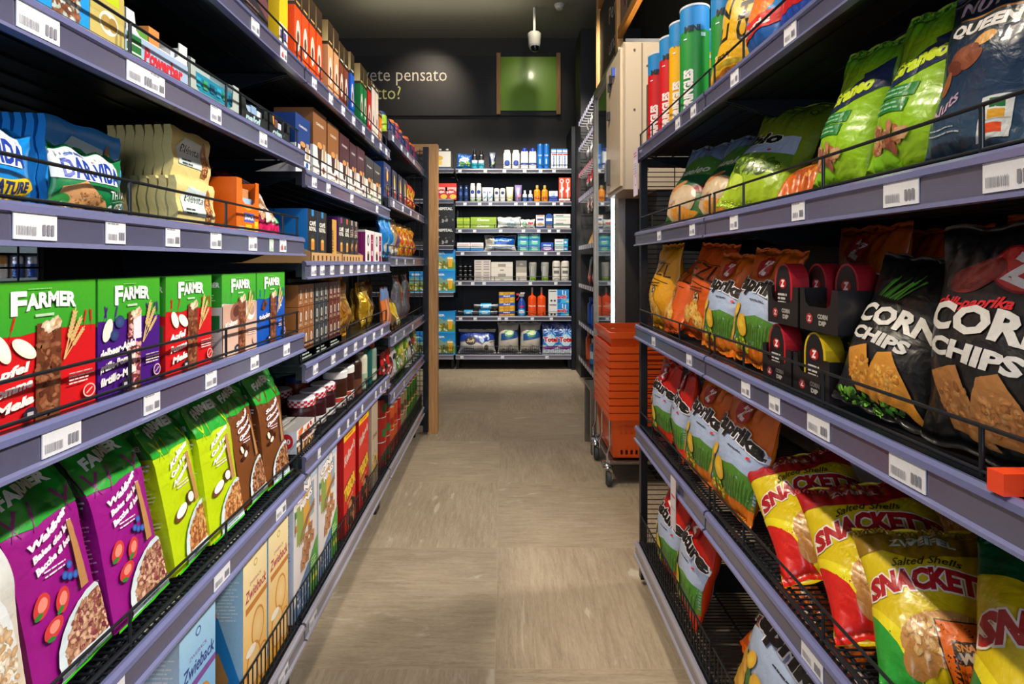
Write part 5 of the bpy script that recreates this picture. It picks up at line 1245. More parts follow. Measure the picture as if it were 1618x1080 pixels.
a = Art(9.6, 6.6); a.E(2.6, 1.9, .85, .8, '#a82c34').T('Z', 2.6, 1.5, .8, '#d8c8c8', bold=.05).T('CORN', 6, 2.1, .65, '#a8a4a0', bold=.06, w=2.4).T('DIP', 6, 1.1, .65, '#a8a4a0', bold=.06, w=1.7)
display_box('dip_tray', 'display_tray', .096, .066, .12, '#1b191b', (-.036, .034, .028), None, a)
a = Art(9.6, 6.6); a.E(2.6, 1.9, .85, .8, '#a82c34').T('Z', 2.6, 1.5, .8, '#d8c8c8', bold=.05).T('CORN', 6, 2.1, .65, '#a8a4a0', bold=.06, w=2.4).T('DIP', 6, 1.1, .65, '#a8a4a0', bold=.06, w=1.7)
for k, (zc, zz, lab) in enumerate(((.925, .886, 'black dip tray, lower one next to the paprika bag'), (.822, .886, 'black dip tray, lower one next to the green corn chips'), (.905, .9935, 'black dip tray stacked on the lower one beside the paprika bag'), (.802, .9935, 'black dip tray stacked on the lower one beside the corn chips'))):
    put('dip_tray', 'R', zc, zz, .484, lab, 'tray', 'black dip trays')
for zc, zz, X, key, lab in ((.935, .888, .490, 'dip_r', 'red rimmed arched dip pack in the lower far tray'), (.822, .888, .490, 'dip_y', 'yellow rimmed arched dip pack in the lower near tray'),
        (.918, .996, .492, 'dip_r', 'red rimmed arched dip pack in the upper far tray'), (.876, .996, .526, 'dip_r', 'red rimmed arched dip pack standing back in the upper far tray'), (.806, .996, .530, 'dip_r', 'red rimmed arched dip pack standing back in the upper near tray')):
    put(key, 'R', zc, zz, X, lab, 'dip pack', s=.98)
def corn(key, accent, word1, seed, W, H, script):
    a = Art(W, H); zlogo(a, W*.58, H*.80, W*.13, -14, '#c8342c') if script else None
    if script:
        a.E(W*.33, H*.77, W*.20, H*.06, '#7c1c18', 20, c2='#b84434')
        a.T('chili-paprika', W*.34, H*.635, H*.045, '#c8242c', bold=.03, shear=.5, w=W*.52, rot=2)
        a.E(W*.86, H*.72, W*.175, H*.115, '#a08c1c').E(W*.86, H*.72, W*.155, H*.10, '#14120e').E(W*.86, H*.72, W*.12, H*.078, '#a08c1c').E(W*.86, H*.72, W*.105, H*.068, '#14120e').T('XTRA', W*.86, H*.70, H*.032, '#c8b41c', bold=.05, w=W*.17, rot=-6)
    else:
        for k in range(9): a.L([(W*(.18+.03*k), H*.70), (W*(.30+.04*k), H*(.83+.03*math.sin(k*2)))], .35, ['#3c8c1c', '#5cb42c'][k % 2])
        a.B(W*.4, H*.06, W*.35, H*.05, 50, ['#4c9c1c', '#2c5c14', '#78b83c'], .9)
    a.T('CORN', W*.47, H*.505, H*.115, '#d4d2cc', bold=.045, w=W*.84, rot=-5, arch=.5); a.T('CHIPS', W*.42, H*.405, H*.072, '#cfcdc8', bold=.05, w=W*.60, rot=-6)
    for pts, s_ in (([(.13, .34), (.36, .385), (.56, .08), (.30, .10)], 1), ([(.50, .36), (.62, .385), (.97, .05), (.50, .12), (.44, .22)], 2)):
        P_ = [(W*x, H*y) for x, y in pts]; a.P(P_, '#c8862c' if not script else '#a8723c')
        cx, cy = sum(p[0] for p in P_)/len(P_), sum(p[1] for p in P_)/len(P_); a.B(cx, cy, W*.12, H*.08, 46, ['#e0a848', '#b87424', '#d89438'] if not script else ['#bf8a50', '#96602e', '#b87c42'], .9, seed=s_)
    b = Art(W, H).R(W*.15, H*.2, W*.85, H*.8, '#2c2a28').lines(W*.2, H*.75, W*.8, 14, .9, .3, '#8c8c88')
    pillow(key, 'corn_chip_bag', W/100, H/100, .085, '#121214', a, b, seed, 'film')
corn('cc_g', '#4c9c1c', 'CORN', 23, 19.5, 29, False); corn('cc_r', '#c8242c', 'CORN', 24, 22.5, 31.5, True)
put('cc_g', 'R', .690, .886, .482, 'black corn chip bag with green leaves on the third shelf', 'corn chip bag', lean=18, yaw=14, roll=7, s=.76)
put('cc_r', 'R', .535, .886, .480, 'large black corn chip bag with red script and gold ring badge', 'corn chip bag', lean=6, yaw=6, roll=1, s=.80)
put('cc_r', 'R', .35, .886, .482, 'large black corn chip bag with red script at the near end of the shelf', 'corn chip bag', lean=5, s=.80)
put('cc_g', 'R', .50, .886, .66, 'black corn chip bag with green leaves in the back row', 'corn chip bag', lean=0)
m = MB(); m.box(-.008, -.016, 0, .008, .03, .020, '#e8441c'); reg('stop', 'shelf_stopper', [('shelf_stopper', m, 'plastic')])
put('stop', 'R', .470, .8925, .444, 'small orange shelf stopper clipped on the price rail', 'stopper')

# second shelf from the top
def bag2(key, base, top, W, H, seed, fn, D=7.5, name='crisp_bag', wr=1.): a = Art(W, H); fn(a, W, H); pillow(key, name, W/100, H/100, D/100, base, a, None, seed, 'film', wr=wr)
def f_country(a, W, H):
    a.R(0, H*.70, W, H, '#7c98bc').P([(0, H*.62), (W*.5, H*.82), (W, H*.74), (W, H*.4), (0, H*.4)], '#4c8434').R(0, H*.38, W, H*.56, '#1c5c34'); a.P([(W*.3, H*.38), (W, H*.46), (W, H*.36), (W*.4, H*.30)], '#8c1c1c')
    a.T('nueleo', W*.46, H*.58, H*.075, '#dfe8dc', bold=.02, shear=.45, w=W*.75, rot=4); a.E(W*.42, H*.24, W*.38, H*.19, '#c8a880', 10, c2='#e0cca8').E(W*.3, H*.42, W*.2, H*.035, '#c8844c', 30).E(W*.62, H*.10, W*.4, H*.07, '#e0962c', -10).T('Chili', W*.26, H*.2, H*.04, '#a8242c', shear=.4, w=W*.25, rot=20)
    a.E(W*.5, H*.93, W*.06, H*.015, '#c8242c')
def f_green(a, W, H):
    a.R(0, H*.60, W, H, '#788c1c', '#5c7418').R(0, 0, W, H*.3, '#a8c41c', '#96b81c'); a.R(W*.10, H*.46, W*.86, H*.62, '#a8bcd4').P([(W*.1, H*.46), (W*.86, H*.46), (W*.9, H*.34), (W*.5, H*.40), (W*.08, H*.34)], '#5c8424')
    a.T('bio', W*.34, H*.57, H*.10, '#14160c', bold=.05, shear=.2, w=W*.5, outline='#d4dcc8', ow=.04); a.B(W*.45, H*.33, W*.34, H*.08, 80, ['#4c7018', '#8cac2c', '#38580f'], 1.3); a.R(W*.5, H*.48, W*.55, H*.50, '#c8242c').E(W*.25, H*.2, W*.14, H*.06, '#c4dc4c').lines(W*.3, H*.88, W*.8, 1, .5, .3, '#2c3c08').E(W*.8, H*.86, W*.05, H*.03, '#2c3c08').E(W*.8, H*.86, W*.03, H*.018, '#788c1c')
def f_lime(a, W, H):
    a.R(0, H*.82, W, H, '#7ab41c', '#4ca41c').P([(W*.05, H*.62), (W*.85, H*.78), (W*.95, H*.66), (W*.12, H*.52)], '#16284c'); a.P([(W*.62, H*.76), (W*.95, H*.84), (W*.98, H*.66), (W*.72, H*.64)], '#16284c')
    a.T('Graneo', W*.46, H*.625, H*.085, '#c8e02c', bold=.06, shear=.3, w=W*.72, rot=12); a.R(W*.08, H*.45, W*.60, H*.53, '#1f7a34').R(W*.12, H*.36, W*.55, H*.44, '#1f7a34').R(W*.02, H*.37, W*.5, H*.40, '#1f7a34').lines(W*.12, H*.50, W*.56, 2, 1.0, .35, '#8fc49c').lines(W*.14, H*.41, W*.5, 2, .9, .35, '#8fc49c')
    a.B(W*.32, H*.22, W*.30, H*.06, 26, ['#d8a878', '#b87c54', '#ecd0a8', '#a85c40'], 1.9); a.E(W*.3, H*.08, W*.25, H*.05, '#8cd01c').lines(W*.1, H*.92, W*.6, 1, .5, .3, '#2c5c14')
def f_queen(a, W, H):
    a.R(0, 0, W, H*.5, '#335068', '#16304c').R(0, H*.5, W, H, '#16304c', '#10141f'); a.T('NUTTY', W*.50, H*.86, H*.075, '#b8a0a8', bold=.03, w=W*.70, rot=0).R(W*.18, H*.815, W*.82, H*.828, '#a87834').R(W*.12, H*.71, W*.84, H*.80, '#14231f').T('QUEEN', W*.48, H*.725, H*.065, '#dcd8d4', bold=.05, w=W*.66)
    a.E(W*.58, H*.66, W*.10, H*.035, '#d8a050', 15).E(W*.40, H*.60, W*.16, H*.055, '#7c4430', 10, c2='#9c5c40').E(W*.30, H*.54, W*.12, H*.04, '#6b3424', -20).E(W*.50, H*.56, W*.12, H*.04, '#884c34', 30).E(W*.22, H*.46, W*.05, H*.07, '#9c5c34', -20)
    a.T('Nuts', W*.28, H*.30, H*.06, '#b89cb0', bold=.02, shear=.5, w=W*.38, rot=32); a.P([(W*.64, H*.10), (W*.90, H*.12), (W*.92, H*.34), (W*.68, H*.33)], '#d4d8d4').R(W*.74, H*.27, W*.86, H*.32, '#1c6c34').R(W*.73, H*.21, W*.86, H*.26, '#d8a02c').R(W*.71, H*.14, W*.84, H*.19, '#e0501c').L([(W*.68, H*.205), (W*.9, H*.215)], .2, '#b0b4b0').lines(W*.1, H*.2, W*.5, 2, 1, .25, '#a8b4bc')
def f_plainor(a, W, H): a.R(0, 0, W, H, '#c85c10', '#d8741c').B(W*.5, H*.4, W*.3, H*.2, 20, ['#e09030', '#a8480c'], 3).T('chili', W*.5, H*.65, H*.1, '#5c1c0c', bold=.03, w=W*.5)
def f_redor(a, W, H): a.R(0, H*.5, W, H*.75, '#b83014').T('Mix', W*.4, H*.78, H*.09, '#e8d8c8', bold=.05, w=W*.5).B(W*.5, H*.2, W*.4, H*.18, 30, ['#d89038', '#a85c1c', '#e8b868'], 3)
bag2('g_country', '#3c7038', 0, 17, 25, 51, f_country); bag2('g_green', '#7c9420', 0, 19, 29, 52, f_green, wr=1.4); bag2('g_lime', '#8cbc14', 0, 17, 30, 53, f_lime, wr=1.2); bag2('g_queen', '#16304c', 0, 20, 34, 54, f_queen); bag2('g_chili', '#c45a10', 0, 20, 24, 55, f_plainor, wr=1.8); bag2('g_mix', '#c86418', 0, 17, 28, 56, f_redor)
put('g_country', 'R', 1.50, 1.197, .478, 'green and beige crisp bag with white script, farther of two on the second shelf', 'crisp bag', lean=24, yaw=24, roll=4, s=1.04)
put('g_country', 'R', 1.315, 1.197, .500, 'green and beige crisp bag with white script, nearer of two', 'crisp bag', lean=28, yaw=24, roll=6, s=1.0)
put('g_green', 'R', 1.12, 1.197, .480, 'tall olive green crisp bag with a pale blue band', 'crisp bag', lean=30, yaw=30, roll=10, s=.92)
put('g_chili', 'R', .925, 1.197, .480, 'orange bag slumped low between the green bags on the second shelf', 'crisp bag', lean=58, yaw=20, roll=-8, s=.85)
put('g_lime', 'R', .760, 1.197, .480, 'lime green bag with navy stripe, farther of two', 'crisp bag', lean=12, yaw=5, roll=7, s=.71)
put('g_lime', 'R', .640, 1.197, .482, 'lime green bag with navy stripe, nearer of two, beside the navy bag', 'crisp bag', lean=12, yaw=6, roll=7, s=.71)
put('g_queen', 'R', .545, 1.197, .480, 'navy nut bag with white lettering and a coloured score label', 'nut bag', lean=8, yaw=4, roll=5, s=.56)
put('g_mix', 'R', .415, 1.197, .480, 'red and orange bag nearest on the second shelf', 'crisp bag', lean=8, roll=4, s=.7)
put('g_country', 'R', 1.66, 1.197, .54, 'dark green crisp bag at the far end, partly behind another', 'crisp bag', lean=8, roll=6, s=.7)

# top shelf: crisp tubes and bags
def tube(key, c, c2, seed, plate='#b8141c'):
    Rr, H = .0375, .30; m = MB(); cm = 2*PI*Rr*100; mid = cm/2
    a = Art(cm, 32); 
    for k in range(5): a.R(cm*k/5+.3, 25, cm*k/5+1.6, 26, '#d8ecf4') if k % 2 else a.R(cm*k/5+.3, 24.6, cm*k/5+1.4, 24.9, '#d8ecf4')
    a.T('PRINGLES', mid+.5, 6.5, 2.4, '#efe6e2', rot=90, bold=.06, w=10, align='l'); a.T('MINI', mid+.4, 26.5, 1.5, '#14181c' if c != '#e8ac08' else c2, bold=.05, w=4)
    a.E(mid+1.5, 2.8, 1.4, 1.0, '#efe2dc').E(mid+1.5, 2.8, .6, .5, '#1c1818').E(mid-2.6, 3.4, 1.2, .9, '#efe2dc').E(mid-2.6, 3.4, .5, .4, '#1c1818')
    lathe(m, [(0, 0), (Rr*.99, .0005), (Rr, .004), (Rr, H-.006), (Rr*1.02, H-.005), (Rr*1.02, H), (Rr*.94, H), (Rr*.92, H-.006), (0, H-.006)], c, a, n=28, bands=[(H*.76, H-.0058, c2), (H-.0056, H, '#d8dcdc'), (0, .005, '#c8ccd0')], fine=.006)
    reg(key, 'crisp_tube', [('crisp_tube', m, 'card')])
tube('tb_r', '#c8141c', '#1c84c4', 1); tube('tb_y', '#e8ac08', '#1c84c4', 2); tube('tb_g', '#1c8c34', '#1c84c4', 3)
for key, zc, X, lab in (('tb_r', 1.705, .474, 'red crisp tube with a blue top, farthest of its shelf'), ('tb_r', 1.643, .526, 'red crisp tube with a blue top set back in the second row'), ('tb_r', 1.580, .474, 'red crisp tube with a blue top next to the yellow tube'),
        ('tb_y', 1.485, .474, 'yellow crisp tube with a blue top'), ('tb_g', 1.395, .474, 'green crisp tube with a blue top'), ('tb_g', 1.300, .52, 'green crisp tube in the second row behind the yellow bag'), ('tb_y', 1.545, .553, 'yellow crisp tube with a blue top in the second row')):
    put(key, 'R', zc, 1.477, X, lab, 'crisp tube', yaw=58)
def f_ezl(a, W, H): a.R(W*.75, 0, W, H, '#e0641c', '#d8501c').R(0, 0, W*.75, H, '#d8a414', '#e8b818').T('EZL', W*.22, H*.34, 6.5, '#1c1408', rot=90, bold=.0, w=H*.5, align='l').T('CHIPS', W*.50, H*.30, 3.2, '#1c1408', rot=90, bold=.05, w=H*.55, align='l').T('ECHT', W*.2, H*.20, 1.3, '#3c2c08', bold=.05, w=4).R(W*.1, H*.14, W*.6, H*.18, '#a8901c').E(W*.4, H*.07, W*.3, H*.06, '#a86414').E(W*.68, H*.20, 1, 1, '#e05c14')
def f_blue(a, W, H): a.R(0, 0, W, H*.4, '#103c98', '#1450b4').R(0, H*.4, W, H, '#1c7cc8').B(W*.5, H*.5, W*.36, H*.22, 22, ['#e88c30', '#d86c1c', '#8c4c28', '#f0a850'], 3.4).R(W*.2, H*.2, W*.8, H*.3, '#c81c24')
def f_red(a, W, H): a.R(0, H*.28, W, H, '#2c8cd0').E(W*.5, H*.45, W*.38, H*.12, '#e87c24').E(W*.45, H*.62, W*.34, H*.10, '#e88c3c').P([(0, H*.18), (W, H*.26), (W, H*.38), (0, H*.30)], '#d02c28').T('Curls', W*.5, H*.25, H*.05, '#efe4e0', rot=8, w=W*.7, bold=.04)
bag2('t_ezl', '#d8a414', 0, 22, 31, 61, f_ezl, 9); bag2('t_blue', '#164ca8', 0, 18, 26, 62, f_blue); bag2('t_red', '#1c5ca8', 0, 13, 24, 63, f_red)
put('t_ezl', 'R', 1.14, 1.477, .480, 'yellow and orange crisp bag with upright black lettering on the top shelf', 'crisp bag', lean=11, yaw=34, roll=6, s=.95)
put('t_red', 'R', 1.005, 1.477, .480, 'blue and red snack bag with orange curls on the top shelf', 'snack bag', lean=6, roll=4)
put('t_blue', 'R', .865, 1.477, .480, 'blue snack bag with an orange nut picture on the top shelf', 'snack bag', lean=6, roll=4, s=.84)
put('g_chili', 'R', .70, 1.477, .482, 'orange bag at the near end of the top shelf', 'crisp bag', lean=4)
carton('blkbox', 'snack_carton', .10, .07, .08, '#1c1a1a', Art(10, 7).R(1, 4, 5, 5.6, '#8c8884').lines(1, 3, 8, 2, 1, .4, '#5c5854'))
put('blkbox', 'R', 1.05, 1.477, .70, 'small black carton behind the bags on the top shelf', 'carton')

# fourth shelf (wire deck)
put('c_nat', 'R', 1.655, .5455, .476, 'red crisp bag with a lemon coloured picture, farther one on the wire shelf', 'crisp bag', lean=8, yaw=2, s=.88)
put('c_nat', 'R', 1.500, .5455, .478, 'red crisp bag standing turned with its side print showing', 'crisp bag', lean=8, yaw=-16, s=.92)
put('c_nat', 'R', 1.42, .5455, .63, 'red crisp bag in the back row of the wire shelf', 'crisp bag', lean=2)
put('c_pap', 'R', 1.328, .5455, .478, 'orange paprika crisp bag on the wire shelf, farther one', 'crisp bag', lean=13, yaw=4, roll=4, s=.88)
put('c_pap', 'R', 1.155, .5455, .480, 'orange paprika crisp bag on the wire shelf, nearer one', 'crisp bag', lean=14, yaw=6, roll=5, s=.90)
put('c_pap2', 'R', 1.12, .5455, .69, 'orange paprika crisp bag in the back row of the wire shelf', 'crisp bag', lean=3)
def snacketti(key, low, top, seed, sticker=False, W=24, H=30):
    a = Art(W, H); y = '#d4bc0e'
    a.R(0, H*.80, W, H, top); a.P([(0, H*.84), (W*.5, H*.74), (W, H*.84), (W, H*.9), (0, H*.9)], top)
    a.P([(0, 0), (W*.35, 0), (W*.22, H*.25), (0, H*.42)], low).P([(W*.18, H*.25), (W*.26, H*.1), (W*.34, 0), (W*.42, 0), (W*.33, H*.16), (W*.24, H*.30), (0, H*.48), (0, H*.42)], '#e8d81c')
    a.T('Snacketti'.upper(), W*.50, H*.50, H*.115, '#a8141c', rot=0, bold=.06, shear=.1, w=W*.93, arch=H*.07, outline='#e6e0d8', ow=.06)
    a.T('Salted Shells', W*.5, H*.695, H*.05, '#2c2408', bold=.01, shear=.4, w=W*.5, arch=.6)
    if top != '#a8141c': a.T('ZWEIFEL', W*.5, H*.84, H*.055, '#c8d4c4', bold=.04, w=W*.46, arch=.4).L([(W*.4, H*.93), (W*.46, H*.905), (W*.62, H*.94)], .5, '#c8d4c4')
    else: a.T('ZWEIFEL', W*.45, H*.85, H*.045, '#d8c8b8', bold=.03, w=W*.36)
    a.E(W*.50, H*.29, W*.30, H*.145, '#c08a4c', 14, c2='#d8ac68').E(W*.66, H*.14, W*.22, H*.10, '#c88c44', -18, c2='#deb474').E(W*.34, H*.19, W*.16, H*.09, '#b47c3c', 40)
    for k in range(12): a.L([(W*(.26+.042*k), H*(.22+.008*k)), (W*(.31+.042*k), H*(.38+.004*k))], .14, ['#a8702c', '#e6c088'][k % 2])
    a.B(W*.50, H*.28, W*.26, H*.11, 60, ['#d8ac68', '#b8803c', '#e2bc80'], 1.0, seed=seed)
    if sticker:
        cx, cy = W*.66, H*.20; q = W*.20
        a.P([(cx-q, cy-q*1.15), (cx+q, cy-q*1.15), (cx+q, cy+q*1.15), (cx-q, cy+q*1.15)], '#1c140c').P([(cx-q*.95, cy-q*1.1), (cx+q*.95, cy-q*1.1), (cx+q*.95, cy+q*1.1), (cx-q*.95, cy+q*1.1)], '#d8640c')
        a.R(cx-q*.6, cy-q*.15, cx+q*.6, cy+q*.5, '#2c1c10').T('SNACK', cx, cy+q*.22, q*.20, '#c8843c', bold=.04, w=q*1.0).T('WIN', cx, cy-q*.10, q*.26, '#b8a898', bold=.06, w=q*.9).lines(cx-q*.6, cy-q*.4, cx+q*.6, 3, q*.18, q*.08, '#8c3c08').P([(cx+q*.4, cy+q*1.1), (cx+q*.95, cy+q*1.1), (cx+q*.95, cy+q*.4)], '#2c1c10')
    pillow(key, 'shell_snack_bag', W/100, H/100, .10, y, a, None, seed, 'film', wr=1.5)
snacketti('sn_r', '#d01c14', '#a8141c', 71); snacketti('sn_g', '#1c7c34', '#0f4c26', 72); snacketti('sn_w', '#2c9c34', '#8c6c10', 73, True)
put('sn_r', 'R', .975, .5455, .480, 'yellow shell snack bag with red corners, farthest of those lying on the wire shelf', 'snack bag', lean=56, yaw=46, roll=-32, s=.84)
put('sn_r', 'R', .82, .5455, .482, 'yellow shell snack bag with red corners, in the middle of the wire shelf', 'snack bag', lean=54, yaw=42, roll=-28, s=.84)
put('sn_w', 'R', .695, .5455, .484, 'yellow shell snack bag with an orange square sticker', 'snack bag', lean=46, yaw=38, roll=-22, s=.70)
put('sn_g', 'R', .535, .5455, .480, 'large yellow shell snack bag with a dark green top', 'snack bag', lean=42, yaw=34, roll=-4, s=.90)
put('sn_g', 'R', .66, .5455, .68, 'yellow shell snack bag with dark green top in the back row', 'snack bag', lean=10)
put('sn_r', 'R', .86, .5455, .76, 'yellow shell snack bag with red corners standing in the back row', 'snack bag', lean=10)

# bottom tray
put('c_nat', 'R', 1.60, .153, .476, 'red crisp bag in the bottom tray, farther one', 'crisp bag', lean=10, yaw=2, s=.95)
put('c_nat', 'R', 1.42, .153, .476, 'red crisp bag in the bottom tray, nearer one', 'crisp bag', lean=14, yaw=-6, s=1.0)
put('c_nat', 'R', 1.42, .153, .70, 'red crisp bag in the back row of the bottom tray', 'crisp bag', lean=2)
put('ez_o', 'R', 1.20, .153, .55, 'orange bag slumped in the bottom tray', 'crisp bag', lean=50, yaw=-14, s=.85)
put('c_pap', 'R', .985, .153, .476, 'orange paprika crisp bag in the bottom tray', 'crisp bag', lean=18, yaw=8, roll=6, s=1.12)
a = Art(18, 24); 
for k in range(8): a.R(1+2.1*k, 0, 2.2+2.1*k, 24, '#b81c20')
a.R(0, 0, 18, 5, '#b81c20').T('PIZZA', 9, 14, 4.5, '#e8e2da', bold=.07, w=15, outline='#7c1014', ow=.07)
pillow('stripe', 'crisp_bag', .20, .25, .08, '#d8d0c4', a, None, 75, 'film')
put('stripe', 'R', .775, .153, .478, 'red and white striped bag in the bottom tray', 'crisp bag', lean=14, yaw=2, s=1.15)
put('c_pap2', 'R', .55, .153, .478, 'orange paprika crisp bag nearest in the bottom tray', 'crisp bag', lean=14)

# hanging paper signs
m = MB(); W, H = .055, .155; a = Art(5.5, 15.5); a.R(0, 12, 5.5, 15.5, '#c8b8cc').lines(.6, 14, 4.8, 2, 1, .4, '#b83c54').E(2.8, 5, 1.4, 1.8, '#c86c7c').E(2.8, 5, 1.1, 1.4, '#d4cce0').lines(.6, 10.5, 4.8, 5, .8, .25, '#8c84a4')
face(m, lambda u, v: np.stack([u-W/2, 0*u, v], 1), W, H, '#cfc8dc', a); face(m, lambda u, v: np.stack([W/2-u, 0*u+.0012, v], 1), W, H, '#cfc8dc'); 
reg('paper', 'paper_sign', [('paper_sign', m, 'paper')])
put('paper', 'R', 1.728, 1.322, .4385, 'pale lilac paper notice hanging from the end of the top rail', 'sign')
m = MB(); W, H = .04, .13; face(m, lambda u, v: np.stack([u-W/2, 0*u, v], 1), W, H, '#c8c2c8', Art(4, 13).R(.6, 8, 3.4, 8.6, '#c84c54').R(.6, 5, 3.4, 5.4, '#a8a0ac')); face(m, lambda u, v: np.stack([W/2-u, 0*u+.0012, v], 1), W, H, '#c8c2c8')
reg('card2', 'paper_sign', [('paper_sign', m, 'paper')])
put('card2', 'R', 1.345, .415, .4385, 'narrow pale card hanging from the rail of the wire shelf', 'sign')
# ------------------------------------------------------------------ the wall shelves at the end of the aisle
def bx(c): return (640+c/4.5-795)/153.2
def bx2(c): return (640+c/4.91-795)/153.2
SH = {i: z-.006 for z, i in bz}; BY = 5.368
def blab(a, Wc, H, cols, txt=None):
    for y0, y1, c in cols: a.R(0, H*y0, Wc, H*y1, c)
    if txt: a.T(txt, Wc/2, H*.5, H*.07, '#e8ecf0', bold=.03, w=Wc*.22)
    return a
def shop_bottle(key, name, Rr, H, c, capc, bands=(), neck=.5, sh=.72, sy=.6, txt=None, txtc='#f0f0f0', oval=None):
    m = MB(); W = 2*PI*Rr*100
    a = Art(W, H*100)
    if oval: a.E(W/2, H*100*oval[1], W*.12, W*.12, oval[0])
    if txt: a.T(txt, W/2, H*48, 1.4, txtc, bold=.03, w=W*.3)
    lathe(m, [(0, 0), (Rr*.94, .001), (Rr, .01), (Rr, H*sh), (Rr*.9, H*(sh+.06)), (Rr*neck, H*(sh+.12)), (Rr*neck, H*.86)], c, a if (txt or oval) else None, bands=list(bands), sy=sy, n=20)
    l = MB(); lathe(l, [(Rr*neck*1.05, H*.84), (Rr*neck*1.05, H*.985), (Rr*neck*.9, H), (0, H)], capc, n=16, sy=max(sy, .8))
    reg(key, name, [('bottle', m, 'plastic'), ('cap', l, 'plastic')])
def squeeze(key, Rr, H, c, capc, txt=None, txtc='#1c3c8c', oval='#1c3c9c'):
    m = MB(); W, n = Rr*2, 1
    def f(sg):
        def g(u, v):
            t = v/H; s = 2*u/W-1; k = 1-.9*ss(.1, 1., t)
            return np.stack([s*W/2*sg*(.82+.18*t), -sg*W*.34*np.clip(1-s*s, 0, 1)**.5*k, .018+v], 1)
        return g
    a = Art(W*100, H*100); a.E(W*50, H*62, W*26, W*22, oval)
    if txt: a.T(txt, W*50, H*60, W*12, '#ffffff', w=W*36)
    a.P([(W*20, H*12), (W*90, H*45), (W*90, H*30), (W*30, H*8)], txtc)
    face(m, f(1), W, H, c, a, 12, 12, .01); face(m, f(-1), W, H, c, None, 12, 12)
    l = MB(); lathe(l, [(0, 0), (Rr*.72, .001), (Rr*.75, .018), (0, .019)], capc, n=16, sy=.7)
    reg(key, 'cream_tube', [('tube', m, 'plastic'), ('cap', l, 'plastic')])
def row(key, spots, z, labels, cat, y=BY, group=None, **kw):
    for x, l in zip(spots, labels): put(key, 'B', x, z, y, l, cat, group, **kw)
# shelf 1
a = Art(16, 15); a.R(0, 0, 16, 15, '#1c64b8').B(8, 5, 6, 4, 40, ['#8cc43c', '#2c8c3c', '#e8f0e8', '#1c7cc8'], 2.4).E(8, 9.5, 5.5, 2.2, '#e4ecf2', 8).T('Airwaves', 8, 8.9, 1.5, '#1c4c9c', w=8, shear=.3, rot=8)
pillow('bs_pouch', 'gum_pouch', .155, .155, .05, '#1c64b8', a, None, 81)
put('bs_pouch', 'B', bx(418), SH[0], BY, 'blue and green crumpled pouch at the left of the top wall shelf', 'pouch', roll=6)
shop_bottle('bs_teal', 'shower_bottle', .030, .20, '#1c1c1e', '#1a1a1c', [(0, .068, '#1c9cb4'), (.085, .10, '#d8dcdc')], txt='men')
row('bs_teal', (bx(494), bx(541)), SH[0], ('black and teal shower bottle, left of the pair', 'black and teal shower bottle, right of the pair'), 'bottle')
squeeze('bs_navy', .036, .165, '#16284c', '#16284c', 'men', '#8ca43c', '#1c3c70')
put('bs_navy', 'B', bx(620), SH[0], BY, 'navy cream tube standing alone on the top wall shelf', 'tube')
shop_bottle('bs_white', 'lotion_bottle', .040, .205, '#dedbd4', '#e4e2dc', (), .75, .80, .6, oval=('#1c3c90', .52))
row('bs_white', (bx(726), bx(789)), SH[0], ('white lotion bottle with a round blue logo, left one', 'white lotion bottle with a round blue logo, right one'), 'bottle')
shop_bottle('bs_hs', 'shampoo_bottle', .038, .225, '#e2e2de', '#1c3ca0', [(.06, .078, '#1c3c8c'), (.13, .138, '#30343c')], .72, .78, .6)
row('bs_hs', (bx(850), bx(908)), SH[0], ('white shampoo bottle with a blue cap, left one', 'white shampoo bottle with a blue cap, right one'), 'bottle')
m = MB(); lathe(m, [(0, 0), (.030, .002), (.031, .25), (.028, .268), (.0, .272)], '#1670c4', Art(19, 27).T('Taft', 9.5, 17, 1.4, '#e0ecf4', bold=.03, w=4).R(8.8, 9, 10.2, 14, '#a8d0ec'), n=18); reg('bs_blue', 'spray_can', [('spray_can', m, 'plastic')])
row('bs_blue', (bx(961), bx(1006)), SH[0], ('tall blue spray can, left one', 'tall blue spray can, right one'), 'can')
m = MB(); a = Art(6, 22); a.R(0, 17, 6, 22, '#1c84d0').T('mentadent', 3.2, 2.4, 1.7, '#1c5ca8', rot=90, bold=.05, w=12, align='l').R(.3, 18, 5.7, 20, '#e6eef2').R(.6, 15, 5.4, 16.4, '#d02c28')
carton('bs_paste', 'toothpaste_carton', .052, .215, .045, '#e2e6e8', a, None, None, '#3c94d0')
row('bs_paste', (bx(1057), bx(1097), bx(1136)), SH[0], ('blue and white upright toothpaste carton, left of three', 'blue and white upright toothpaste carton, middle of three', 'blue and white upright toothpaste carton, right of three'), 'carton')
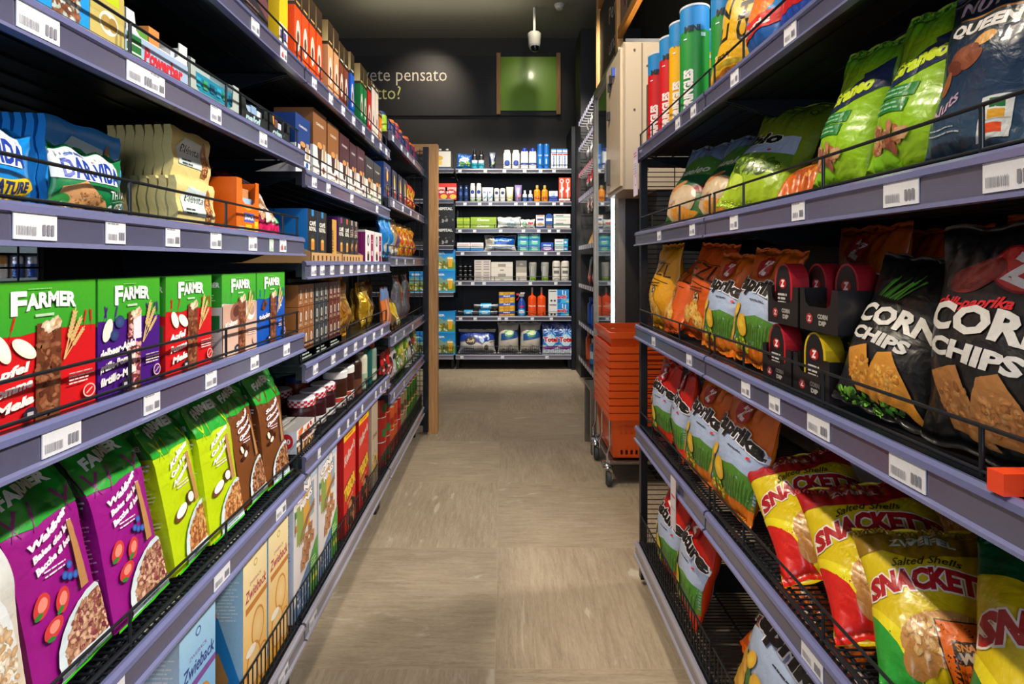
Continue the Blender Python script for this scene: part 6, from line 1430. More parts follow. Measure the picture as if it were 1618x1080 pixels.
# shelf 2
shop_bottle('bd_navy', 'deodorant_can', .024, .18, '#1c3460', '#14284c', [(.05, .06, '#3c74a8')], .8, .80, 1, oval=('#3c5c94', .62)); row('bd_navy', (bx(395), bx(434)), SH[1], ('navy deodorant can, left one', 'navy deodorant can, right one'), 'can')
shop_bottle('bd_wh', 'deodorant_can', .026, .20, '#dcded8', '#e0e0dc', [(0, .04, '#8cac7c')], .85, .82, 1, oval=('#1c3c90', .66)); row('bd_wh', (bx(480), bx(524)), SH[1], ('white deodorant can with a green foot, left one', 'white deodorant can with a green foot, right one'), 'can')
squeeze('bd_tube', .029, .140, '#e2e4e4', '#dcdcdc', None, '#2c9cc4', '#1c3c90'); row('bd_tube', (bx(567), bx(606)), SH[1], ('white cream tube with a turquoise stripe, left one', 'white cream tube with a turquoise stripe, right one'), 'tube')
m = MB(); lathe(m, [(0, 0), (.026, .002), (.028, .06), (.024, .066), (.027, .07), (.029, .135), (.02, .148), (0, .15)], '#dedcd6', Art(18.2, 17).E(9.1, 12.5, 1.8, 1.6, '#16203c').E(9.1, 12.5, 1.2, 1, '#2c3c6c'), n=18); reg('bd_roll', 'deodorant_roller', [('deodorant_roller', m, 'plastic')])
row('bd_roll', (bx(651), bx(694)), SH[1], ('white deodorant roller with a black disc, left one', 'white deodorant roller with a black disc, right one'), 'deodorant')
squeeze('bd_yel', .038, .145, '#c8c0a4', '#d8d020', None, '#e0d41c', '#b8b094'); put('bd_yel', 'B', bx(745), SH[1], BY, 'beige cream tube with a yellow lower half', 'tube')
squeeze('bd_pur', .038, .165, '#7c6c9c', '#6c5c94', None, '#d87c70', '#1c2c6c'); put('bd_pur', 'B', bx(805), SH[1], BY, 'mauve cream tube with a pink flash', 'tube')
shop_bottle('bd_sm', 'gel_bottle', .023, .125, '#c8d0d4', '#e2e4e4', [(.02, .06, '#3c5c94')], .45, .62, .8); row('bd_sm', (bx(852), bx(892)), SH[1], ('small clear gel bottle with a white cap, left one', 'small clear gel bottle with a white cap, right one'), 'bottle')
shop_bottle('bd_or', 'sun_lotion_bottle', .033, .180, '#e88c10', '#b8a868', (), .42, .66, .7, oval=('#c86c08', .42)); row('bd_or', (bx(940), bx(994)), SH[1], ('orange lotion bottle, left one', 'orange lotion bottle, right one'), 'bottle')
carton('bd_box', 'tissue_carton', .088, .118, .06, '#1c3c98', Art(8.8, 11.8).R(0, 6.5, 8.8, 11.8, '#dce0ea').E(4.4, 5.6, 3.2, 1.6, '#3c64b8').T('o.b.', 4.4, 8.2, 1.4, '#1c2c7c', bold=.04, w=4)); put('bd_box', 'B', bx(1054), SH[1], BY, 'small blue and white carton beside the orange lotion bottles', 'carton')
a = Art(5.8, 26.5); a.R(0, 0, 5.8, 4, '#e8e0dc').R(2.2, 4, 3.6, 22, '#f0ece8').P([(1, 10), (4.8, 13), (4.8, 16), (1, 13)], '#f0ece8').R(.4, 1, 5.4, 2.2, '#c83c1c').E(2.9, 22, 1.9, 2.4, '#f2eeea').E(2.9, 22, 1.2, 1.6, '#e05020')
carton('bd_brush', 'toothbrush_pack', .058, .255, .03, '#dc4418', a); row('bd_brush', (bx(1114), bx(1156)), SH[1], ('tall red toothbrush pack, left one', 'tall red toothbrush pack, right one'), 'toothbrush pack')
# shelf 3
a = Art(6.4, 6); a.R(0, 3, 6.4, 3.9, '#c8d43c').T('K', 3.2, 4.1, .9, '#4c7c14', bold=.04); carton('bk_s', 'tissue_carton', .063, .060, .06, '#8cac1c', a)
for i, x in enumerate((bx(391), bx(438))):
    for lv in range(2): put('bk_s', 'B', x, SH[2]+.0605*lv, BY, 'small lime tissue carton, %s column, %s of its stack' % (['left', 'right'][i], ['bottom', 'top'][lv]), 'carton', 'small lime tissue cartons')
a = Art(26.5, 6.2); a.R(0, 0, 26.5, 6.2, '#7c9c1c', '#98b41c').T('Kleenex', 13, 2.4, 2.4, '#dce4c0', bold=.03, shear=.4, w=13); carton('bk_l', 'tissue_carton', .265, .062, .11, '#8cac1c', a)
for lv in range(2): put('bk_l', 'B', bx(558), SH[2]+.0625*lv, BY, 'long lime tissue carton, %s of the pair' % ['lower', 'upper'][lv], 'carton', 'long lime tissue cartons')
a = Art(25, 13); a.R(0, 0, 25, 13, '#c8ccc8').R(10, 3, 18, 7, '#8ca4ac').B(18, 7, 5, 4, 20, ['#a8c4c8', '#dce4e4', '#94a8ac'], 2.4); pillow('bk_w', 'tissue_pack', .25, .125, .07, '#cfd2ce', a, None, 83, 'clear'); put('bk_w', 'B', bx(740), SH[2], BY, 'clear wrapped white tissue pack with a grey label', 'tissue pack', sy=1)
a = Art(16, 10); a.E(4.5, 5, 2.6, 2.6, '#3c9cb4').E(4.5, 5, 1.9, 1.9, '#dcd86c').R(8, 5, 14, 7, '#c83c4c') ; pillow('bk_c', 'tissue_pack', .155, .10, .06, '#d8dcd0', a, None, 84, 'clear'); put('bk_c', 'B', bx(872), SH[2], BY-.002, 'small white wipes pack with a round blue and yellow mark', 'wipes pack')
a = Art(8.6, 14.6); a.R(0, 0, 8.6, 3, '#1c2c6c').E(4.2, 5.4, 2.8, 1.6, '#c88c5c').R(1, 9, 7.6, 11, '#2c3c7c').R(1, 13.2, 7.6, 14.2, '#c8642c'); carton('bk_b1', 'plaster_carton', .086, .146, .05, '#dcdcd8', a); put('bk_b1', 'B', bx(962), SH[2], BY, 'white plaster carton with a skin coloured picture', 'carton')
m = MB(); a = Art(8, 16); 
pts = [(-.036, 0), (.036, 0)]+[(.036*math.cos(t), .125+.036*math.sin(t)) for t in np.linspace(0, PI, 12)]
P3 = [(x, 0, z) for x, z in pts]
for t in tessellate_polygon([[(x, z, 0) for x, z in pts]]):
    q = [(pts[i][0], 0, pts[i][1]) for i in t]; P = np.array(q); nn = np.cross(P[1]-P[0], P[2]-P[0]); q = q if nn[1] < 0 else q[::-1]; m.flat(q, srgb('#1c4c94')); m.flat([(x, .03, z) for x, y, z in q][::-1], srgb('#1c4c94'))
for i in range(len(pts)): p, q = pts[i], pts[(i+1) % len(pts)]; m.flat([(p[0], 0, p[1]), (q[0], 0, q[1]), (q[0], .03, q[1]), (p[0], .03, p[1])][::-1], srgb('#16407c'))
m.box(-.026, -.0008, .01, .026, 0, .05, '#7c6c5c'); m.box(-.030, -.0008, .085, .030, 0, .112, '#cfe0ee')
reg('bk_dome', 'card_pack', [('card_pack', m, 'card')]); put('bk_dome', 'B', bx(1024), SH[2], BY, 'blue pack with an arched top', 'pack')
a = Art(17, 7.6); a.R(0, 4.5, 17, 5.1, '#3ca49c').R(2, 5.6, 10, 6.6, '#6c7478').R(2, 1, 13, 2, '#b8b4ac'); carton('bk_b2', 'pharmacy_carton', .172, .078, .08, '#dad6cc', a)
for lv in range(2): put('bk_b2', 'B', bx(1116), SH[2]+.0785*lv, BY, 'white carton with a turquoise line, %s of the pair' % ['lower', 'upper'][lv], 'carton', 'white cartons with a turquoise line')
# shelf 4
a = Art(13.3, 9.4); a.R(0, 0, 13.3, 3.6, '#1c74b8').R(1, 6.6, 12, 7.2, '#c83c3c').R(1, 5, 9, 5.6, '#6c8ca4'); carton('b4_a', 'bag_carton', .133, .094, .07, '#dcdcd8', a); row('b4_a', (bx(417), bx(511)), SH[3], ('white and blue carton on the fourth wall shelf, left one', 'white and blue carton on the fourth wall shelf, right one'), 'carton')
a = Art(33, 16); a.R(10, 7.5, 33, 16, '#1c5cb4').R(24, 7, 33, 16, '#184c9c').R(0, 7.4, 10, 16, '#b8b4a8').R(2, 8, 8, 15, '#8c8c84').R(0, 0, 33, 3.2, '#c4c4bc').R(4, 3.4, 33, 6.4, '#dfe2e4').R(8, 4, 30, 5, '#2c6cb8').L([(10, 10), (20, 13), (32, 12)], 1, '#3c8cd0'); pillow('b4_roll', 'kitchen_roll_pack', .335, .165, .09, '#b4b4ac', a, None, 86, 'clear', wr=.6); put('b4_roll', 'B', bx(677), SH[3], BY, 'wide blue and white shrink wrapped pack', 'pack')
a = Art(11.3, 6.5); a.R(0, 0, 11.3, 6.5, '#18909c').E(5.6, 2.4, 3.4, 1.6, '#7cc49c').R(0, 5, 11.3, 6.5, '#1c54b0').T('Tempo', 5.6, 3.6, 1.2, '#e4f2f0', bold=.05, w=6); carton('b4_t', 'tissue_pack', .112, .066, .05, '#18909c', a)
for i, x in enumerate((bx(840), bx(921))):
    for lv in range(3): put('b4_t', 'B', x, SH[3]+.0665*lv if lv < 3 else 0, BY, 'teal and blue tissue pack, %s stack, %s' % (['left', 'right'][i], ['bottom', 'middle', 'top'][lv]), 'tissue pack', 'teal tissue packs')
a = Art(12.6, 9.6); a.R(0, 0, 12.6, 4, '#7c3ca0').E(6.3, 3.6, 4.6, 1.9, '#d8c8e4').T('Always', 6.3, 6.2, 1.5, '#e8ecf4', bold=.04, w=8); carton('b4_u', 'pad_pack', .126, .096, .06, '#1c50b4', a); put('b4_u', 'B', bx(1010), SH[3], BY, 'blue and violet pack beside the teal tissue stacks', 'pack')
a = Art(13.6, 6.4); a.R(9, 0, 13.6, 6.4, '#1c84b8').R(1, 3.4, 8, 4.2, '#3c94a4').E(11, 3.2, 1.4, 1.2, '#c8dce4').R(0, 0, 13.6, .9, '#28a0a8'); carton('b4_v', 'pharmacy_carton', .136, .065, .07, '#d4d8d4', a)
for lv in range(2): put('b4_v', 'B', bx(1112), SH[3]+.0655*lv, BY, 'pale blue carton on the fourth wall shelf, %s of the pair' % ['lower', 'upper'][lv], 'carton', 'pale blue cartons')
# shelf 5
m = MB(); lathe(m, [(0, 0), (.021, .001), (.022, .040), (.020, .0425), (0, .0425)], '#17181a', Art(13.8, 6).E(6.9, 4.2, 1.6, .9, '#b8b8b0').R(4.5, 3.2, 9.3, 4.2, '#17181a'), n=18); reg('b5_tin', 'shoe_polish_tin', [('shoe_polish_tin', m, 'foil')])
for i, x in enumerate((bx2(430), bx2(468), bx2(505))):
    for lv in range(4): put('b5_tin', 'B', x, SH[4]+.0430*lv, BY, 'small black tin, %s stack, %s from the shelf' % (['left', 'middle', 'right'][i], ['first', 'second', 'third', 'fourth'][lv]), 'tin', 'stacked black tins')
a = Art(8.2, 11); 
for y in (1, 3.4, 6, 8.4): a.R(1, y, 7, y+1.2, '#8c8884')
carton('b5_a', 'bulb_carton', .084, .110, .06, '#c8bcb0', a)
for i, x in enumerate((bx2(570), bx2(633))):
    for lv in range(2): put('b5_a', 'B', x, SH[4]+.1105*lv, BY, 'beige upright carton, %s stack, %s' % (['left', 'right'][i], ['bottom', 'top'][lv]), 'carton', 'beige upright cartons')
a = Art(22, 10); a.R(7, 5, 15, 8, '#8c8878').R(9, 1, 13, 2.2, '#7c786c').L([(0, 4.2), (22, 4.2)], .2, '#a8a498'); carton('b5_b', 'towel_carton', .222, .100, .10, '#cfc8b8', a)
for lv in range(2): put('b5_b', 'B', bx2(752), SH[4]+.1005*lv, BY, 'wide cream carton, %s of the pair' % ['lower', 'upper'][lv], 'carton', 'wide cream cartons')
carton('b5_c', 'foil_carton', .110, .215, .07, '#9c9484', Art(11, 21.5).R(0, 0, 11, 9, '#b8b0a0', '#d0c8b4').R(0, 15, 11, 21.5, '#6c6860').T('200', 5.5, 17, 1.6, '#c8c4b8', w=3)); put('b5_c', 'B', bx2(902), SH[4], BY, 'grey upright carton beside the wrapped cups', 'carton')
m = MB(); lathe(m, [(0, 0), (.034, .002), (.042, .185), (.038, .198), (0, .20)], '#9c9c94', Art(26, 22).R(3, 14, 9, 19, '#c8c8c0').L([(10, 4), (12, 19)], .5, '#d8d8d0').L([(16, 5), (15, 18)], .4, '#70706c'), bands=[(0, .04, '#7ca81c')], n=20); reg('b5_cup', 'cup_sleeve', [('cup_sleeve', m, 'clear')])
row('b5_cup', (bx2(993), bx2(1088)), SH[4], ('clear sleeve of plastic cups with a lime base, left one', 'clear sleeve of plastic cups with a lime base, right one'), 'cups')
m = MB(); lathe(m, [(0, 0), (.040, .002), (.042, .20), (.036, .212), (0, .214)], '#d4cec0', Art(26, 22).R(10, 12, 16, 15, '#6c6864').R(10, 5, 16, 6, '#a8a49c').R(9, 18, 17, 19, '#3c3c3c'), n=20); reg('b5_can', 'paper_cup_tube', [('paper_cup_tube', m, 'paper')])
row('b5_can', (bx2(1176), bx2(1244)), SH[4], ('cream round tube with small dark marks, left one', 'cream round tube with small dark marks, right one'), 'tube')
# shelf 6
m = MB(); R_ = .034
for x0, x1, c in ((-.125, -.055, '#1c1e22'), (-.055, .055, '#2c9cd0'), (.055, .125, '#1c1e22')): 
    n = 20; th = np.arange(n)*2*PI/n; Nn = np.stack([0*th, np.cos(th), np.sin(th)], 1); P = np.vstack([np.stack([0*th+x0, R_*np.cos(th), R_+R_*np.sin(th)], 1), np.stack([0*th+x1, R_*np.cos(th), R_+R_*np.sin(th)], 1)])
    m.add(P, np.vstack([Nn, Nn]), srgb(c), [(j, (j+1) % n, n+(j+1) % n, n+j) for j in range(n)]); 
m.flat([(-.125, R_*math.cos(t), R_+R_*math.sin(t)) for t in np.arange(20)*2*PI/20][::-1], srgb('#303338')); m.flat([(.125, R_*math.cos(t), R_+R_*math.sin(t)) for t in np.arange(20)*2*PI/20], srgb('#303338'))
m.box(-.03, -R_-.0004, R_-.008, .03, -R_+.004, R_+.010, '#c8e4f0'); reg('b6_roll', 'bin_bag_roll', [('bin_bag_roll', m, 'clear')])
put('b6_roll', 'B', bx2(618), SH[5], BY, 'black bin bag roll with a blue band, lower one', 'roll'); put('b6_roll', 'B', bx2(628), SH[5]+.068, BY, 'black bin bag roll with a blue band, upper one', 'roll'); put('b6_roll', 'B', bx2(490), SH[5], BY+.09, 'dark bin bag roll lying at the left end', 'roll', s=.9)
a = Art(16.4, 8.4); 
for k in range(3): a.R(1+5.2*k, .2, 4.6+5.2*k, 8, '#c8941c' if k % 2 else '#d8a82c')
a.P([(0, 2.6), (16.4, 3.2), (16.4, 6), (0, 5)], '#1c54b0').T('Swirl', 8, 3.6, 1.4, '#e4e8f0', bold=.05, shear=.3, w=7).R(0, 2.2, 8, 2.6, '#c82c2c')
carton('b6_s', 'sponge_pack', .164, .084, .06, '#b88418', a)
for lv in range(3): put('b6_s', 'B', bx2(790), SH[5]+.0845*lv, BY, 'yellow and blue sponge pack, %s of three' % ['bottom', 'middle', 'top'][lv], 'pack', 'stacked sponge packs')
m = MB(); lathe(m, [(0, 0), (.038, .002), (.042, .02), (.042, .12), (.030, .165), (.014, .19), (.014, .205)], '#1c3c8c', Art(26, 22).E(13, 8, 4.6, 4, '#3c9cd0').E(13, 8.5, 3, 1.8, '#e8ecf0').T('WC', 13, 7.8, 1.2, '#c82c2c', bold=.05).E(13, 14, 2.4, 1.4, '#b82c6c'), sy=.6, n=20)
h = MB(); h.box(-.028, -.012, .205, .024, .012, .235, '#8c8488'); h.prism([(-.028, .215), (-.020, .235), (-.052, .250), (-.055, .228)], -.010, .010, '#c82c30', 'y') if 0 else None
h.box(-.055, -.009, .218, -.028, .009, .240, '#c82430'); h.tube([(-.02, 0, .207), (-.045, 0, .175), (-.05, 0, .165)], .005, '#c82430'); h.box(-.014, -.012, .235, .030, .012, .248, '#d0ccc8')
reg('b6_spray', 'spray_bottle', [('bottle', m, 'plastic'), ('trigger', h, 'plastic')]); put('b6_spray', 'B', bx2(900), SH[5], BY, 'blue spray bottle with a red trigger', 'bottle')
shop_bottle('b6_or', 'cleaner_bottle', .044, .300, '#e24c10', '#d8cfc4', (), .22, .62, .62, txt='Handy', txtc='#f2dcc8'); row('b6_or', (bx2(987), bx2(1060)), SH[5], ('orange cleaner bottle with a white nozzle, left one', 'orange cleaner bottle with a white nozzle, right one'), 'bottle')
a = Art(21, 14); a.R(9, 0, 21, 14, '#1c5cb0', '#1c8cd4').P([(12, 0), (21, 0), (21, 4), (14, 6)], '#3cb0e0').T('handy', 13, 5, 3.2, '#c81c28', bold=.06, w=11, outline='#e8ecf0', ow=.05).R(0, 0, 9, 14, '#d4d4d0').R(1, 11.5, 8, 12.4, '#1c1c1c').E(3, 2.4, 1.2, 1, '#2c2c2c').E(6.4, 2.4, 1.2, 1, '#2c2c2c').R(14, 8.6, 15, 13, '#dce8f0').R(17, 8, 18, 12.6, '#dce8f0').R(18, 1, 20.4, 2.4, '#e0b81c')
carton('b6_h', 'dishwasher_tab_carton', .21, .140, .08, '#d4d4d0', a)
for lv in range(2): put('b6_h', 'B', bx2(1192), SH[5]+.1405*lv, BY, 'white and blue dishwasher carton with red lettering, %s' % ['lower one', 'upper one'][lv], 'carton', 'dishwasher cartons')
# bottom wall shelf
a = Art(40, 25); a.R(0, 14, 40, 22, '#1c3c94').P([(0, 22), (40, 22), (40, 16), (26, 11), (14, 15), (0, 12)], '#1c3c94').L([(0, 12), (14, 14.8), (26, 10.6), (40, 13)], .8, '#8c6c54').E(13, 14, 6.2, 4.2, '#2c2430').E(13, 14, 5.6, 3.6, '#4c3c34').T('Soft', 13, 12.6, 3.0, '#d8c8a8', bold=.03, shear=.3, w=8.4).R(5, 5.6, 17, 6.6, '#3c5ca8').E(31, 7.5, 5, 5.6, '#dcd6cc').E(30.5, 7, 2.4, 3, '#6c6450').B(28, 16, 6, 3, 8, ['#a8c4e0', '#dce8f0'], 3)
pillow('b7_soft', 'toilet_paper_pack', .395, .245, .20, '#cdc8be', a, None, 87, 'film', wr=.5); put('b7_soft', 'B', bx2(556), .152, BY, 'wide toilet paper pack with a dark blue banner', 'toilet paper pack')
a = Art(22, 32); a.P([(3, 14), (22, 17), (22, 25), (3, 21)], '#24508c').E(12, 21.5, 5.4, 3.6, '#4c9c4c').E(13, 22, 3.8, 2.2, '#c8d86c').T('TWIST', 13, 20, 2.4, '#dfe8ec', bold=.04, shear=.3, w=10, rot=8).E(6, 5, 3.5, 2.8, '#d8d2c6').E(6, 5, 1.2, 1, '#8c8474').E(16, 5, 3.5, 2.8, '#d8d2c6').E(16, 5, 1.2, 1, '#8c8474').lines(12, 9, 16, 2, 1, .5, '#3c3c8c').L([(11, 0), (11, 13)], .25, '#a8a294').L([(11, 26), (11, 32)], .25, '#a8a294')
pillow('b7_tw', 'kitchen_paper_pack', .225, .32, .16, '#c8c0b0', a, None, 88, 'film', wr=.5); row('b7_tw', (bx2(802), bx2(975)), .152, ('cream kitchen paper pack with a blue and green label, left one', 'cream kitchen paper pack with a blue and green label, right one'), 'kitchen paper pack')
a = Art(17, 33); a.R(0, 10, 17, 33, '#2c6cc0', '#141c68').R(0, 0, 17, 10, '#c8d4dc').E(8.5, 15, 7, 7.6, '#2c94cc').E(8.5, 15, 5.6, 6.2, '#c8e4f0').T('Total', 8.4, 13.6, 4.4, '#b81420', bold=.06, w=14.5, outline='#ece8ec', ow=.06)
for k in range(9): a.E(8.5+5*math.cos(k*.7), 24+3*math.sin(k*.7), 2.6, .5, '#8cb8e8', math.degrees(k*.7), 8)
a.P([(0, 8), (17, 9.5), (17, 8.4), (8, 5), (0, 6.8)], '#8c3c94'); a.B(9, 3, 6, 2.4, 16, ['#dce4ea', '#a8b8c4'], 1.6)
gusset('b7_tot', 'detergent_pouch', .165, .335, .08, '#1c50a8', a, None, 89, 'film'); row('b7_tot', (bx2(1128), bx2(1248)), .152, ('blue detergent pouch with big red lettering, left one', 'blue detergent pouch with big red lettering, right one'), 'detergent pouch')

# --- left wall shelf: bottle carrier, pots, hanging packs, beer packs
def px(p, Y=5.38): return (p-VX)*Y/F_PX
c_ = MB(); a = Art(24, 19); a.R(0, 0, 24, 3, '#1c2c54').E(12, 12, 4, 2.6, '#c8a020').R(9, 5, 15, 9, '#e0b820').lines(2, 8, 8, 3, 1, .5, '#8c8c8c')
for k, (f, x_, y_) in box_faces(.24, .19, .16).items(): face(c_, f, x_, y_, '#d8d4c4', a if k in ('front',) else None)
parts = [('carrier', c_, 'card')]
for i in (-1, 0, 1):
    b = MB(); lathe(b, [(.014, .185), (.014, .215), (0, .216)], '#1c2c1c', n=12); lathe(b, [(.016, .214), (.017, .230), (0, .232)], '#d8d8d0', n=12); b.V = [v+np.array([i*.076, 0, 0]) for v in b.V]; parts.append(('bottle_neck', b, 'plastic'))
reg('carrier', 'bottle_carrier', parts); put('carrier', 'B', px(694), 2.059, BY, 'cream carrier with three capped bottle necks on the top left wall shelf', 'bottle carrier')
a = Art(12, 17); a.R(0, 13, 12, 17, '#d8281c').R(0, 9, 12, 13, '#e0b4a4').E(6, 7, 5, 4, '#b81c2c').T('Mix', 5.4, 7, 2.4, '#e8d8c8', bold=.05, w=7, rot=12).E(8, 3.4, 3.4, 2.4, '#e0b82c'); a2 = a
carton('jar_r', 'snack_tub', .115, .17, .08, '#c8281c', a); row('jar_r', (px(698), px(712.5)), 1.749, ('red and yellow snack tub, left one', 'red and yellow snack tub, right one'), 'tub')
a = Art(24, 22); a.R(0, 0, 24, 22, '#101213').T('HOSPITAL', 11, 15, 2.6, '#c8c8c4', bold=.06, w=20).B(12, 6, 10, 4, 14, ['#5c5c5c', '#2c2c2c', '#8c8c8c'], 2.2)
carton('black_p', 'black_pack', .235, .22, .05, '#121415', a)
put('black_p', 'B', px(701), 1.274, BY, 'black pack with pale lettering, lower of two', 'pack'); put('black_p', 'B', px(701), 1.4945, BY, 'black pack with pale lettering, upper of two', 'pack')
a = Art(24, 23); a.R(0, 14, 24, 23, '#2c94d4', '#1c7cc4').P([(0, 13), (6, 17), (12, 13), (18, 16), (24, 12), (24, 6), (0, 6)], '#7c9c8c').R(0, 2, 24, 9, '#6c8c34').B(10, 6, 9, 3.6, 40, ['#c8b02c', '#4c7c2c', '#8c5c2c', '#dcdcc8'], 1.8).P([(16.5, 4), (20, 4), (21, 13), (15.5, 13)], '#e0a41c').R(15.5, 12.4, 21, 14, '#f0ead8').R(0, 0, 24, 2, '#1c9cd4').T('BIER', 8, 17.5, 2, '#d8ecf4', bold=.04, w=9)
carton('beer', 'beer_pack', .235, .222, .16, '#1c84c8', a)
for zz, lab in ((.794, 'blue beer pack with a landscape, lower one of the middle pair'), (1.0165, 'blue beer pack with a landscape, upper one of the middle pair'), (.152, 'blue beer pack with a landscape, lowest of all'), (.3745, 'blue beer pack with a landscape, second from the floor')):
    put('beer', 'B', px(701.5), zz, BY, lab, 'beer pack')
for zz, lab in ((.794, 'blue beer pack hidden mostly by the wooden post, middle pair lower'), (.152, 'blue beer pack hidden mostly by the wooden post, lowest')):
    put('beer', 'B', px(664), zz, BY, lab, 'beer pack')

# ------------------------------------------------------------------ right side beyond the rack
# peg wall with price strips
pw = empty('peg_wall_unit', (.745, 3.92, 0)); tag(pw, 'black peg wall with slanting price strips between cooler and back shelf', 'peg wall')
m = MB(); m.box(.34, 0, 0, .37, 1.07, 2.75); m.build('back_board', 'black', pw)
for y0, zz, n in ((.10, 2.37, 11), (.10, 2.13, 11), (.10, 1.885, 11), (.10, 1.655, 11)):
    for k in range(n):
        y = y0+k*.088; m = MB(); m.tube([(.34, y, zz+.012), (-.012, y, zz+.012), (-.03, y, zz+.022)], .003, '#9c9ca0', 6); m.tube([(.34, y, zz+.04), (-.03, y, zz+.04)], .0025, '#9c9ca0', 6)
        m.box(-.034, y-.022, zz+.012, -.030, y+.022, zz+.052, '#b4b0c8' if zz != 1.885 else '#c8848c'); m.build('peg_hook', 'paper', pw)
for zz in (1.255, .905, .555, .225):
    m = MB(); m.box(-.02, .04, zz-.012, .34, 1.03, zz, '#101316'); m.box(-.032, .04, zz-.035, -.02, 1.03, zz+.004, '#3c3c44')
    s_ = m.build('shelf', 'black' if 0 else 'plastic', pw)
    for k in range(8): m = MB(); m.box(-.0335, .06+.12*k, zz-.032, -.0322, .13+.12*k, zz+.001, '#d4d0d8'); m.build('price_tag', 'paper', s_)
def hang(key, name, c, W, H, D, art=None, mat='clear', seed=3): pillow(key, name, W, H, D, c, art, None, seed, mat, wr=.8, res=.01, fine=.012)
hang('h_white', 'blister_pack', '#c8c8c4', .06, .12, .02, Art(6, 12).R(1, 2, 5, 8, '#e8e4e0')); hang('h_red', 'blister_pack', '#c83c44', .06, .13, .02, Art(6, 13).R(0, 0, 6, 4, '#e8dcd8'), seed=4); hang('h_col', 'blister_pack', '#c4a8a0', .06, .12, .02, Art(6, 12).R(1, 5, 5, 8, '#8c2c2c'), seed=5)
for r_, (zz, key) in enumerate(((2.232, 'h_white'), (1.995, 'h_white'), (1.752, 'h_red'), (1.525, 'h_col'))):
    for k in range(4):
        put(key, 'R', 4.06+.176*k, zz+.012-.0, .735, 'small blister pack hanging in peg row %s from the top, %s' % (['one', 'two', 'three', 'four'][r_], ORD[k]), 'blister pack', 'blister packs on pegs')
m = MB(); 
for k in range(9): m.tube([(-.05+.012*k, -.04+.003*k, .004), (-.03+.012*k, .03-.004*k, .19+.01*(k % 3))], .006, ['#c89c5c', '#e0bc84', '#a87c44'][k % 3], 7)
reg('sticks', 'breadstick_bundle', [('breadstick_bundle', m, 'paper')])
for k in range(3): put('sticks', 'R', 4.12+.2*k, 1.256, .745, 'bundle of tan sticks on the first peg wall shelf, %s' % ORD[k], 'sticks')
a = Art(12, 18); a.E(5, 9, 3.6, 6, '#c83c1c').B(5, 9, 3, 5, 20, ['#e8642c', '#f0e8e0'], 1.2).R(7, 0, 12, 8, '#d83c4c'); hang('h_fish', 'vacuum_pack', '#3c3430', .13, .24, .04, a, seed=6); 
for k in range(3): put('h_fish', 'R', 4.12+.22*k, .906, .745, 'clear pack with a red filling on the second peg wall shelf, %s' % ORD[k], 'pack', lean=4)
shop_bottle('h_blue', 'detergent_bottle', .05, .24, '#1c50b0', '#2c74d0', (), .5, .7, .7); shop_bottle('h_purp', 'detergent_bottle', .05, .24, '#5c3cb0', '#2c2c8c', (), .5, .7, .7); shop_bottle('h_or', 'detergent_bottle', .04, .26, '#d8541c', '#e07c2c', (), .4, .7, .7); shop_bottle('h_sky', 'detergent_bottle', .05, .22, '#2c7cc4', '#c8dce8', [(.06, .12, '#c8dce8')], .5, .7, .7)
for key, y, zz, lab in (('h_blue', 4.62, .556, 'blue bottle on the third peg wall shelf, far one'), ('h_blue', 4.42, .556, 'blue bottle on the third peg wall shelf, near one'), ('h_purp', 4.2, .556, 'violet bottle on the third peg wall shelf'), ('h_or', 4.72, .226, 'orange bottle on the lowest peg wall shelf'), ('h_sky', 4.5, .226, 'light blue bottle on the lowest peg wall shelf, far one'), ('h_sky', 4.28, .226, 'light blue bottle on the lowest peg wall shelf, near one')):
    put(key, 'R', y, zz, .75, lab, 'bottle')

# glass door cooler (faces the aisle), its door frame, lamp and goods
cx, cy0, cy1, ch = .69, 3.02, 3.86, 2.40
co = empty('glass_door_cooler', (cx, cy0, 0)); tag(co, 'tall glass door cooler with a bright tube lamp beside the aisle', 'cooler')
D = .60; Lc = cy1-cy0
m = MB(); m.box(.02, 0, .0, D, .03, ch); m.box(.02, Lc-.03, 0, D, Lc, ch); m.box(D-.03, .03, 0, D, Lc-.03, ch); m.box(.02, .03, 0, D-.03, Lc-.03, .12); m.box(.02, .03, ch-.12, D-.03, Lc-.03, ch); m.build('cabinet', 'panel_black', co)
m = MB(); m.box(-.022, .0, .10, .018, .10, ch-.05); m.box(-.022, Lc-.03, .10, .018, Lc, ch-.05); m.box(-.022, .055, .10, .018, Lc-.03, .15); m.box(-.022, .055, ch-.10, .018, Lc-.03, ch-.05); dr = m.build('door', 'frame', co)
m = MB(); m.box(-.006, .055, .15, -.001, Lc-.03, ch-.10); m.build('pane', 'glass', dr)
m = MB(); m.tube([(.030, .375, .20), (.030, .375, ch-.16)], .013, '#ffffff', 10); m.build('tube_lamp', 'led', co)
cz = [.45, .80, 1.15, 1.50, 1.85]
for z in cz: m = MB(); m.box(.07, .04, z-.012, D-.04, Lc-.04, z, '#b8c4c4'); m.box(.062, .04, z-.03, .07, Lc-.04, z+.012, '#d8e0e0'); m.build('shelf', 'plastic', co)
shop_bottle('ck_b', 'drink_bottle', .034, .23, '#3c84b8', '#1c5cb0', [(.06, .13, '#1c64b8')], .4, .66, 1); shop_bottle('ck_w', 'drink_bottle', .034, .22, '#c8d4d0', '#dce4e4', [(.06, .12, '#7c9c9c')], .4, .66, 1); shop_bottle('ck_g', 'drink_bottle', .034, .21, '#5c8c6c', '#d8a05c', [(.05, .11, '#c8c8a0')], .4, .66, 1)
rows = ['ck_w', 'ck_g', 'ck_b', 'ck_b', 'ck_w']
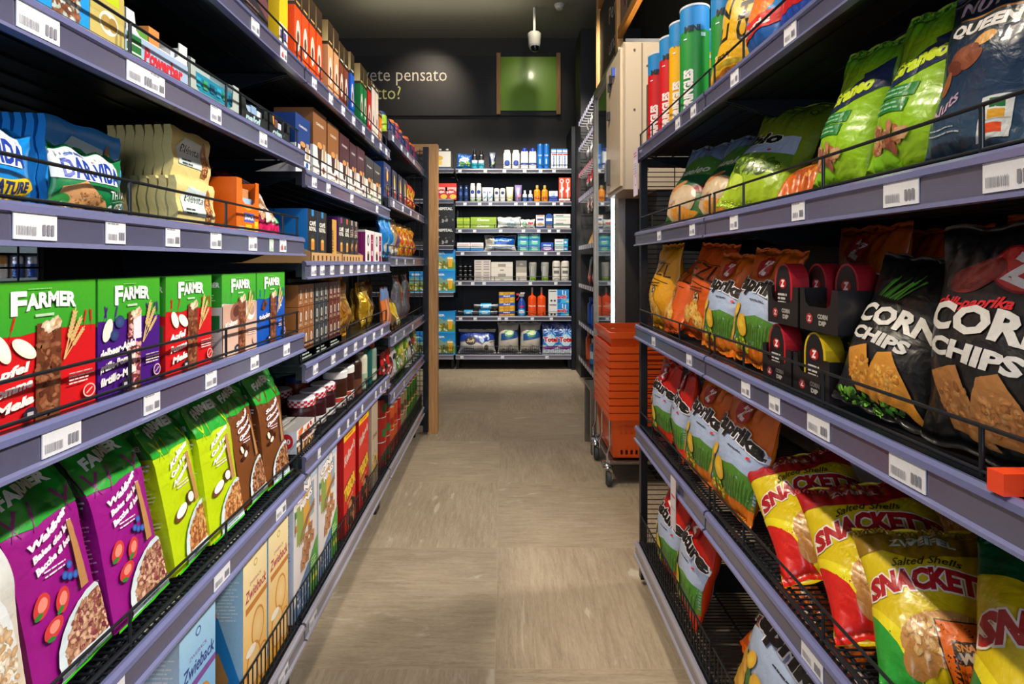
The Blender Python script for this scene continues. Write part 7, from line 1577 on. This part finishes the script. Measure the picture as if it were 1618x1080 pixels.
for i, z in enumerate(cz):
    for k in range(6):
        put([rows[i], 'ck_w'][k == 2], 'R', 3.16+.105*k, z+.0005, cx+.10, 'drink bottle in the cooler, shelf %s from below, %s in its row' % (['one', 'two', 'three', 'four', 'five'][i], ORD[k]), 'bottle', 'drink bottles in the cooler')
# cream switch cabinet on the cooler's near side
cb = empty('switch_cabinet', (.605, 2.62, 1.47)); tag(cb, 'cream metal switch cabinet mounted high beside the cooler', 'cabinet')
m = MB(); m.box(0, 0, 0, .44, .385, .74); m.build('body', 'cream', cb)
m = MB(); m.box(-.012, .02, .02, .0, .37, .72); dr = m.build('door', 'cream', cb)
m = MB(); m.box(-.030, .26, .06, -.012, .30, .20, '#3c3c3c'); m.tube([(-.034, .28, .08), (-.034, .28, .18)], .007, '#6c6c6c'); m.build('handle', 'plastic', dr)
for y, z, c in ((.20, .60, '#2c2c30'), (.24, .57, '#2c2c30'), (.14, .62, '#3c5cb0'), (.26, .42, '#2c2c30')): m = MB(); m.box(-.028, y, z, -.012, y+.022, z+.045, c); m.build('switch', 'plastic', dr)
for x, z in ((.055, .10), (.055, .40), (.055, .70), (.12, .10), (.12, .62)): m = MB(); m.tube([(x, -.003, z), (x, .001, z)], .006, '#6c5c48', 10); m.build('screw', 'plastic', cb)
m = MB(); m.box(.090, -.002, .005, .096, 0, .735, '#8c7c64'); m.box(.0, -.004, 0, .006, 0, .74, '#b8a88c'); m.build('seam', 'plastic', cb)
m = MB(); m.box(.115, -.02, .16, .145, 0, .52, '#202022'); m.build('cable_duct', 'plastic', cb)
# dark wall block behind the cabinet, down to the floor
slab('wall_block', 'panel_black', .78, 2.645, 0, 1.315, 3.01, 1.468)
# wooden sign frame above the cooler
wf = empty('wooden_sign_frame', (.72, 2.50, 2.42)); tag(wf, 'tall oak frame with a dark board and photo panel above the cooler', 'wooden frame')
for y in (-.06, .80, 1.48): m = MB(); m.box(0, y, .0, .04, y+.05, 1.17); m.build('post', 'wood', wf)
m = MB(); m.box(.005, -.01, .10, .035, .80, .155); m.build('beam', 'woody', wf)
m = MB(); m.box(.005, .85, .62, .035, 1.48, .675); m.build('beam', 'woody', wf)
a = Art(64, 60); a.T('Per', 34, 34, 11, '#c8c4bc', bold=.0, w=22, align='l').T('una', 34, 12, 11, '#c8c4bc', bold=.0, w=24, align='l')
m = MB(); face(m, lambda u, v: np.stack([0*u+.02, 1.48-u, v], 1), .63, .60, '#1e1d1b', a); m.build('text_board', 'paper', wf)
a = Art(80, 90); a.B(40, 45, 39, 44, 420, ['#c8b8a8', '#7c2c34', '#e0d8cc', '#4c3c34', '#a8543c', '#d8a8a0', '#3c4c2c'], 6, asp=1.5, seed=8)
m = MB(); face(m, lambda u, v: np.stack([0*u+.02, .79-u, v+.155], 1), .79, .95, '#8c7468', a); m.build('photo_panel', 'paper', wf)

# steel bench behind the baskets
bn = empty('steel_bench', (.505, 2.982, 0)); tag(bn, 'low brushed steel frame table behind the shopping baskets', 'table')
m = MB(); m.box(0, 0, .355, .155, .255, .372); m.build('top', 'steel', bn)
for x, y in ((0, 0), (0, .225), (.125, 0), (.125, .225)): m = MB(); m.box(x, y, 0, x+.03, y+.03, .355); m.build('leg', 'steel', bn)

# nested orange baskets on a wheeled frame
def basket(rim_only=False):
    W, L, H = .42, .31, .225; m = MB(); c = srgb('#ef5a12')
    def wall(p0, p1, q0, q1, nu, nv, out):     # bottom edge p0-p1, top edge q0-q1; slots are real gaps
        p0, p1, q0, q1 = map(np.array, (p0, p1, q0, q1))
        for j in range(nv):
            for i in range(nu):
                slot = (i % 2 == 1) and ((j in (nv-3, nv-4, nv-5)) or j in (1, 2)) and 1 < i < nu-1
                if slot: continue
                def P(a, b): return (p0*(1-a)+p1*a)*(1-b)+(q0*(1-a)+q1*a)*b
                a0, a1, b0, b1 = i/nu, (i+1)/nu, j/nv, (j+1)/nv
                q = [P(a0, b0), P(a1, b0), P(a1, b1), P(a0, b1)]; o = np.array(out)*.0022
                m.flat(q, c); m.flat([x-o for x in q][::-1], c)
    t = .035; w0, l0 = W/2-t, L/2-t*.8; w1, l1 = W/2-.012, L/2-.012; zt = H-.03
    wall((-w0, -l0, 0), (w0, -l0, 0), (-w1, -l1, zt), (w1, -l1, zt), 27, 13, (0, -1, 0)); wall((w0, l0, 0), (-w0, l0, 0), (w1, l1, zt), (-w1, l1, zt), 27, 13, (0, 1, 0))
    wall((-w0, l0, 0), (-w0, -l0, 0), (-w1, l1, zt), (-w1, -l1, zt), 21, 13, (-1, 0, 0)); wall((w0, -l0, 0), (w0, l0, 0), (w1, -l1, zt), (w1, l1, zt), 21, 13, (1, 0, 0))
    m.box(-w0, -l0, -.001, w0, l0, .001, c)
    for s_ in (0, 1): m.box(-W/2, [-L/2, L/2-.010][s_], zt, W/2, [-L/2+.010, L/2][s_], H, c); m.box([-W/2, W/2-.010][s_], -L/2+.010, zt, [-W/2+.010, W/2][s_], L/2-.010, H, c)
    h = MB(); 
    for s_ in (-1, 1): h.tube([(-W/2+.02, s_*(L/2-.02), H+.002), (-W/2+.05, s_*.05, H+.004), (-W/2+.05, s_*.012, H+.004)], .006, c) if 0 else h.box(-.12, s_*(L/2-.006)-.004, H, .12, s_*(L/2-.006)+.004, H+.004, c)
    return m, h
mb_, hb_ = basket()
reg('basket', 'shopping_basket', [('body', mb_, 'orange'), ('handle', hb_, 'orange')])
for k in range(11):
    put('basket', 'R', 2.765, .132+.0365*k if k < 10 else .532, .520, 'orange plastic shopping basket, '+('topmost of the nested stack' if k == 10 else 'lowest of the nested stack' if k == 0 else '%s from below in the nested stack' % ['', 'second', 'third', 'fourth', 'fifth', 'sixth', 'seventh', 'eighth', 'ninth', 'tenth'][k]), 'basket', 'nested shopping baskets')
tr_ = empty('basket_trolley', (.73, 2.765, 0)); tag(tr_, 'chrome wire trolley on castors carrying the orange baskets', 'trolley')
m = MB(); hw, hl = .205, .20
m.box(-hw, -hl+.0, .108, hw, hl, .116); m.build('tray', 'steel', tr_)
m = MB(); c = '#c9ccce'
m.tube([(-hw, -hl, .335), (hw, -hl, .335), (hw, hl, .335), (-hw, hl, .335)], .005, c, closed=True); m.tube([(-hw, -hl, .122), (hw, -hl, .122), (hw, hl, .122), (-hw, hl, .122)], .005, c, closed=True)
for x, y in ((-hw, -hl), (hw, -hl), (-hw, hl), (hw, hl), (-hw, 0), (hw, 0)): m.tube([(x, y, .335), (x, y, .20), (x+(.02 if x < 0 else -.02)*0-.012*(1 if x < 0 else -1), y, .165), (x-.012*(1 if x < 0 else -1), y, .12)], .005, c)
m.build('wire_frame', 'chrome', tr_)
for x, y in ((-hw-.0, -hl+.03), (-hw-.0, hl-.03), (hw-.02, -hl+.03), (hw-.02, hl-.03)):
    m = MB(); m.tube([(x-.028, y, .108), (x+.025, y, .108)], .011, c, 12)
    lathe_pts = [(0, .078), (.024, .079), (.026, .086), (.024, .093), (.026, .098), (.020, .106), (0, .107)]
    b = MB(); lathe(b, lathe_pts, c, n=18); m.add(np.vstack(b.V)+np.array([x-.004, y, 0]), np.vstack(b.N), srgb(c), b.F)
    for s_ in (-1, 1): m.prism([(y-.03, .026), (y-.012, .026), (y+.014, .080), (y-.024, .080)], x-.004+s_*.016-.0015, x-.004+s_*.016+.0015, c)
    ca = m.build('castor', 'chrome', tr_)
    b = MB(); lathe(b, [(0, -.011), (.030, -.011), (.034, -.006), (.034, .006), (.030, .011), (0, .011)], '#3c3f42', n=28)
    m = MB(); V = np.vstack(b.V)[:, [2, 0, 1]]; N_ = np.vstack(b.N)[:, [2, 0, 1]]; m.add(V+np.array([x-.004, y-.020, .0345]), N_, srgb('#3c3f42'), b.F); m.build('wheel', 'rubber', ca)

# glimpse of the next aisle through the near rack's mesh back
dk = empty('drinks_rack', (-2.45, 2.10, 0), PI/2); tag(dk, 'distant drinks rack glimpsed through the near rack', 'shelf rack')
for z in (.30, .70, 1.02, 1.18, 1.42): m = MB(); m.box(0, 0, z-.02, 1.1, .3, z, '#6c8490'); m.box(0, -.01, z-.03, 1.1, 0, z+.004, '#9cb0b8'); m.build('shelf', 'plastic', dk)
m = MB(); m.box(0, .3, 0, 1.1, .32, 1.8, '#15181a'); m.build('back_panel', 'black', dk)
m = MB(); lathe(m, [(0, 0), (.026, .001), (.030, .008), (.030, .108), (.026, .116), (0, .116)], '#c8ccd4', Art(18.8, 13).R(6, 2, 13, 10, '#2c4c94'), n=16); reg('dcan', 'drink_can', [('dcan' and 'drink_can', m, 'foil')])
m = MB(); lathe(m, [(0, 0), (.026, .001), (.030, .008), (.030, .108), (.026, .116), (0, .116)], '#d8944c', Art(18.8, 13).R(6, 2, 13, 10, '#e0d8d0'), n=16); reg('dcan2', 'drink_can', [('drink_can', m, 'foil')])
for r_, z in enumerate((1.021, 1.181)):
    for k in range(12): put('dcan2' if (k in (5, 9) and r_ == 0) else 'dcan', 'L', 2.16+.085*k, z, 2.47, 'drink can on the distant rack, %s shelf, %s in its row' % (['lower', 'upper'][r_], (ORD+['eleventh nearest', 'twelfth nearest'])[k]), 'can', 'cans on the distant rack')
a = Art(30, 22).lines(3, 18, 27, 6, 2.4, .5, '#8c8c8c')
carton('far_box', 'white_carton', .45, .30, .05, '#d4d2cc', a); m = MB(); m.box(-.3, 0, 0, .3, .25, .02, '#5c6468'); reg('far_shelf', 'wall_plank', [('wall_plank', m, 'plastic')])
put('far_shelf', 'L', 2.55, 1.8005, 2.46, 'plank laid on top of the distant drinks rack', 'plank'); put('far_box', 'L', 2.55, 1.822, 2.48, 'white printed carton standing on the distant drinks rack', 'carton')
spot('next_aisle_spot', (-1.6, 2.6, 3.1), (-2.5, 2.7, 1.1), 60, NEUT, 60)

# ------------------------------------------------------------------ tidy up
for k, K in KIND.items():
    if not K['used']:
        r = K['root']
        for c in list(r.children): bpy.data.objects.remove(c)
        bpy.data.objects.remove(r)
bpy.context.view_layer.update()
